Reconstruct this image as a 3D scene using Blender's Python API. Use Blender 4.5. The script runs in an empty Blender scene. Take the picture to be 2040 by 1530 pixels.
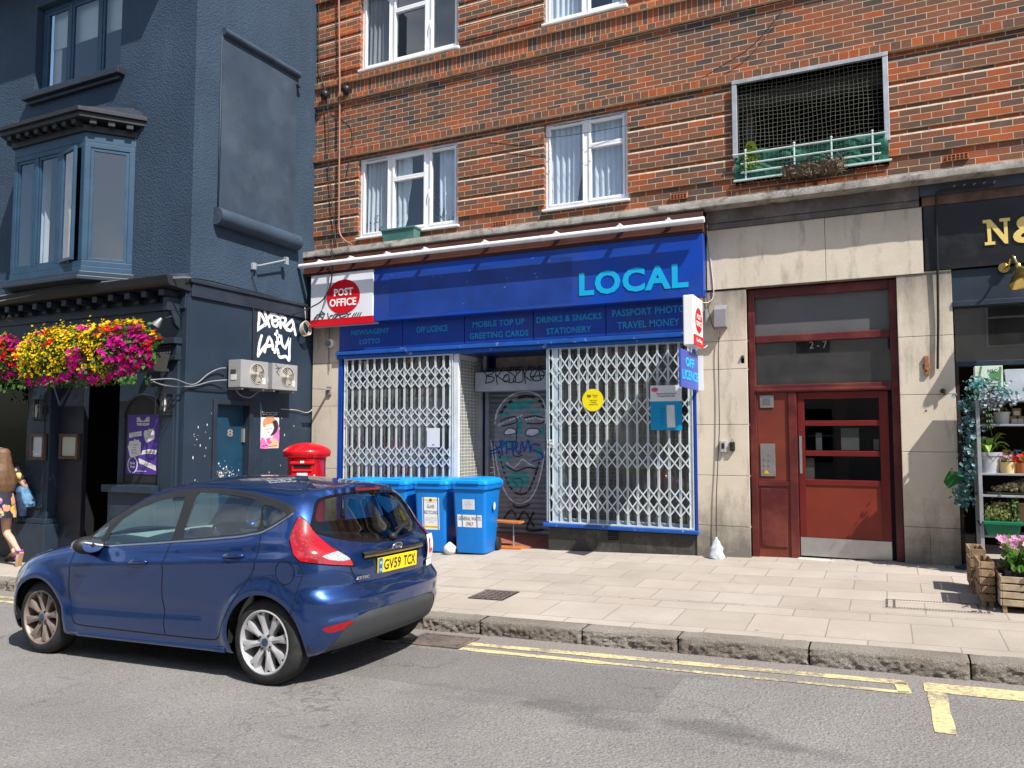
import bpy, bmesh, math, random
import numpy as np
from mathutils import Vector, Matrix, noise
R = math.radians
random.seed(7)
scene = bpy.context.scene
COL = scene.collection
V = Vector
# ------------------------------------------------------------------ camera model (used to measure points on real planes)
FPX, HOR, YAW, CAMD, CAMZ = 1545.0, 865.0, R(25.8), 10.0, 1.6
PITCH = math.atan((HOR-765)/FPX)
def ray(px, py):
    x=(px-1020)/FPX; y=(765-py)/FPX
    u=y*math.cos(PITCH)+math.sin(PITCH); f=math.cos(PITCH)-y*math.sin(PITCH)
    return x*math.cos(YAW)-f*math.sin(YAW), x*math.sin(YAW)+f*math.cos(YAW), u
def W(px, py, y=0.0):            # point on the plane parallel to the street fronts
    X,Y,Z=ray(px,py); t=(y+CAMD)/Y
    return V((X*t, y, CAMZ+Z*t))
def S(px, py, x):                # point on a plane X = const
    X,Y,Z=ray(px,py); t=x/X
    return V((x, -CAMD+Y*t, CAMZ+Z*t))
def pave(x,y): return .125+.03*x+.0255*y
def road(x,y): return -.10+.03*x+(.02*(-3.73-y) if y>-8.3 else .0914-.02*(-8.3-y))
def G(px,py,z0=.0,s=.03,cy=0):   # point on the sloping ground  z = z0+s*x+cy*y
    X,Y,Z=ray(px,py); t=(z0-CAMZ-cy*CAMD)/(Z-s*X-cy*Y)
    return V((X*t,-CAMD+Y*t,CAMZ+Z*t))
def GP(px,py): return G(px,py,.125,.03,.0255)
def GR(px,py): return G(px,py,-.1746,.03,-.02)
# ------------------------------------------------------------------ objects
def tag(o,label=None,cat=None,group=None,kind=None):
    if label: o['label']=label
    if cat: o['category']=cat
    if group: o['group']=group
    if kind: o['kind']=kind
    return o
def thing(name,label,cat,loc=(0,0,0),group=None,rot=(0,0,0)):
    o=bpy.data.objects.new(name,None); COL.objects.link(o)
    o.location=loc; o.rotation_euler=rot; o.empty_display_size=.1
    return tag(o,label,cat,group)
class PL:                        # a plane: origin, right, up, normal
    def __init__(s,o,r,u,n): s.o,s.r,s.u,s.n=V(o),V(r),V(u),V(n)
    def __call__(s,a,b,w=0.0): return s.o+s.r*a+s.u*b+s.n*w
def PF(y): return PL((0,y,0),(1,0,0),(0,0,1),(0,-1,0))
def PS(x): return PL((x,0,0),(0,1,0),(0,0,1),(1,0,0))
class MB:
    def __init__(s): s.v=[]; s.f=[]; s.m=[]; s.cur=0
    def add(s,vs,fs):
        b=len(s.v); s.v+= [tuple(p) for p in vs]
        for f in fs: s.f.append([b+i for i in f]); s.m.append(s.cur)
    def mat(s,i): s.cur=i; return s
    def box(s,x0,x1,y0,y1,z0,z1):
        if x0>x1:x0,x1=x1,x0
        if y0>y1:y0,y1=y1,y0
        if z0>z1:z0,z1=z1,z0
        s.add([(x0,y0,z0),(x1,y0,z0),(x1,y1,z0),(x0,y1,z0),(x0,y0,z1),(x1,y0,z1),(x1,y1,z1),(x0,y1,z1)],
          [(0,3,2,1),(4,5,6,7),(0,1,5,4),(1,2,6,5),(2,3,7,6),(3,0,4,7)]); return s
    def pbox(s,pl,a0,a1,b0,b1,w0,w1):
        c=[pl(a,b,w) for w in (w0,w1) for b in (b0,b1) for a in (a0,a1)]
        s.add(c,[(0,2,3,1),(4,5,7,6),(0,1,5,4),(1,3,7,5),(3,2,6,7),(2,0,4,6)]); return s
    def prism(s,pts,off):
        n=len(pts); off=V(off); pts=[V(p) for p in pts]
        s.add(pts+[p+off for p in pts],[list(range(n))[::-1],list(range(n,2*n))]+[(i,(i+1)%n,n+(i+1)%n,n+i) for i in range(n)]); return s
    def pprism(s,pl,pts,w0,w1): return s.prism([pl(a,b,w0) for a,b in pts], pl.n*(w1-w0))
    def poly(s,pts): s.add(pts,[list(range(len(pts)))]); return s
    def cyl(s,a,b,r,r2=None,n=12,caps=True):
        a,b=V(a),V(b); d=(b-a); r2=r if r2 is None else r2
        q=d.to_track_quat('Z','Y') if d.length>1e-9 else None
        if q is None: return s
        e=[q@V((math.cos(2*math.pi*i/n),math.sin(2*math.pi*i/n),0)) for i in range(n)]
        fs=[(i,(i+1)%n,n+(i+1)%n,n+i) for i in range(n)]
        if caps: fs+= [list(range(n))[::-1],list(range(n,2*n))]
        s.add([a+x*r for x in e]+[b+x*r2 for x in e],fs); return s
    def tube(s,pts,r,n=8,closed=False):
        pts=[V(p) for p in pts]; k=len(pts); vs=[]; fs=[]; up=None
        for i,p in enumerate(pts):
            a=pts[(i-1)%k] if (i>0 or closed) else p; b=pts[(i+1)%k] if (i<k-1 or closed) else p
            t=(b-a).normalized()
            if up is None: up=t.orthogonal().normalized()
            up=(up-t*up.dot(t)); up=up.normalized() if up.length>1e-6 else t.orthogonal().normalized()
            x=t.cross(up); rr=r[i] if isinstance(r,(list,tuple)) else r
            vs+=[p+(up*math.cos(2*math.pi*j/n)+x*math.sin(2*math.pi*j/n))*rr for j in range(n)]
        for i in range(k if closed else k-1):
            for j in range(n): fs.append((i*n+j,i*n+(j+1)%n,((i+1)%k)*n+(j+1)%n,((i+1)%k)*n+j))
        if not closed: fs+=[list(range(n))[::-1],list(range((k-1)*n,k*n))]
        s.add(vs,fs); return s
    def lathe(s,o,prof,n=24,axis=(0,0,1),caps=True):
        o=V(o); q=V(axis).to_track_quat('Z','Y'); vs=[];fs=[]; k=len(prof)
        for r,h in prof:
            for j in range(n): vs.append(o+q@V((r*math.cos(2*math.pi*j/n),r*math.sin(2*math.pi*j/n),h)))
        for i in range(k-1):
            for j in range(n): fs.append((i*n+j,i*n+(j+1)%n,(i+1)*n+(j+1)%n,(i+1)*n+j))
        if caps: fs+=[list(range(n))[::-1],list(range((k-1)*n,k*n))]
        s.add(vs,fs); return s
    def sph(s,c,r,nu=14,nv=8):
        r=(r,r,r) if not isinstance(r,(tuple,list)) else r
        vs=[(c[0],c[1],c[2]-r[2])]; fs=[]
        for i in range(1,nv):
            t=-math.pi/2+math.pi*i/nv
            for j in range(nu):
                p=2*math.pi*j/nu; vs.append((c[0]+r[0]*math.cos(t)*math.cos(p),c[1]+r[1]*math.cos(t)*math.sin(p),c[2]+r[2]*math.sin(t)))
        vs.append((c[0],c[1],c[2]+r[2])); L=len(vs)-1
        for j in range(nu):
            fs.append((0,1+(j+1)%nu,1+j)); fs.append((L,L-nu+j,L-nu+(j+1)%nu))
        for i in range(nv-2):
            for j in range(nu): a=1+i*nu; fs.append((a+j,a+(j+1)%nu,a+nu+(j+1)%nu,a+nu+j))
        s.add(vs,fs); return s
    def grid(s,fn,nu,nv):
        vs=[fn(i/nu,j/nv) for j in range(nv+1) for i in range(nu+1)]
        s.add(vs,[(j*(nu+1)+i,j*(nu+1)+i+1,(j+1)*(nu+1)+i+1,(j+1)*(nu+1)+i) for j in range(nv) for i in range(nu)]); return s
    def disc(s,pl,a,b,r,w=.002,rb=None,n=28):
        rb=r if rb is None else rb
        s.poly([pl(a+r*math.cos(2*math.pi*i/n),b+rb*math.sin(2*math.pi*i/n),w) for i in range(n)]); return s
    def ribbon(s,pl,pts,wd,w=.003,join=True):      # painted stroke on a plane
        for k in range(len(pts)-1):
            (a,b),(c,d)=pts[k],pts[k+1]; L=math.hypot(c-a,d-b)
            if L<1e-6: continue
            nx,ny=-(d-b)/L*wd/2,(c-a)/L*wd/2; ww=w+.0001*(k%7)
            s.poly([pl(a+nx,b+ny,ww),pl(a-nx,b-ny,ww),pl(c-nx,d-ny,ww),pl(c+nx,d+ny,ww)])
        if join:
            for k,(a,b) in enumerate(pts): s.disc(pl,a,b,wd/2,w+.0008+.0001*(k%7),n=8)
        return s
    def build(s,name,mats,parent=None,smooth=None,bevel=0,raw=False,recalc=True,origin=None):
        me=bpy.data.meshes.new(name)
        vs=s.v
        if raw: o0=V((0,0,0))
        elif parent is not None:
            o0=V((0,0,0)); p=parent
            while p is not None: o0=o0+p.location; p=p.parent
        elif origin is not None: o0=V(origin)
        else:
            xs=[v[0] for v in vs];ys=[v[1] for v in vs];zs=[v[2] for v in vs]
            o0=V(((min(xs)+max(xs))/2,(min(ys)+max(ys))/2,min(zs)))
        me.from_pydata([(v[0]-o0.x,v[1]-o0.y,v[2]-o0.z) for v in vs],[],s.f)
        ms=mats if isinstance(mats,(list,tuple)) else [mats]
        for m in ms: me.materials.append(m)
        me.polygons.foreach_set('material_index',s.m)
        if recalc:
            bm=bmesh.new(); bm.from_mesh(me); bmesh.ops.recalc_face_normals(bm,faces=bm.faces); bm.to_mesh(me); bm.free()
        if smooth is not None:
            me.polygons.foreach_set('use_smooth',[True]*len(me.polygons))
            if smooth<180: me.set_sharp_from_angle(angle=R(smooth))
        me.update()
        o=bpy.data.objects.new(name,me); COL.objects.link(o)
        if parent is not None: o.parent=parent
        else: o.location=o0
        if bevel:
            b=o.modifiers.new('bevel','BEVEL'); b.width=bevel; b.segments=2; b.limit_method='ANGLE'; b.angle_limit=R(40)
        return o
def text(name,s,pl,a0,a1,b0,b1,mat,parent=None,ext=.004,bold=0.0,w=.001,shear=0.0,label=None,raw=False,spacing=1.0,line=1.0):
    cu=bpy.data.curves.new(name,'FONT'); cu.body=s; cu.size=1; cu.align_x='CENTER'; cu.offset=bold; cu.resolution_u=3
    cu.shear=shear; cu.space_character=spacing+bold*2.6; cu.space_line=line
    t=bpy.data.objects.new(name,cu); COL.objects.link(t)
    me=bpy.data.meshes.new_from_object(t)
    bpy.data.objects.remove(t); bpy.data.curves.remove(cu)
    xs=[v.co.x for v in me.vertices]; ys=[v.co.y for v in me.vertices]
    x0,x1,y0,y1=min(xs),max(xs),min(ys),max(ys)
    mb=MB(); n=len(me.vertices)
    pts=[(a0+(v.co.x-x0)/(x1-x0)*(a1-a0), b0+(v.co.y-y0)/(y1-y0)*(b1-b0)) for v in me.vertices]
    fs=[list(p.vertices) for p in me.polygons]
    # boundary edges -> side walls, so that letters have a real thickness
    cnt={}
    for f in fs:
        for i in range(len(f)):
            k=(f[i],f[(i+1)%len(f)]); cnt[k]=1
    side=[(a,b) for (a,b) in cnt if (b,a) not in cnt]
    mb.add([pl(a,b,w+ext) for a,b in pts]+[pl(a,b,w) for a,b in pts], fs+[(a,n+a,n+b,b) for a,b in side])
    bpy.data.meshes.remove(me)
    o=mb.build(name,mat,parent,recalc=False,raw=raw)
    if label: o['label']=label
    return o
def copy_tree(o,parent=None):
    c=o.copy(); COL.objects.link(c)
    if parent is not None: c.parent=parent
    for ch in list(o.children): copy_tree(ch,c)
    return c
def catmull(pts,n=6):
    pts=[V(p) for p in pts]; out=[]
    for i in range(len(pts)-1):
        p0=pts[max(i-1,0)];p1=pts[i];p2=pts[i+1];p3=pts[min(i+2,len(pts)-1)]
        for k in range(n):
            t=k/n; out.append(.5*((2*p1)+(p2-p0)*t+(2*p0-5*p1+4*p2-p3)*t*t+(3*p1-p0-3*p2+p3)*t**3))
    return out+[pts[-1]]
# ------------------------------------------------------------------ materials
MATS={}
class NT:
    def __init__(s,name):
        m=bpy.data.materials.new(name); m.use_nodes=True; s.m=m; s.t=m.node_tree; s.n=s.t.nodes
        s.b=s.n['Principled BSDF']; s.out=s.n['Material Output']; s.l=s.t.links
        s.pos=s.n.new('ShaderNodeNewGeometry').outputs['Position']
    def new(s,t,**k):
        x=s.n.new(t)
        for a,b in k.items(): setattr(x,a,b)
        return x
    def link(s,a,b): s.l.new(a,b)
    def math(s,op,a,b=None,c=None,clamp=False):
        x=s.new('ShaderNodeMath',operation=op); x.use_clamp=clamp
        for i,q in enumerate((a,b,c)):
            if q is None: continue
            if isinstance(q,(int,float)): x.inputs[i].default_value=q
            else: s.link(q,x.inputs[i])
        return x.outputs[0]
    def noise(s,scale,detail=4,rough=.55,vec=None,dist=0):
        x=s.new('ShaderNodeTexNoise'); x.inputs['Scale'].default_value=scale; x.inputs['Detail'].default_value=detail
        x.inputs['Roughness'].default_value=rough; x.inputs['Distortion'].default_value=dist
        s.link(vec or s.pos,x.inputs['Vector']); return x.outputs['Fac']
    def scaled(s,sx,sy,sz,vec=None):
        x=s.new('ShaderNodeVectorMath',operation='MULTIPLY'); s.link(vec or s.pos,x.inputs[0]); x.inputs[1].default_value=(sx,sy,sz); return x.outputs[0]
    def ramp(s,fac,stops,interp='LINEAR'):
        x=s.new('ShaderNodeValToRGB'); x.color_ramp.interpolation=interp; e=x.color_ramp.elements
        while len(e)<len(stops): e.new(.5)
        for i,(p,c) in enumerate(stops): e[i].position=p; e[i].color=(*c,1) if len(c)==3 else c
        s.link(fac,x.inputs[0]); return x.outputs['Color']
    def fr(s,fac,a,b): return s.ramp(fac,[(a,(0,0,0)),(b,(1,1,1))])
    def mix(s,fac,a,b,blend='MIX'):
        x=s.new('ShaderNodeMix',data_type='RGBA',blend_type=blend)
        if isinstance(fac,(int,float)): x.inputs[0].default_value=fac
        else: s.link(fac,x.inputs[0])
        for i,q in ((6,a),(7,b)):
            if isinstance(q,(tuple,list)): x.inputs[i].default_value=(*q[:3],1)
            else: s.link(q,x.inputs[i])
        return x.outputs[2]
    def sep(s,v=None):
        x=s.new('ShaderNodeSeparateXYZ'); s.link(v or s.pos,x.inputs[0]); return x.outputs
    def comb(s,x,y,z=0.0):
        c=s.new('ShaderNodeCombineXYZ')
        for i,q in enumerate((x,y,z)):
            if isinstance(q,(int,float)): c.inputs[i].default_value=q
            else: s.link(q,c.inputs[i])
        return c.outputs[0]
    def bump(s,h,st=.3,d=.01,prev=None):
        x=s.new('ShaderNodeBump'); x.inputs['Strength'].default_value=st; x.inputs['Distance'].default_value=d
        s.link(h,x.inputs['Height'])
        if prev is not None: s.link(prev,x.inputs['Normal'])
        return x.outputs[0]
    def col(s,c):
        if isinstance(c,(tuple,list)): s.b.inputs['Base Color'].default_value=(*c[:3],1)
        else: s.link(c,s.b.inputs['Base Color'])
    def inp(s,k,v):
        if isinstance(v,(int,float)): s.b.inputs[k].default_value=v
        else: s.link(v,s.b.inputs[k])
def M(name,c,rough=.5,metal=0,var=.12,scale=6,bump=0,bscale=60,coat=0,dirt_haze=None,dscale=3,damt=(.5,.75),spec=.34):
    if name in MATS: return MATS[name]
    t=NT(name); n=t.noise(scale,5)
    lo=tuple(x*(1-var*1.6) for x in c); hi=tuple(min(1,x*(1+var)) for x in c)
    k=t.ramp(n,[(.25,lo),(.75,hi)])
    if dirt_haze: k=t.mix(t.math('MULTIPLY',t.fr(t.noise(dscale,6,.65),*damt),.8),k,dirt_haze)
    t.col(k); t.inp('Metallic',metal); t.inp('Coat Weight',coat); t.inp('Coat Roughness',.04); t.inp('Specular IOR Level',spec)
    t.inp('Roughness',t.math('MULTIPLY_ADD',t.noise(scale*2.3,3),.25*min(rough,.6),rough-.12*min(rough,.6)))
    if bump: t.link(t.bump(t.noise(bscale,4),min(1,bump),.008*max(1,bump)),t.b.inputs['Normal'])
    MATS[name]=t.m; return t.m
def glass_mat(name,tint=(.9,.95,.95),alpha=.75,rough=0.0,ior=1.5,dirt_haze=.0):
    # thin pane: part see-through, part mirror by Fresnel
    if name in MATS: return MATS[name]
    t=NT(name); n=t.n; n.remove(t.b)
    tr=t.new('ShaderNodeBsdfTransparent'); tr.inputs[0].default_value=(*[x*alpha for x in tint],1)
    gl=t.new('ShaderNodeBsdfGlossy'); gl.inputs['Roughness'].default_value=rough; gl.inputs[0].default_value=(1,1,1,1)
    fr=t.new('ShaderNodeFresnel'); bf=t.new('ShaderNodeNewGeometry').outputs['Backfacing']; t.link(t.math('MULTIPLY_ADD',bf,1/ior-ior,ior),fr.inputs['IOR'])
    mx=t.new('ShaderNodeMixShader'); t.link(fr.outputs[0],mx.inputs[0]); t.link(tr.outputs[0],mx.inputs[1]); t.link(gl.outputs[0],mx.inputs[2])
    res=mx.outputs[0]
    if dirt_haze:  # pale diffuse veil: dirt on panes, painted haze on the shop glass
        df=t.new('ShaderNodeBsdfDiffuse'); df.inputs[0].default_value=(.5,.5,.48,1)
        m2=t.new('ShaderNodeMixShader'); t.link(t.math('MULTIPLY',t.noise(4,5),dirt_haze),m2.inputs[0]); t.link(res,m2.inputs[1]); t.link(df.outputs[0],m2.inputs[2]); res=m2.outputs[0]
    b=t.new('ShaderNodeBump'); b.inputs['Strength'].default_value=.04; b.inputs['Distance'].default_value=.01; t.link(t.noise(1.3,2),b.inputs['Height'])
    t.link(b.outputs[0],gl.inputs['Normal'])
    t.link(res,t.out.inputs['Surface']); MATS[name]=t.m; return t.m
def brick_mat(name,bw=.225,bh=.075,off=.5,du=0.0,dz=0.0,mort=.0045,warm=0.0):
    t=NT(name); x,y,z=t.sep()
    u=t.math('ADD',x,y); wob=t.math('MULTIPLY_ADD',t.noise(3,2),.006,-.003)
    zz=t.math('ADD',z,wob)
    vec=t.comb(t.math('ADD',u,du),t.math('ADD',zz,dz))
    br=t.new('ShaderNodeTexBrick'); br.offset=off; br.squash=1
    br.inputs['Color1'].default_value=(0,0,0,1); br.inputs['Color2'].default_value=(1,1,1,1); br.inputs['Mortar'].default_value=(.5,.5,.5,1)
    br.inputs['Scale'].default_value=1; br.inputs['Mortar Size'].default_value=mort; br.inputs['Mortar Smooth'].default_value=.25
    br.inputs['Bias'].default_value=0; br.inputs['Brick Width'].default_value=bw; br.inputs['Row Height'].default_value=bh
    t.link(vec,br.inputs['Vector'])
    rnd=t.sep(br.outputs['Color'])[0]
    # larger drifts of burnt and red bricks
    drift=t.noise(.55,3)
    zr=t.new('ShaderNodeMapRange'); zr.inputs[1].default_value=6.15; zr.inputs[2].default_value=6.35; t.link(z,zr.inputs[0]); zq=t.new('ShaderNodeMapRange'); zq.inputs[1].default_value=7.2; zq.inputs[2].default_value=7.0; t.link(z,zq.inputs[0]); plain=t.math('MULTIPLY',zr.outputs[0],zq.outputs[0])
    k=t.math('ADD',t.math('MULTIPLY',rnd,.72),t.math('MULTIPLY_ADD',drift,1.0,-.36+warm)); k=t.math('ADD',k,t.math('MULTIPLY',plain,-.13))
    pal=t.ramp(k,[(0,(.055,.045,.048)),(.11,(.085,.060,.052)),(.22,(.120,.072,.052)),(.36,(.165,.080,.050)),(.50,(.215,.084,.044)),(.64,(.265,.080,.036)),(.80,(.37,.090,.029)),(1.0,(.48,.125,.027))])
    pal=t.mix(.5,pal,t.ramp(t.noise(60,5,.7),[(.3,(.45,.45,.46)),(.7,(1.32,1.25,1.2))]),'MULTIPLY')
    pal=t.mix(t.math('MULTIPLY',t.fr(t.noise(2.2,6,.7),.55,.8),.35),pal,(.30,.24,.19)); soot=t.fr(t.noise(1.1,6,.75,t.scaled(1.4,1.4,.45)),.50,.74); pal=t.mix(t.math('MULTIPLY',soot,.45),pal,(.075,.058,.05))
    mort=t.ramp(t.noise(9,4),[(.3,(.40,.30,.21)),(.7,(.62,.49,.36))])
    t.col(t.mix(br.outputs['Fac'],pal,mort)); t.inp('Roughness',.88); t.inp('Specular IOR Level',.25)
    h=t.math('ADD',t.math('MULTIPLY',br.outputs['Fac'],-1.0),t.math('MULTIPLY',t.noise(90,4),.35))
    t.link(t.bump(h,.7,.006),t.b.inputs['Normal']); MATS[name]=t.m; return t.m
# ================================================================== SETTING: ground, road, pavement, kerb, markings
def asphalt():
    t=NT('asphalt'); x,y,z=t.sep()
    base=t.ramp(t.noise(1.1,5,.6),[(.3,(.166,.158,.151)),(.7,(.212,.203,.193))])
    base=t.mix(.8,base,t.ramp(t.noise(85,4,.8),[(.34,(.50,.50,.50)),(.5,(1,1,1)),(.64,(1.6,1.58,1.55))]),'MULTIPLY')
    sp=t.new('ShaderNodeTexVoronoi'); sp.inputs['Scale'].default_value=42; t.link(t.pos,sp.inputs['Vector'])
    base=t.mix(t.math('MULTIPLY',t.ramp(sp.outputs['Distance'],[(.10,(1,1,1)),(.2,(0,0,0))]),t.fr(t.noise(17,3),.5,.62)),base,(.34,.32,.30))
    pv=t.new('ShaderNodeTexVoronoi'); pv.inputs['Scale'].default_value=58; t.link(t.pos,pv.inputs['Vector']); pk=t.math('MULTIPLY',t.ramp(pv.outputs['Distance'],[(.22,(1,1,1)),(.32,(0,0,0))]),t.math('GREATER_THAN',t.sep(pv.outputs['Color'])[0],.72)); base=t.mix(t.math('MULTIPLY',pk,.75),base,(.05,.048,.046))
    # dark oil drips and an old reinstated trench, each with its own outline
    def blot(cx,cy,rx,ry,amt,prev,c=(.052,.05,.05)):
        d=t.math('ADD',t.math('POWER',t.math('DIVIDE',t.math('SUBTRACT',x,cx),rx),2.0),t.math('POWER',t.math('DIVIDE',t.math('SUBTRACT',y,cy),ry),2.0))
        d=t.math('ADD',d,t.math('MULTIPLY_ADD',t.noise(4.2,8,.8),5.0,-2.5))
        return t.mix(t.math('MULTIPLY',t.fr(t.math('SUBTRACT',1.3,d),0.0,1.0),amt),prev,c)
    for cx,cy,rx,ry,a in BLOTS: base=blot(cx,cy,rx*.8,ry*.9,a*.62,base)
    ck=t.new('ShaderNodeTexVoronoi'); ck.feature='DISTANCE_TO_EDGE'; ck.inputs['Scale'].default_value=.62; dv=t.new('ShaderNodeVectorMath',operation='ADD'); t.link(t.pos,dv.inputs[0]); nv=t.new('ShaderNodeTexNoise'); nv.inputs['Scale'].default_value=3.5; nv.inputs['Detail'].default_value=6; t.link(t.pos,nv.inputs['Vector']); sv_=t.new('ShaderNodeVectorMath',operation='SCALE'); t.link(nv.outputs['Color'],sv_.inputs[0]); sv_.inputs['Scale'].default_value=.55; t.link(sv_.outputs[0],dv.inputs[1]); t.link(dv.outputs[0],ck.inputs['Vector'])
    crack=t.math('MULTIPLY',t.ramp(ck.outputs['Distance'],[(.003,(1,1,1)),(.009,(0,0,0))]),t.fr(t.noise(.7,3),.50,.60)); base=t.mix(t.math('MULTIPLY',crack,.4),base,(.045,.042,.04))
    # old trench reinstatement: a slightly darker, finer strip with sealed edges
    inx=t.math('MULTIPLY',t.math('GREATER_THAN',x,-3.75),t.math('LESS_THAN',x,-1.35)); wy_=t.math('ADD',y,t.math('MULTIPLY_ADD',t.noise(6,3),.06,-.03)); iny=t.math('MULTIPLY',t.math('GREATER_THAN',wy_,-5.25),t.math('LESS_THAN',wy_,-4.33)); base=t.mix(t.math('MULTIPLY',t.math('MULTIPLY',inx,iny),.30),base,(.085,.082,.08))
    edge=t.math('ADD',y,t.math('MULTIPLY_ADD',t.noise(2,4),.5,-.25))
    base=t.mix(t.math('MULTIPLY',t.ramp(edge,[(0,(0,0,0)),(1,(1,1,1))]),0),base,(.2,.18,.17))
    gut=t.new('ShaderNodeMapRange'); gut.inputs[1].default_value=-4.25; gut.inputs[2].default_value=-3.85; t.link(edge,gut.inputs[0])
    base=t.mix(t.math('MULTIPLY',gut.outputs[0],.55),base,(.23,.195,.175))
    t.col(base); t.inp('Roughness',.9); t.inp('Specular IOR Level',.3)
    h=t.math('ADD',t.noise(70,4,.7),t.math('MULTIPLY',sp.outputs['Distance'],.9))
    t.link(t.bump(h,.65,.010),t.b.inputs['Normal']); return t.m
BLOTS=[]
for px,py,rx,ry,a in [(1125,1410,.42,.16,.75),(1200,1440,.3,.13,.55),(1420,1450,.38,.14,.7),(1520,1480,.4,.12,.5),(590,1470,.22,.03,.4),(1395,1350,.2,.06,.35),(900,1380,.5,.2,.35),(1620,1500,.3,.1,.35)]:
    g=GR(px,py); BLOTS.append((g.x,g.y,rx,ry,a))
ASPH=asphalt()
mb=MB()
mb.poly([(-150,-150,road(-150,-14)-.6),(150,-150,road(150,-14)-.6),(150,150,road(150,0)-.6),(-150,150,road(-150,0)-.6)])
tag(mb.build('ground',M('earth',(.16,.15,.14),.9)),kind='structure')
mb=MB(); xs=[-60,-20,20,60]
for a,b in zip(xs,xs[1:]):
    for c,d in ((-13.2,-8.3),(-8.3,-3.70)): mb.poly([(a,c,road(a,c)),(b,c,road(b,c)),(b,d,road(b,d)),(a,d,road(a,d))])
tag(mb.build('road',ASPH),kind='structure')
# ---- pavement of concrete flags
def flags():
    t=NT('paving_flags'); x,y,z=t.sep()
    wx=t.math('ADD',x,t.math('MULTIPLY_ADD',t.noise(1.4,2),.012,-.006)); wy=t.math('ADD',y,t.math('MULTIPLY_ADD',t.noise(1.9,2),.012,-.006))
    def br(w,h,off,dx,dy,fr=2):
        b=t.new('ShaderNodeTexBrick'); b.offset=off; b.offset_frequency=fr; b.squash=1.0; b.squash_frequency=2
        b.inputs['Color1'].default_value=(0,0,0,1); b.inputs['Color2'].default_value=(1,1,1,1); b.inputs['Mortar'].default_value=(.5,.5,.5,1)
        b.inputs['Scale'].default_value=1; b.inputs['Mortar Size'].default_value=.0055; b.inputs['Mortar Smooth'].default_value=.3
        b.inputs['Brick Width'].default_value=w; b.inputs['Row Height'].default_value=h
        t.link(t.comb(t.math('ADD',wx,dx),t.math('ADD',wy,dy)),b.inputs['Vector']); return b
    b1=br(.61,.605,.5,.18,3.40); b2=br(.60,.455,.5,.35,2.92)
    sel=t.math('GREATER_THAN',wy,-2.52)
    fac=t.mix(sel,b1.outputs['Fac'],b2.outputs['Fac']); rnd=t.mix(sel,b1.outputs['Color'],b2.outputs['Color'])
    seam=t.math('LESS_THAN',t.math('ABSOLUTE',t.math('ADD',wy,2.52)),.009)
    rv=t.sep(rnd)[0]
    base=t.ramp(rv,[(0,(.375,.335,.29)),(.4,(.41,.365,.315)),(.7,(.435,.39,.34)),(1,(.40,.365,.325))])
    base=t.mix(.75,base,t.ramp(t.noise(.9,6,.65),[(.3,(.78,.77,.76)),(.7,(1.12,1.12,1.12))]),'MULTIPLY')
    base=t.mix(.5,base,t.ramp(t.noise(120,3,.7),[(.3,(.72,.72,.72)),(.7,(1.25,1.25,1.25))]),'MULTIPLY')
    v=t.new('ShaderNodeTexVoronoi'); v.inputs['Scale'].default_value=3.1; t.link(t.pos,v.inputs['Vector'])
    gum=t.math('MULTIPLY',t.ramp(v.outputs['Distance'],[(.055,(1,1,1)),(.085,(0,0,0))]),t.math('GREATER_THAN',t.sep(v.outputs['Color'])[0],.55))
    base=t.mix(t.math('MULTIPLY',gum,.55),base,(.14,.12,.11))
    stain=t.fr(t.noise(1.7,7,.72),.56,.75); base=t.mix(t.math('MULTIPLY',stain,.3),base,(.25,.22,.19))
    fac=t.math('MAXIMUM',fac,seam)
    base=t.mix(t.math('MULTIPLY',fac,t.math('MULTIPLY_ADD',t.noise(2.5,4),.9,.12)),base,(.17,.145,.12))
    t.col(t.mix(1.0,base,(.90,.89,.88),'MULTIPLY')); t.inp('Roughness',.85); t.inp('Specular IOR Level',.3)
    h=t.math('ADD',t.math('MULTIPLY',fac,-1.0),t.math('ADD',t.math('MULTIPLY',t.noise(140,3),.18),t.math('MULTIPLY',rv,.25)))
    t.link(t.bump(h,.7,.008),t.b.inputs['Normal']); return t.m
FLAG=flags()
KY=-3.73
mb=MB()
for a,b in zip(xs,xs[1:]):
    for c,d in ((KY+.17,-1.2),(-1.2,1.6)): mb.poly([(a,c,pave(a,c)),(b,c,pave(b,c)),(b,d,pave(b,d)),(a,d,pave(a,d))])
tag(mb.build('pavement',FLAG),kind='structure')
mb=MB()
for a,b in zip(xs,xs[1:]):
    c,d=-19,-12.8; zf=lambda x:road(x,-12.8)+.12
    mb.poly([(a,c,zf(a)),(b,c,zf(b)),(b,d,zf(b)),(a,d,zf(a))]); mb.poly([(a,d,zf(a)-.3),(b,d,zf(b)-.3),(b,d,zf(b)),(a,d,zf(a))])
tag(mb.build('far_pavement',FLAG),kind='structure')
# ---- granite kerb, rough hewn stones laid end to end
def granite():
    t=NT('granite'); n=t.noise(160,3,.8)
    c=t.ramp(n,[(.3,(.07,.066,.062)),(.45,(.26,.245,.225)),(.6,(.40,.375,.34)),(.75,(.56,.53,.48))])
    nz_=t.sep(t.new('ShaderNodeNewGeometry').outputs['True Normal'])[2]; pit=t.math('MULTIPLY',t.fr(t.noise(34,5,.7),.48,.62),t.math('LESS_THAN',nz_,.6)); c=t.mix(t.math('MULTIPLY',pit,.35),c,(.10,.09,.075))  # shade in the hewn hollows painted into the colour, steep faces only
    c=t.mix(.8,c,t.ramp(t.noise(1.5,5),[(.3,(.62,.52,.42)),(.7,(1.1,1.05,1.0))]),'MULTIPLY')
    t.col(c); t.inp('Roughness',.85); t.link(t.bump(t.noise(45,6,.75),1.0,.03),t.b.inputs['Normal']); return t.m
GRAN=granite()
joints=[-1.559,-.574,.469,1.5,2.45,3.5,4.5]
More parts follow.
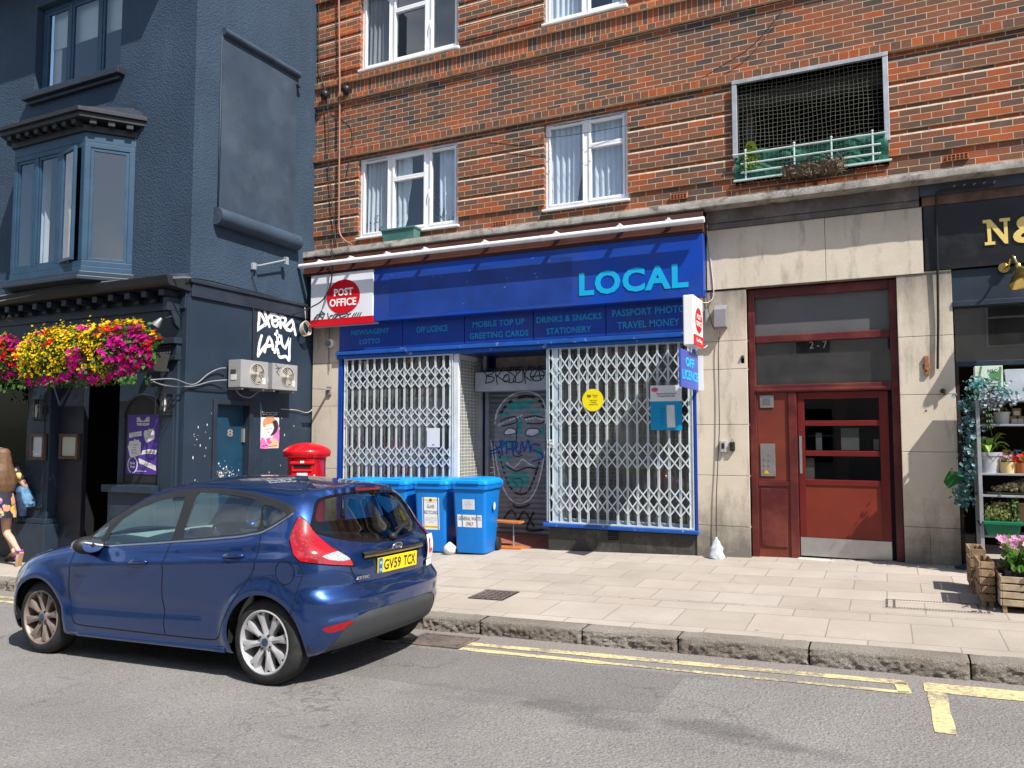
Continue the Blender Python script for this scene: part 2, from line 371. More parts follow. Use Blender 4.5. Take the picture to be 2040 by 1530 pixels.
x=-1.559
for L in (.815,.98,1.0,.9,1.05,.95,1.1,.9,1.0,1.0,.9,1.1,1,1,1,1,1,1): x-=L; joints.insert(0,x)
mb=MB()
for a,b in zip(joints,joints[1:]):
    a+=.006; b-=.006; nx=int((b-a)/.015)+1; prof=[]
    oy=random.uniform(-.006,.006); oz=random.uniform(-.002,.004)
    def kp(u,v,a=a,b=b,oy=oy,oz=oz):
        X=a+(b-a)*u; e=min(u,1-u)*(b-a); end=max(0,1-e/.03)
        if v<.55:      # hewn face
            q=v/.55; Y=KY+oy; Z=pave(X,KY)-.20+.185*q
            d=noise.noise((X*9,Z*14,a))*.012+noise.noise((X*26,Z*36,a))*.011+abs(noise.noise((X*48,Z*58,2)))*.020
            Y-=d*(1 if q<.9 else .4); Y+=end*.014
        else:          # worn top
            q=(v-.55)/.45; arc=min(1,q/.3)
            Y=KY+oy+.012*math.sin(arc*1.57)+max(0,q-.3)/.7*.175; Z=pave(X,KY)-.015+.015*math.sin(arc*1.57)+oz+noise.noise((X*6,q*5,a))*.003-end*.005
            Z+=.0255*(Y-KY)
        return (X,Y,Z)
    mb.grid(kp,nx,30)
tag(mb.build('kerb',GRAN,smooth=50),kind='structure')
# ---- worn yellow lines, 4 mm above the road
def paint(name,c):
    t=NT(name); a=t.math('ADD',t.noise(26,6,.75),t.math('MULTIPLY',t.noise(3.5,4),.6))
    wear=t.fr(a,.72,.92)
    t.col(t.mix(wear,c,(.20,.18,.155))); t.inp('Roughness',.8); t.link(t.bump(t.noise(70,4,.7),.7,.008),t.b.inputs['Normal']); return t.m
YEL=paint('yellow_road_paint',(.60,.50,.25)); 
def strip(mb,pts,wd,seg=.12):
    for (x0,y0),(x1,y1) in zip(pts,pts[1:]):
        n=max(1,int(math.hypot(x1-x0,y1-y0)/seg)); L=math.hypot(x1-x0,y1-y0); nx,ny=-(y1-y0)/L,(x1-x0)/L
        vs=[]
        for i in range(n+1):
            X=x0+(x1-x0)*i/n; Y=y0+(y1-y0)*i/n; w=wd/2+noise.noise((X*5,Y*5,7))*.012
            for s in (1,-1): vs.append((X+nx*w*s,Y+ny*w*s,road(X+nx*w*s,Y+ny*w*s)+.004))
        mb.add(vs,[(2*i,2*i+1,2*i+3,2*i+2) for i in range(n)])
mb=MB(); strip(mb,[(-3.30,-4.075),(.07,-3.965)],.105); strip(mb,[(-3.26,-4.25),(-2.0,-4.235)],.085); strip(mb,[(-2.0,-4.235),(.08,-4.205)],.055); strip(mb,[(.03,-3.98),(.055,-4.22)],.085)
strip(mb,[(-40,-4.05),(-3.9,-4.05)],.085); strip(mb,[(-40,-4.24),(-3.9,-4.24)],.075)
tag(mb.build('road_marking',YEL,recalc=False),kind='structure')
mb=MB(); strip(mb,[(.17,-4.02),(6,-3.99)],.23); strip(mb,[(.24,-4.12),(.245,-4.95)],.11)
tag(mb.build('road_marking',YEL,recalc=False),kind='structure')
# ---- iron gratings and covers
IRON=M('cast_iron',(.15,.125,.11),.7,.2,.4,30,.5,80,dirt_haze=(.26,.20,.16))
DARK=M('void_black',(.006,.006,.007),.9,0,0)
t=thing('gutter_grating','rusty cast iron drain grating in the road gutter behind the blue car','drain',(-3.55,-4.05,road(-3.55,-4.05)))
a0,a1,b0,b1=-3.84,-3.27,-4.27,-3.87
mb=MB()
for u0,u1,v0,v1 in ((a0,a1,b0,b0+.035),(a0,a1,b1-.035,b1),(a0,a0+.035,b0+.035,b1-.035),(a1-.035,a1,b0+.035,b1-.035)):
    mb.add([(X,Y,road(X,Y)+h) for h in (.004,.012) for X,Y in ((u0,v0),(u1,v0),(u1,v1),(u0,v1))],[(0,3,2,1),(4,5,6,7),(0,1,5,4),(1,2,6,5),(2,3,7,6),(3,0,4,7)])
mb.build('frame',IRON,t)
mb=MB()
for i in range(-4,16):
    p=[]
    x0=a0+.035+i*.043
    # diagonal bars clipped to the frame
    s0=max(0,(a0+.035-x0)/.22); s1=min(1,(a1-.035-x0-.02)/.22)
    if s1<=s0: continue
    q0=(x0+.22*s0,b0+.035+(b1-b0-.07)*s0); q1=(x0+.22*s1,b0+.035+(b1-b0-.07)*s1)
    vs=[(X,Y,road(X,Y)+h) for h in (.005,.010) for X,Y in ((q0[0],q0[1]),(q0[0]+.02,q0[1]),(q1[0]+.02,q1[1]),(q1[0],q1[1]))]
    mb.add(vs,[(0,3,2,1),(4,5,6,7),(0,1,5,4),(1,2,6,5),(2,3,7,6),(3,0,4,7)])
mb.build('bar',IRON,t)
mb=MB(); mb.poly([(X,Y,road(X,Y)+.004) for X,Y in ((a0+.03,b0+.03),(a1-.03,b0+.03),(a1-.03,b1-.03),(a0+.03,b1-.03))]); mb.build('pit',DARK,t)
t=thing('pavement_grating','small dark iron chequered grating set in the pale pavement','drain',(-3.7,-2.76,pave(-3.7,-2.76)))
a0,a1,b0,b1=-3.90,-3.50,-2.98,-2.56
mb=MB(); mb.poly([(X,Y,pave(X,Y)+.004) for X,Y in ((a0,b0),(a1,b0),(a1,b1),(a0,b1))]); mb.build('cover_plate',DARK,t)
mb=MB()
for i in range(6):
    for j in range(6):
        X=a0+.008+i*.0655; Y=b0+.008+j*.0685; 
        vs=[(p,q,pave(p,q)+h) for h in (.005,.011) for p,q in ((X,Y),(X+.048,Y),(X+.048,Y+.05),(X,Y+.05))]
        mb.add(vs,[(0,3,2,1),(4,5,6,7),(0,1,5,4),(1,2,6,5),(2,3,7,6),(3,0,4,7)])
mb.build('stud',IRON,t)
t=thing('access_cover','long flag-filled access cover with rusty cast frame near the flower crate','manhole cover',(.35,-2.08,pave(.35,-2.08)))
mb=MB()
a0,a1,b0,b1=-.06,.74,-2.26,-1.93
for (u0,u1,v0,v1) in ((a0,a1,b0,b0+.02),(a0,a1,b1-.02,b1),(a0,a0+.02,b0,b1),(a0+.06,a0+.08,b0,b1),(a1-.02,a1,b0,b1),(a1-.08,a1-.06,b0,b1)):
    n=max(1,int(max(u1-u0,v1-v0)/.024))
    for i in range(n):
        if u1-u0>v1-v0: p0,p1,q0,q1=u0+(u1-u0)*i/n,u0+(u1-u0)*(i+.62)/n,v0,v1
        else: p0,p1,q0,q1=u0,u1,v0+(v1-v0)*i/n,v0+(v1-v0)*(i+.62)/n
        mb.add([(X,Y,pave(X,Y)+h) for h in (.004,.007) for X,Y in ((p0,q0),(p1,q0),(p1,q1),(p0,q1))],[(0,3,2,1),(4,5,6,7),(0,1,5,4),(1,2,6,5),(2,3,7,6),(3,0,4,7)])
mb.build('frame',IRON,t)
mb=MB(); mb.poly([(X,Y,pave(X,Y)+.003) for X,Y in ((a0-.02,b0-.02),(a1+.02,b0-.02),(a1+.02,b1+.02),(a0-.02,b1+.02))]); mb.build('filled_tray',FLAG,t)
# ---- the stuccoed terrace across the street (seen only in reflections)
CREAM=M('cream_stucco',(.80,.74,.63),.8,0,.08,1.5); SLATE=M('slate',(.09,.09,.10),.6,0,.3,4)
WHITE_P=M('white_gloss_paint',(.72,.72,.70),.35,0,.06,3)
DKGLASS=M('dark_reflective_glass',(.02,.025,.03),.05,0,.1)
t=thing('stucco_terrace','cream stuccoed terrace across the street mirrored in windows and car paint','building',(-5,-17,-.2))
mb=MB(); mb.box(-34,22,-24,-17,-1.2,7.0); mb.box(-34,22,-17.0,-16.75,6.6,6.9); mb.box(-34,22,-17,-16.85,3.3,3.55); mb.build('wall',CREAM,t)
mb=MB(); mb.prism([(-34,-16.7,7.0),(-34,-24,7.0),(-34,-20.3,8.9)],(56,0,0)); mb.build('roof',SLATE,t)
wv=MB(); gv=MB()
for i in range(20):
    x0=-33+i*2.75
    for z0,h in ((.6,1.9),(4.2,1.8)):
        for a,b,c,d in ((x0,x0+1.2,z0,z0+.07),(x0,x0+1.2,z0+h-.07,z0+h),(x0,x0+.07,z0+.07,z0+h-.07),(x0+1.13,x0+1.2,z0+.07,z0+h-.07),(x0+.07,x0+1.13,z0+h/2-.03,z0+h/2+.03)): wv.box(a,b,-17,-16.93,c,d)
        gv.box(x0+.07,x0+1.13,-17,-16.97,z0+.07,z0+h-.07)
wv.build('window_frame',WHITE_P,t); gv.build('window_glass',DKGLASS,t)
# ================================================================== BRICK BUILDING
BRICK=brick_mat('brickwork'); SOLD=brick_mat('soldier_brickwork',.075,.225,0,0,.05+.0,.0042,-.06); HEAD=brick_mat('header_brickwork',.1125,.075,0,0,.05,.0045,.08); EDGE=brick_mat('edge_brickwork',.1125,.1,0,0,-.025,.0045,.0)
MORT=M('lime_mortar',(.74,.62,.48),.9,0,.25,14)
UPVC=M('white_upvc',(.80,.81,.83),.3,0,.04,3)
PANE=glass_mat('window_pane',(.86,.92,.97),.92,.0,2.2)
SHOPPANE=glass_mat('shop_pane',(.85,.9,.9),.85,.0,2.1,.36)  # strong pale veil in the glass colour stands in for the sunlit street's reflection
CURT=M('pale_curtain',(.80,.82,.84),.9,0,.1,2); CURTG=M('grey_curtain',(.36,.36,.36),.9,0,.15,2)
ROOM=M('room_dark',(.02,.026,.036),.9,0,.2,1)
CONC=M('lichened_concrete',(.36,.335,.30),.9,0,.25,5,.6,40,dirt_haze=(.07,.065,.055),dscale=7,damt=(.5,.66))
bb=thing('brick_building','tall red and brown brick building with white windows above the closed blue shop','building',(-4,0,0))
OPEN=[(-7.60,-5.75,4.73,6.06),(-4.33,-3.085,4.77,6.06),(-1.66,.105,4.79,6.125),(-7.60,-5.755,7.505,8.83),(-4.33,-3.09,7.505,8.83)]
X0,X1=-8.5,9.0
def bands_zone(z):
    out=[]
    for i in range(4): out+=[(z+.3*i,z+.225+.3*i,0.0),(z+.225+.3*i,z+.3+.3*i,.03)]
    return out
bands=[(4.50,4.875,.03)]+bands_zone(4.875)[:-1]+[(6.0,6.125,.03),(6.225,7.075,.015),(7.45,7.60,.03)]+bands_zone(7.60)[:-1]+[(8.725,8.85,.03),(8.95,10.6,.015)]
def wall_bands(mb,x0,x1,bands,openings,yb):
    for z0,z1,y in bands:
        cuts=sorted({z0,z1}|{q for o in openings for q in o[2:4] if z0<q<z1})
        for a,b in zip(cuts,cuts[1:]):
            iv=[(x0,x1)]
            for o in openings:
                if o[2]<=a+1e-6 and o[3]>=b-1e-6:
                    nv=[]
                    for p,q in iv:
                        if o[1]<=p or o[0]>=q: nv.append((p,q)); continue
                        if o[0]>p: nv.append((p,o[0]))
                        if o[1]<q: nv.append((o[1],q))
                    iv=nv
            for p,q in iv: mb.box(p,q,y,yb,a,b)
mb=MB(); wall_bands(mb,X0,X1,bands,OPEN,.32); mb.box(X0,X1,.32,.36,4.5,10.6) if False else None
mb.build('wall',BRICK,bb)
mb=MB()
wall_bands(mb,X0,X1,[(6.125,6.225,-.045),(8.85,8.95,-.045)],OPEN,.32)
mb.build('string_course',EDGE,bb)
mb=MB(); wall_bands(mb,X0,X1,[(7.15,7.375,.01)],[],.32); mb.build('soldier_course',SOLD,bb)
for zz in (7.075,7.375): mb=MB(); wall_bands(mb,X0,X1,[(zz,zz+.075,-.035)],[],.32); mb.build('header_course',HEAD,bb)
# bright mortar fillets weathering the top of each projecting band
mb=MB()
fil=[(z,z+.018,y-.002) for z,y in [(5.10,0),(5.40,0),(5.70,0),(6.0,0),(7.825,0),(8.125,0),(8.425,0)]]
wall_bands(mb,X0,X1,[(a,b,c+.004) for a,b,c in fil],OPEN,.034)
for z in (6.225,7.15,7.45): 
    mb.prism([(X0,-.043 if z<7 else -.033,z+.001),(X0,.02,z+.001),(X0,.02,z+.022)],(X1-X0,0,0))
mb.build('mortar_fillet',MORT,bb)
mb=MB(); mb.box(X0,X1,5.5,5.6,-1,10.6); mb.box(X0,X1,.3,5.5,10.5,10.6); mb.box(X1,X1+.1,.3,5.5,-1,10.6); mb.box(X0-.1,X0,.3,5.5,-1,10.6); mb.build('outer_shell',BRICK,bb)
# ledge over the shops
mb=MB(); yl=-.25
zl=W(1405,412,yl).z
n=60
def lg(u,v):
    x=-8.62+(4.5+8.62)*u; k=[(yl+.03,zl-.005),(yl,zl-.0),(yl-.004,zl+.05),(yl+.004,zl+.085),(yl+.05,zl+.10),(.03,zl+.125)][int(round(v*5))]
    j=noise.noise((x*3,v*9,1))*.006+noise.noise((x*11,v*9,4))*.006
    return (x,k[0]+j,k[1]+j*.8)
mb.grid(lg,150,5); mb.box(-8.62,4.5,yl+.03,.03,zl-.01,zl+.02); mb.build('ledge',CONC,bb,smooth=35)
# air bricks
AIRB=M('terracotta',(.42,.13,.05),.8,0,.15,20)
for px,py in ((995,446),(1352,391),(1908,312)):
    c=W(px,py); mb=MB(); mb.box(c.x-.11,c.x+.11,-.004,.03,c.z-.035,c.z+.035)
    mb.mat(1)
    for i in range(5):
        for j in range(2): mb.box(c.x-.095+i*.041,c.x-.068+i*.041,-.0065,.0,c.z-.026+j*.031,c.z-.005+j*.031)
    mb.build('air_brick',[AIRB,DARK],bb)
def curtain(mb,x0,x1,z0,z1,y,amp=.025,per=.085,x2=None):
    n=max(6,int((x1-x0)/.012)); x2=x1 if x2 is None else x2
    def f(u,v):
        xe=x1+(x2-x1)*(v**2); x=x0+(xe-x0)*u
        return (x,y+amp*math.sin(x/per*6.28+math.sin(v*3+x*7)*.6)+.01*math.sin(x*23),z1+(z0-z1)*v)
    mb.grid(f,n,10)
def upvc_window(parent,o,splits,fan,curt,handle=None):
    x0,x1,z0,z1=o; y=.075; f=parent
    fr=MB(); w=.055
    fr.box(x0,x1,y,y+.07,z1-w,z1); fr.box(x0,x1,y,y+.07,z0+.03,z0+w+.03); fr.box(x0,x0+w,y,y+.07,z0+w+.03,z1-w); fr.box(x1-w,x1,y,y+.07,z0+w+.03,z1-w)
    for s in splits: fr.box(s-.035,s+.035,y+.002,y+.07,z0+w+.03,z1-w)
    win=fr.build('window',UPVC,parent,bevel=.006)
    sl=MB(); sl.prism([(x0-.02,-.03,z0-.005),(x0-.02,y,z0-.005),(x0-.02,y,z0+.04),(x0-.02,-.03,z0+.022)],(x1-x0+.04,0,0)); sl.build('sill',UPVC,win,bevel=.004)
    ed=[x0+w]+[v for s in splits for v in (s-.035,s+.035)]+[x1-w]
    gl=MB(); sa=MB()
    for i in range(0,len(ed),2):
        a,b=ed[i],ed[i+1]; rows=[(z0+w+.03,z1-w)]
        if i//2 in fan: rows=[(z0+w+.03,z1-.42),(z1-.42,z1-w)]
        for (c,d) in rows:
            t=.035 if (i//2 in fan or i//2==len(ed)//2-1) else .02
            yy=y-.012
            sa.box(a,b,yy,y+.05,d-t,d); sa.box(a,b,yy,y+.05,c,c+t); sa.box(a,a+t,yy,y+.05,c+t,d-t); sa.box(b-t,b,yy,y+.05,c+t,d-t)
            gl.poly([(a+t,y+.03,c+t),(b-t,y+.03,c+t),(b-t,y+.03,d-t),(a+t,y+.03,d-t)])
    sa.build('sash',UPVC,win,bevel=.005); gl.build('glass',PANE,win,recalc=False)
    if handle: 
        h=MB(); h.box(handle[0]-.012,handle[0]+.012,y-.03,y-.012,handle[1],handle[1]+.03); h.box(handle[0]-.008,handle[0]+.008,y-.045,y-.03,handle[1]-.1,handle[1]+.02); h.build('handle',UPVC,win,bevel=.004)
    vt=MB(); vt.box(x0+.12,ed[1]-.04,y-.004,y,z1-.045,z1-.037); vt.box(ed[-2]+.04,x1-.1,y-.004,y,z1-.045,z1-.037); vt.build('trickle_vent',M('vent_grey',(.25,.25,.26),.5),win)
    cu=MB()
    for i,c in enumerate(curt):
        cu.mat(c[3] if len(c)>3 else 0); curtain(cu,c[0],c[1],z0+.05,z1-.02,y+.10+.01*i,x2=c[2])
    cu.build('curtain',[CURT,CURTG],win,smooth=180,recalc=False)
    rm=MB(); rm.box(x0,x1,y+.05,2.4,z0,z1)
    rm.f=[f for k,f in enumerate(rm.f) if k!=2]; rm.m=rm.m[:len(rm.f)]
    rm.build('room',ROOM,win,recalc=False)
    return win
w1=OPEN[0]; L=w1[1]-w1[0]
upvc_window(bb,w1,[w1[0]+.315*L,w1[0]+.69*L],{1},[(w1[0]+.03,w1[0]+.5*L,w1[0]+.42*L,0),(w1[0]+.76*L,w1[1]-.03,w1[1]-.03,0)],(w1[0]+.715*L,5.35))
w2=OPEN[1]; L2=w2[1]-w2[0]
upvc_window(bb,w2,[w2[0]+.50*L2],{1},[(w2[0]+.03,w2[0]+.44*L2,w2[0]+.36*L2,0),(w2[0]+.52*L2,w2[1]-.03,w2[1]-.03,0)])
w3=OPEN[3]
upvc_window(bb,w3,[w3[0]+.315*L,w3[0]+.69*L],{1},[(w3[0]+.03,w3[0]+.31*L,w3[0]+.28*L,1),(w3[0]+.9*L,w3[1]-.03,w3[1]-.03,1)],(w3[0]+.715*L,8.05))
w4=OPEN[4]
upvc_window(bb,w4,[w4[0]+.50*L2],{1},[(w4[0]+.03,w4[0]+.47*L2,w4[0]+.47*L2,0),(w4[0]+.8*L2,w4[1]-.03,w4[1]-.03,0)])
# netted opening on the landing
o=OPEN[2]; GALV=M('galvanised_metal',(.42,.44,.46),.5,.5,.15,8)
mb=MB(); mb.box(o[0],o[1],.16,.20,o[2],o[2]+.02)
x0,x1,z0,z1=o
mb=MB(); mb.box(x0-.02,x1+.02,-.06,-.01,z1-.055,z1-.005); mb.box(x0-.02,x0+.04,-.055,-.005,z0+.32,z1-.057); mb.box(x1-.04,x1+.02,-.055,-.005,z0+.26,z1-.057)
fr=mb.build('opening_frame',GALV,bb,bevel=.004)
mb=MB(); mb.box(x0,x1,.0,3.0,z0-.02,z1); mb.f=[f for k,f in enumerate(mb.f) if k!=2]; mb.m=mb.m[:5]; mb.build('landing',M('landing_grey',(.014,.014,.015),.9,0,.3,2),fr,recalc=False)
mb=MB(); mb.box(x0,x1,.35,.5,z1-.22,z1-.02); mb.box(x0+.05,x0+.16,.5,.6,z0,z1); mb.build('landing_beam',M('beam_grey',(.09,.09,.085),.9),fr)
NET=M('net_cord',(.11,.11,.09),.9,0,.2,9)
mb=MB(); st=.052
nx=int((x1-x0)/st); nz=int((z1-z0)/st)
def sag(x,z): return .02+.015*math.sin(x*5)+.012*math.sin(z*9+x*3)
for i in range(1,nx): 
    x=x0+i*st; mb.tube([(x+.006*math.sin(q*2.1+i),sag(x,z0+q*(z1-z0)/8),z0+q*(z1-z0)/8) for q in range(9)],.0032,4)
for j in range(1,nz):
    z=z0+j*st; mb.tube([(x0+q*(x1-x0)/12,sag(x0+q*(x1-x0)/12,z),z+.007*math.sin(q*1.7+j)) for q in range(13)],.0032,4)
mb.build('netting',NET,fr)
RAILM=M('pale_green_rail_paint',(.50,.60,.57),.5,0,.12,9)
rz=z0+.02
mb=MB(); yy=-.075
def railz(h): return rz+h
for h,a,b in ((.33,x0-.02,x1-.02),(.20,x0+.08,x1-.08),(.09,x0+.08,x1-.08)): mb.tube([(a,yy,railz(h)),(b,yy,railz(h))],.012,6)
for x in (x0+.14,x0+.72,x1-.62,x1-.17): mb.tube([(x,yy,rz-.0),(x,yy,rz+.36)],.011,6); mb.sph((x,yy,rz+.37),.017,8,5)
mb.box(x0-.01,x1+.03,-.09,-.05,rz-.015,rz+.005)
mb.build('railing',RAILM,bb)
GNET=glass_mat('green_debris_net',(.12,.55,.42),.62,.5,1.1)
t=NT('green_mesh_cloth'); t.col((.03,.22,.15)); t.inp('Roughness',.8); t.inp('Alpha',t.math('MULTIPLY_ADD',t.noise(26,5,.7),.9,-.06)); GMESH=t.m
mb=MB(); mb.grid(lambda u,v:(x0+(x1-x0)*u,-.045+.02*math.sin(u*31)+.015*math.sin(v*9+u*13),rz+.01+v*(.33+.025*math.sin(u*9)+.012*math.sin(u*40))),60,8)
tag(mb.build('shade_netting',GMESH,smooth=180,recalc=False),'torn green shade netting tied along the white landing railing','netting')
# hanging basket of dead moss
MOSS=M('dead_moss',(.16,.12,.08),1,0,.5,30,1,60); DRY=M('dry_stems',(.30,.24,.17),1,0,.4,20)
c=W(1620,338,-.2); bk=thing('hay_basket','wire trough of dried moss hung on the landing railing','planter',c)
mb=MB()
def trough(u,v):
    a=math.pi*v; L=.34
    x=c.x-L+2*L*u; e=max(0,1-min(u,1-u)/.12)**2; r=(.125-.05*e)
    n=noise.noise((x*14,v*9,2))*.03+noise.noise((x*40,v*30,5))*.018
    return (x,c.y+math.cos(a)*(r+n)*.9,c.z+.06-math.sin(a)*(r+n))
mb.grid(trough,70,24)
mb.grid(lambda u,v:(c.x-.33+.66*u,c.y-.11+.22*v,c.z+.06+noise.noise((u*30,v*9,3))*.03),40,8)
mb.build('moss',MOSS,bk,smooth=180)
mb=MB()
for i in range(260):
    x=c.x+random.uniform(-.36,.36); y=c.y+random.uniform(-.12,.12); z=c.z+random.uniform(-.05,.08); d=V((random.uniform(-1,1),random.uniform(-1,.5),random.uniform(-.9,1))).normalized()*random.uniform(.04,.11)
    mb.tube([(x,y,z),V((x,y,z))+d*.6+V((0,0,-.01)),V((x,y,z))+d],.0022,3)
mb.build('straw',DRY,bk)
mb=MB()
for i in range(9):
    x=c.x-.34+.68*i/8; mb.tube([(x,-.075,c.z+.2),(x,c.y-.125,c.z+.09),(x,c.y-.1,c.z-.03),(x,c.y,c.z-.09)],.004,4)
mb.tube([(c.x-.36,c.y-.125,c.z+.09),(c.x+.36,c.y-.125,c.z+.09)],.005,5); mb.build('wire_basket',M('black_wire',(.02,.02,.02),.5),bk)
# small conifer behind the rail
def leaf_cloud(mb,pts,size,n,up=.3):
    for i in range(n):
        p,out=pts(); d=(V(out)+V((random.gauss(0,.6),random.gauss(0,.6),random.gauss(0,.6)+up))).normalized(); s=size*random.uniform(.6,1.35)
        x=d.orthogonal().normalized(); x.rotate(Matrix.Rotation(random.uniform(0,6.28),3,d)); p=V(p)
        mb.add([p,p+d*s*.5+x*s*.28,p+d*s,p+d*s*.5-x*s*.28],[(0,1,2,3)])
def green(name,c1,c2,sc=9):
    t=NT(name); t.col(t.ramp(t.noise(sc,3),[(.3,c1),(.7,c2)])); t.inp('Roughness',.55); t.inp('Specular IOR Level',.35)
    tl=t.new('ShaderNodeBsdfTranslucent'); tl.inputs[0].default_value=(*[min(1,x*1.6) for x in c2],1); m=t.new('ShaderNodeMixShader'); m.inputs[0].default_value=.25
    t.link(t.b.outputs[0],m.inputs[1]); t.link(tl.outputs[0],m.inputs[2]); t.link(m.outputs[0],t.out.inputs[0]); MATS[name]=t.m; return t.m
LIME=green('conifer_green',(.10,.17,.02),(.22,.30,.04),14)
c=W(1497,320,.02); pt=thing('dwarf_conifer','small lime green conical bush behind the landing railing','plant',(c.x,c.y,c.z-.18))
mb=MB()
def cp():
    h=random.random()**.8; a=random.uniform(0,6.28); r=(.125*(1-h)**.8+.012)*random.uniform(.6,1.1)
    return (c.x+r*math.cos(a),c.y+r*math.sin(a)*.8-.02,c.z-.15+.36*h),(math.cos(a),math.sin(a),.7)
leaf_cloud(mb,cp,.035,1500); mb.build('foliage',LIME,pt,recalc=False)
mb=MB(); mb.cyl((c.x,c.y,c.z-.18),(c.x,c.y,c.z+.1),.012,.006); mb.build('stem',M('bark',(.12,.08,.05),.9),pt)
# ---- stone piers, lintel, boards
def limestone():
    t=NT('limestone'); x,y,z=t.sep()
    c=t.ramp(t.noise(1.6,5),[(.3,(.54,.47,.37)),(.7,(.64,.57,.46))])
    c=t.mix(.6,c,t.ramp(t.noise(70,4,.7),[(.3,(.8,.8,.8)),(.7,(1.15,1.15,1.15))]),'MULTIPLY')
    st=t.fr(t.noise(3.0,7,.7,t.scaled(1.6,1,.35)),.53,.72)
    c=t.mix(t.math('MULTIPLY',st,.7),c,(.20,.165,.13))
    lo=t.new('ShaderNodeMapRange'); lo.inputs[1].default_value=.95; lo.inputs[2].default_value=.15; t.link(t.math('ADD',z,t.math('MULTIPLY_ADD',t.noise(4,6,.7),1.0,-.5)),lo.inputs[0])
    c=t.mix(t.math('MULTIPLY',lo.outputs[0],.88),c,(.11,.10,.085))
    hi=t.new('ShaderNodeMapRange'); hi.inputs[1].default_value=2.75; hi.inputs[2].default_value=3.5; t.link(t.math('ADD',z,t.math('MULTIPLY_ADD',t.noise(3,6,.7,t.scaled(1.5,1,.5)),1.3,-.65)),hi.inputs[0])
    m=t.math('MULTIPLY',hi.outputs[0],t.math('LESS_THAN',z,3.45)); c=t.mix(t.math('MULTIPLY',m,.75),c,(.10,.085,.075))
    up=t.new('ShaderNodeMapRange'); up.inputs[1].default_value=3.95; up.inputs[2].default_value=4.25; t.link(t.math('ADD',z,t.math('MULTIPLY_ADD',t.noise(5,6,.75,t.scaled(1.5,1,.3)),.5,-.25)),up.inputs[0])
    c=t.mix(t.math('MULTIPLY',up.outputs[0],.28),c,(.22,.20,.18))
    ru=t.new('ShaderNodeTexNoise')
    t.col(c); t.inp('Roughness',.85); t.inp('Specular IOR Level',.3); t.link(t.bump(t.noise(90,4),.3,.004),t.b.inputs['Normal']); return t.m
LIME_ST=limestone()
def pier(x0,x1,joints,ztop,zb,y=0,yb=.3,split=None):
    mb=MB(); zs=[zb]+joints+[ztop]
    for a,b in zip(zs,zs[1:]):
        xs_=[x0,x1] if not(split and b<=split[1]) else [x0,split[0],x1]
        for p,q in zip(xs_,xs_[1:]): mb.box(p+(.002 if p!=x0 else 0),q-(.002 if q!=x1 else 0),y,yb,a+.003,b-.003)
    mb.box(x0+.006,x1-.006,y+.012,yb-.01,zb,ztop); return mb
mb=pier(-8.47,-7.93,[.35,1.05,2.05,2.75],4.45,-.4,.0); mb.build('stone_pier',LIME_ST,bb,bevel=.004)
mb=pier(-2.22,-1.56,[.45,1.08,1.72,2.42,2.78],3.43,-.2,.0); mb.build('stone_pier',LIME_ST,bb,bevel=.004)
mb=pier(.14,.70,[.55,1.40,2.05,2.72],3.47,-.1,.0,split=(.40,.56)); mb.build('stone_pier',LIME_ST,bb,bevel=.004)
mb=MB(); mb.box(-2.04,-.62,-.012,.3,3.445,4.22); mb.box(-.615,.425,-.012,.3,3.445,4.22); mb.build('stone_lintel',LIME_ST,bb,bevel=.003)
GREYB=M('weathered_grey_board',(.115,.10,.095),.7,0,.2,4,.3,50,dirt_haze=(.22,.20,.18),dscale=4)
mb=MB(); mb.box(-2.03,.40,-.06,.2,4.30,zl-.012); mb.box(-2.03,.40,-.035,.2,4.225,4.298); mb.build('cornice_board',GREYB,bb,bevel=.005)
mb=MB(); mb.box(.405,4.5,-.06,.2,4.335,zl-.012); mb.build('cornice_board',M('slate_blue_board',(.05,.06,.085),.6,0,.15,5),bb,bevel=.005)
mb=MB(); mb.box(.43,4.5,-.02,.2,4.22,4.333); mb.build('cornice_board',M('rusty_board',(.11,.07,.05),.8,0,.3,6,dirt_haze=(.2,.1,.06)),bb)
# rust stains and old fixings on the right pier
RUST=M('rust',(.30,.13,.06),.9,0,.3,30,.5,60)
c=W(1846,730); mb=MB(); mb.box(c.x-.025,c.x+.025,-.03,.0,c.z-.10,c.z+.12); mb.box(c.x-.04,c.x+.04,-.012,0,c.z-.03,c.z+.03); mb.cyl((c.x,-.04,c.z-.04),(c.x,0,c.z-.04),.012); mb.build('rusted_bracket',RUST,bb,bevel=.006)
for px,py in ((1878,779),(1845,818)):
    c=W(px,py); mb=MB(); r=.022 if px==1878 else .008; mb.cyl((c.x,-.035 if px==1878 else -.006,c.z),(c.x,0,c.z),r,r*1.3,10); 
    if px==1878: mb.tube([(c.x,-.03,c.z),(c.x+.02,-.05,c.z+.01),(c.x+.02,-.05,c.z-.05)],.012,6)
    mb.build('iron_fixing',M('dark_rust',(.06,.045,.035),.8),bb)
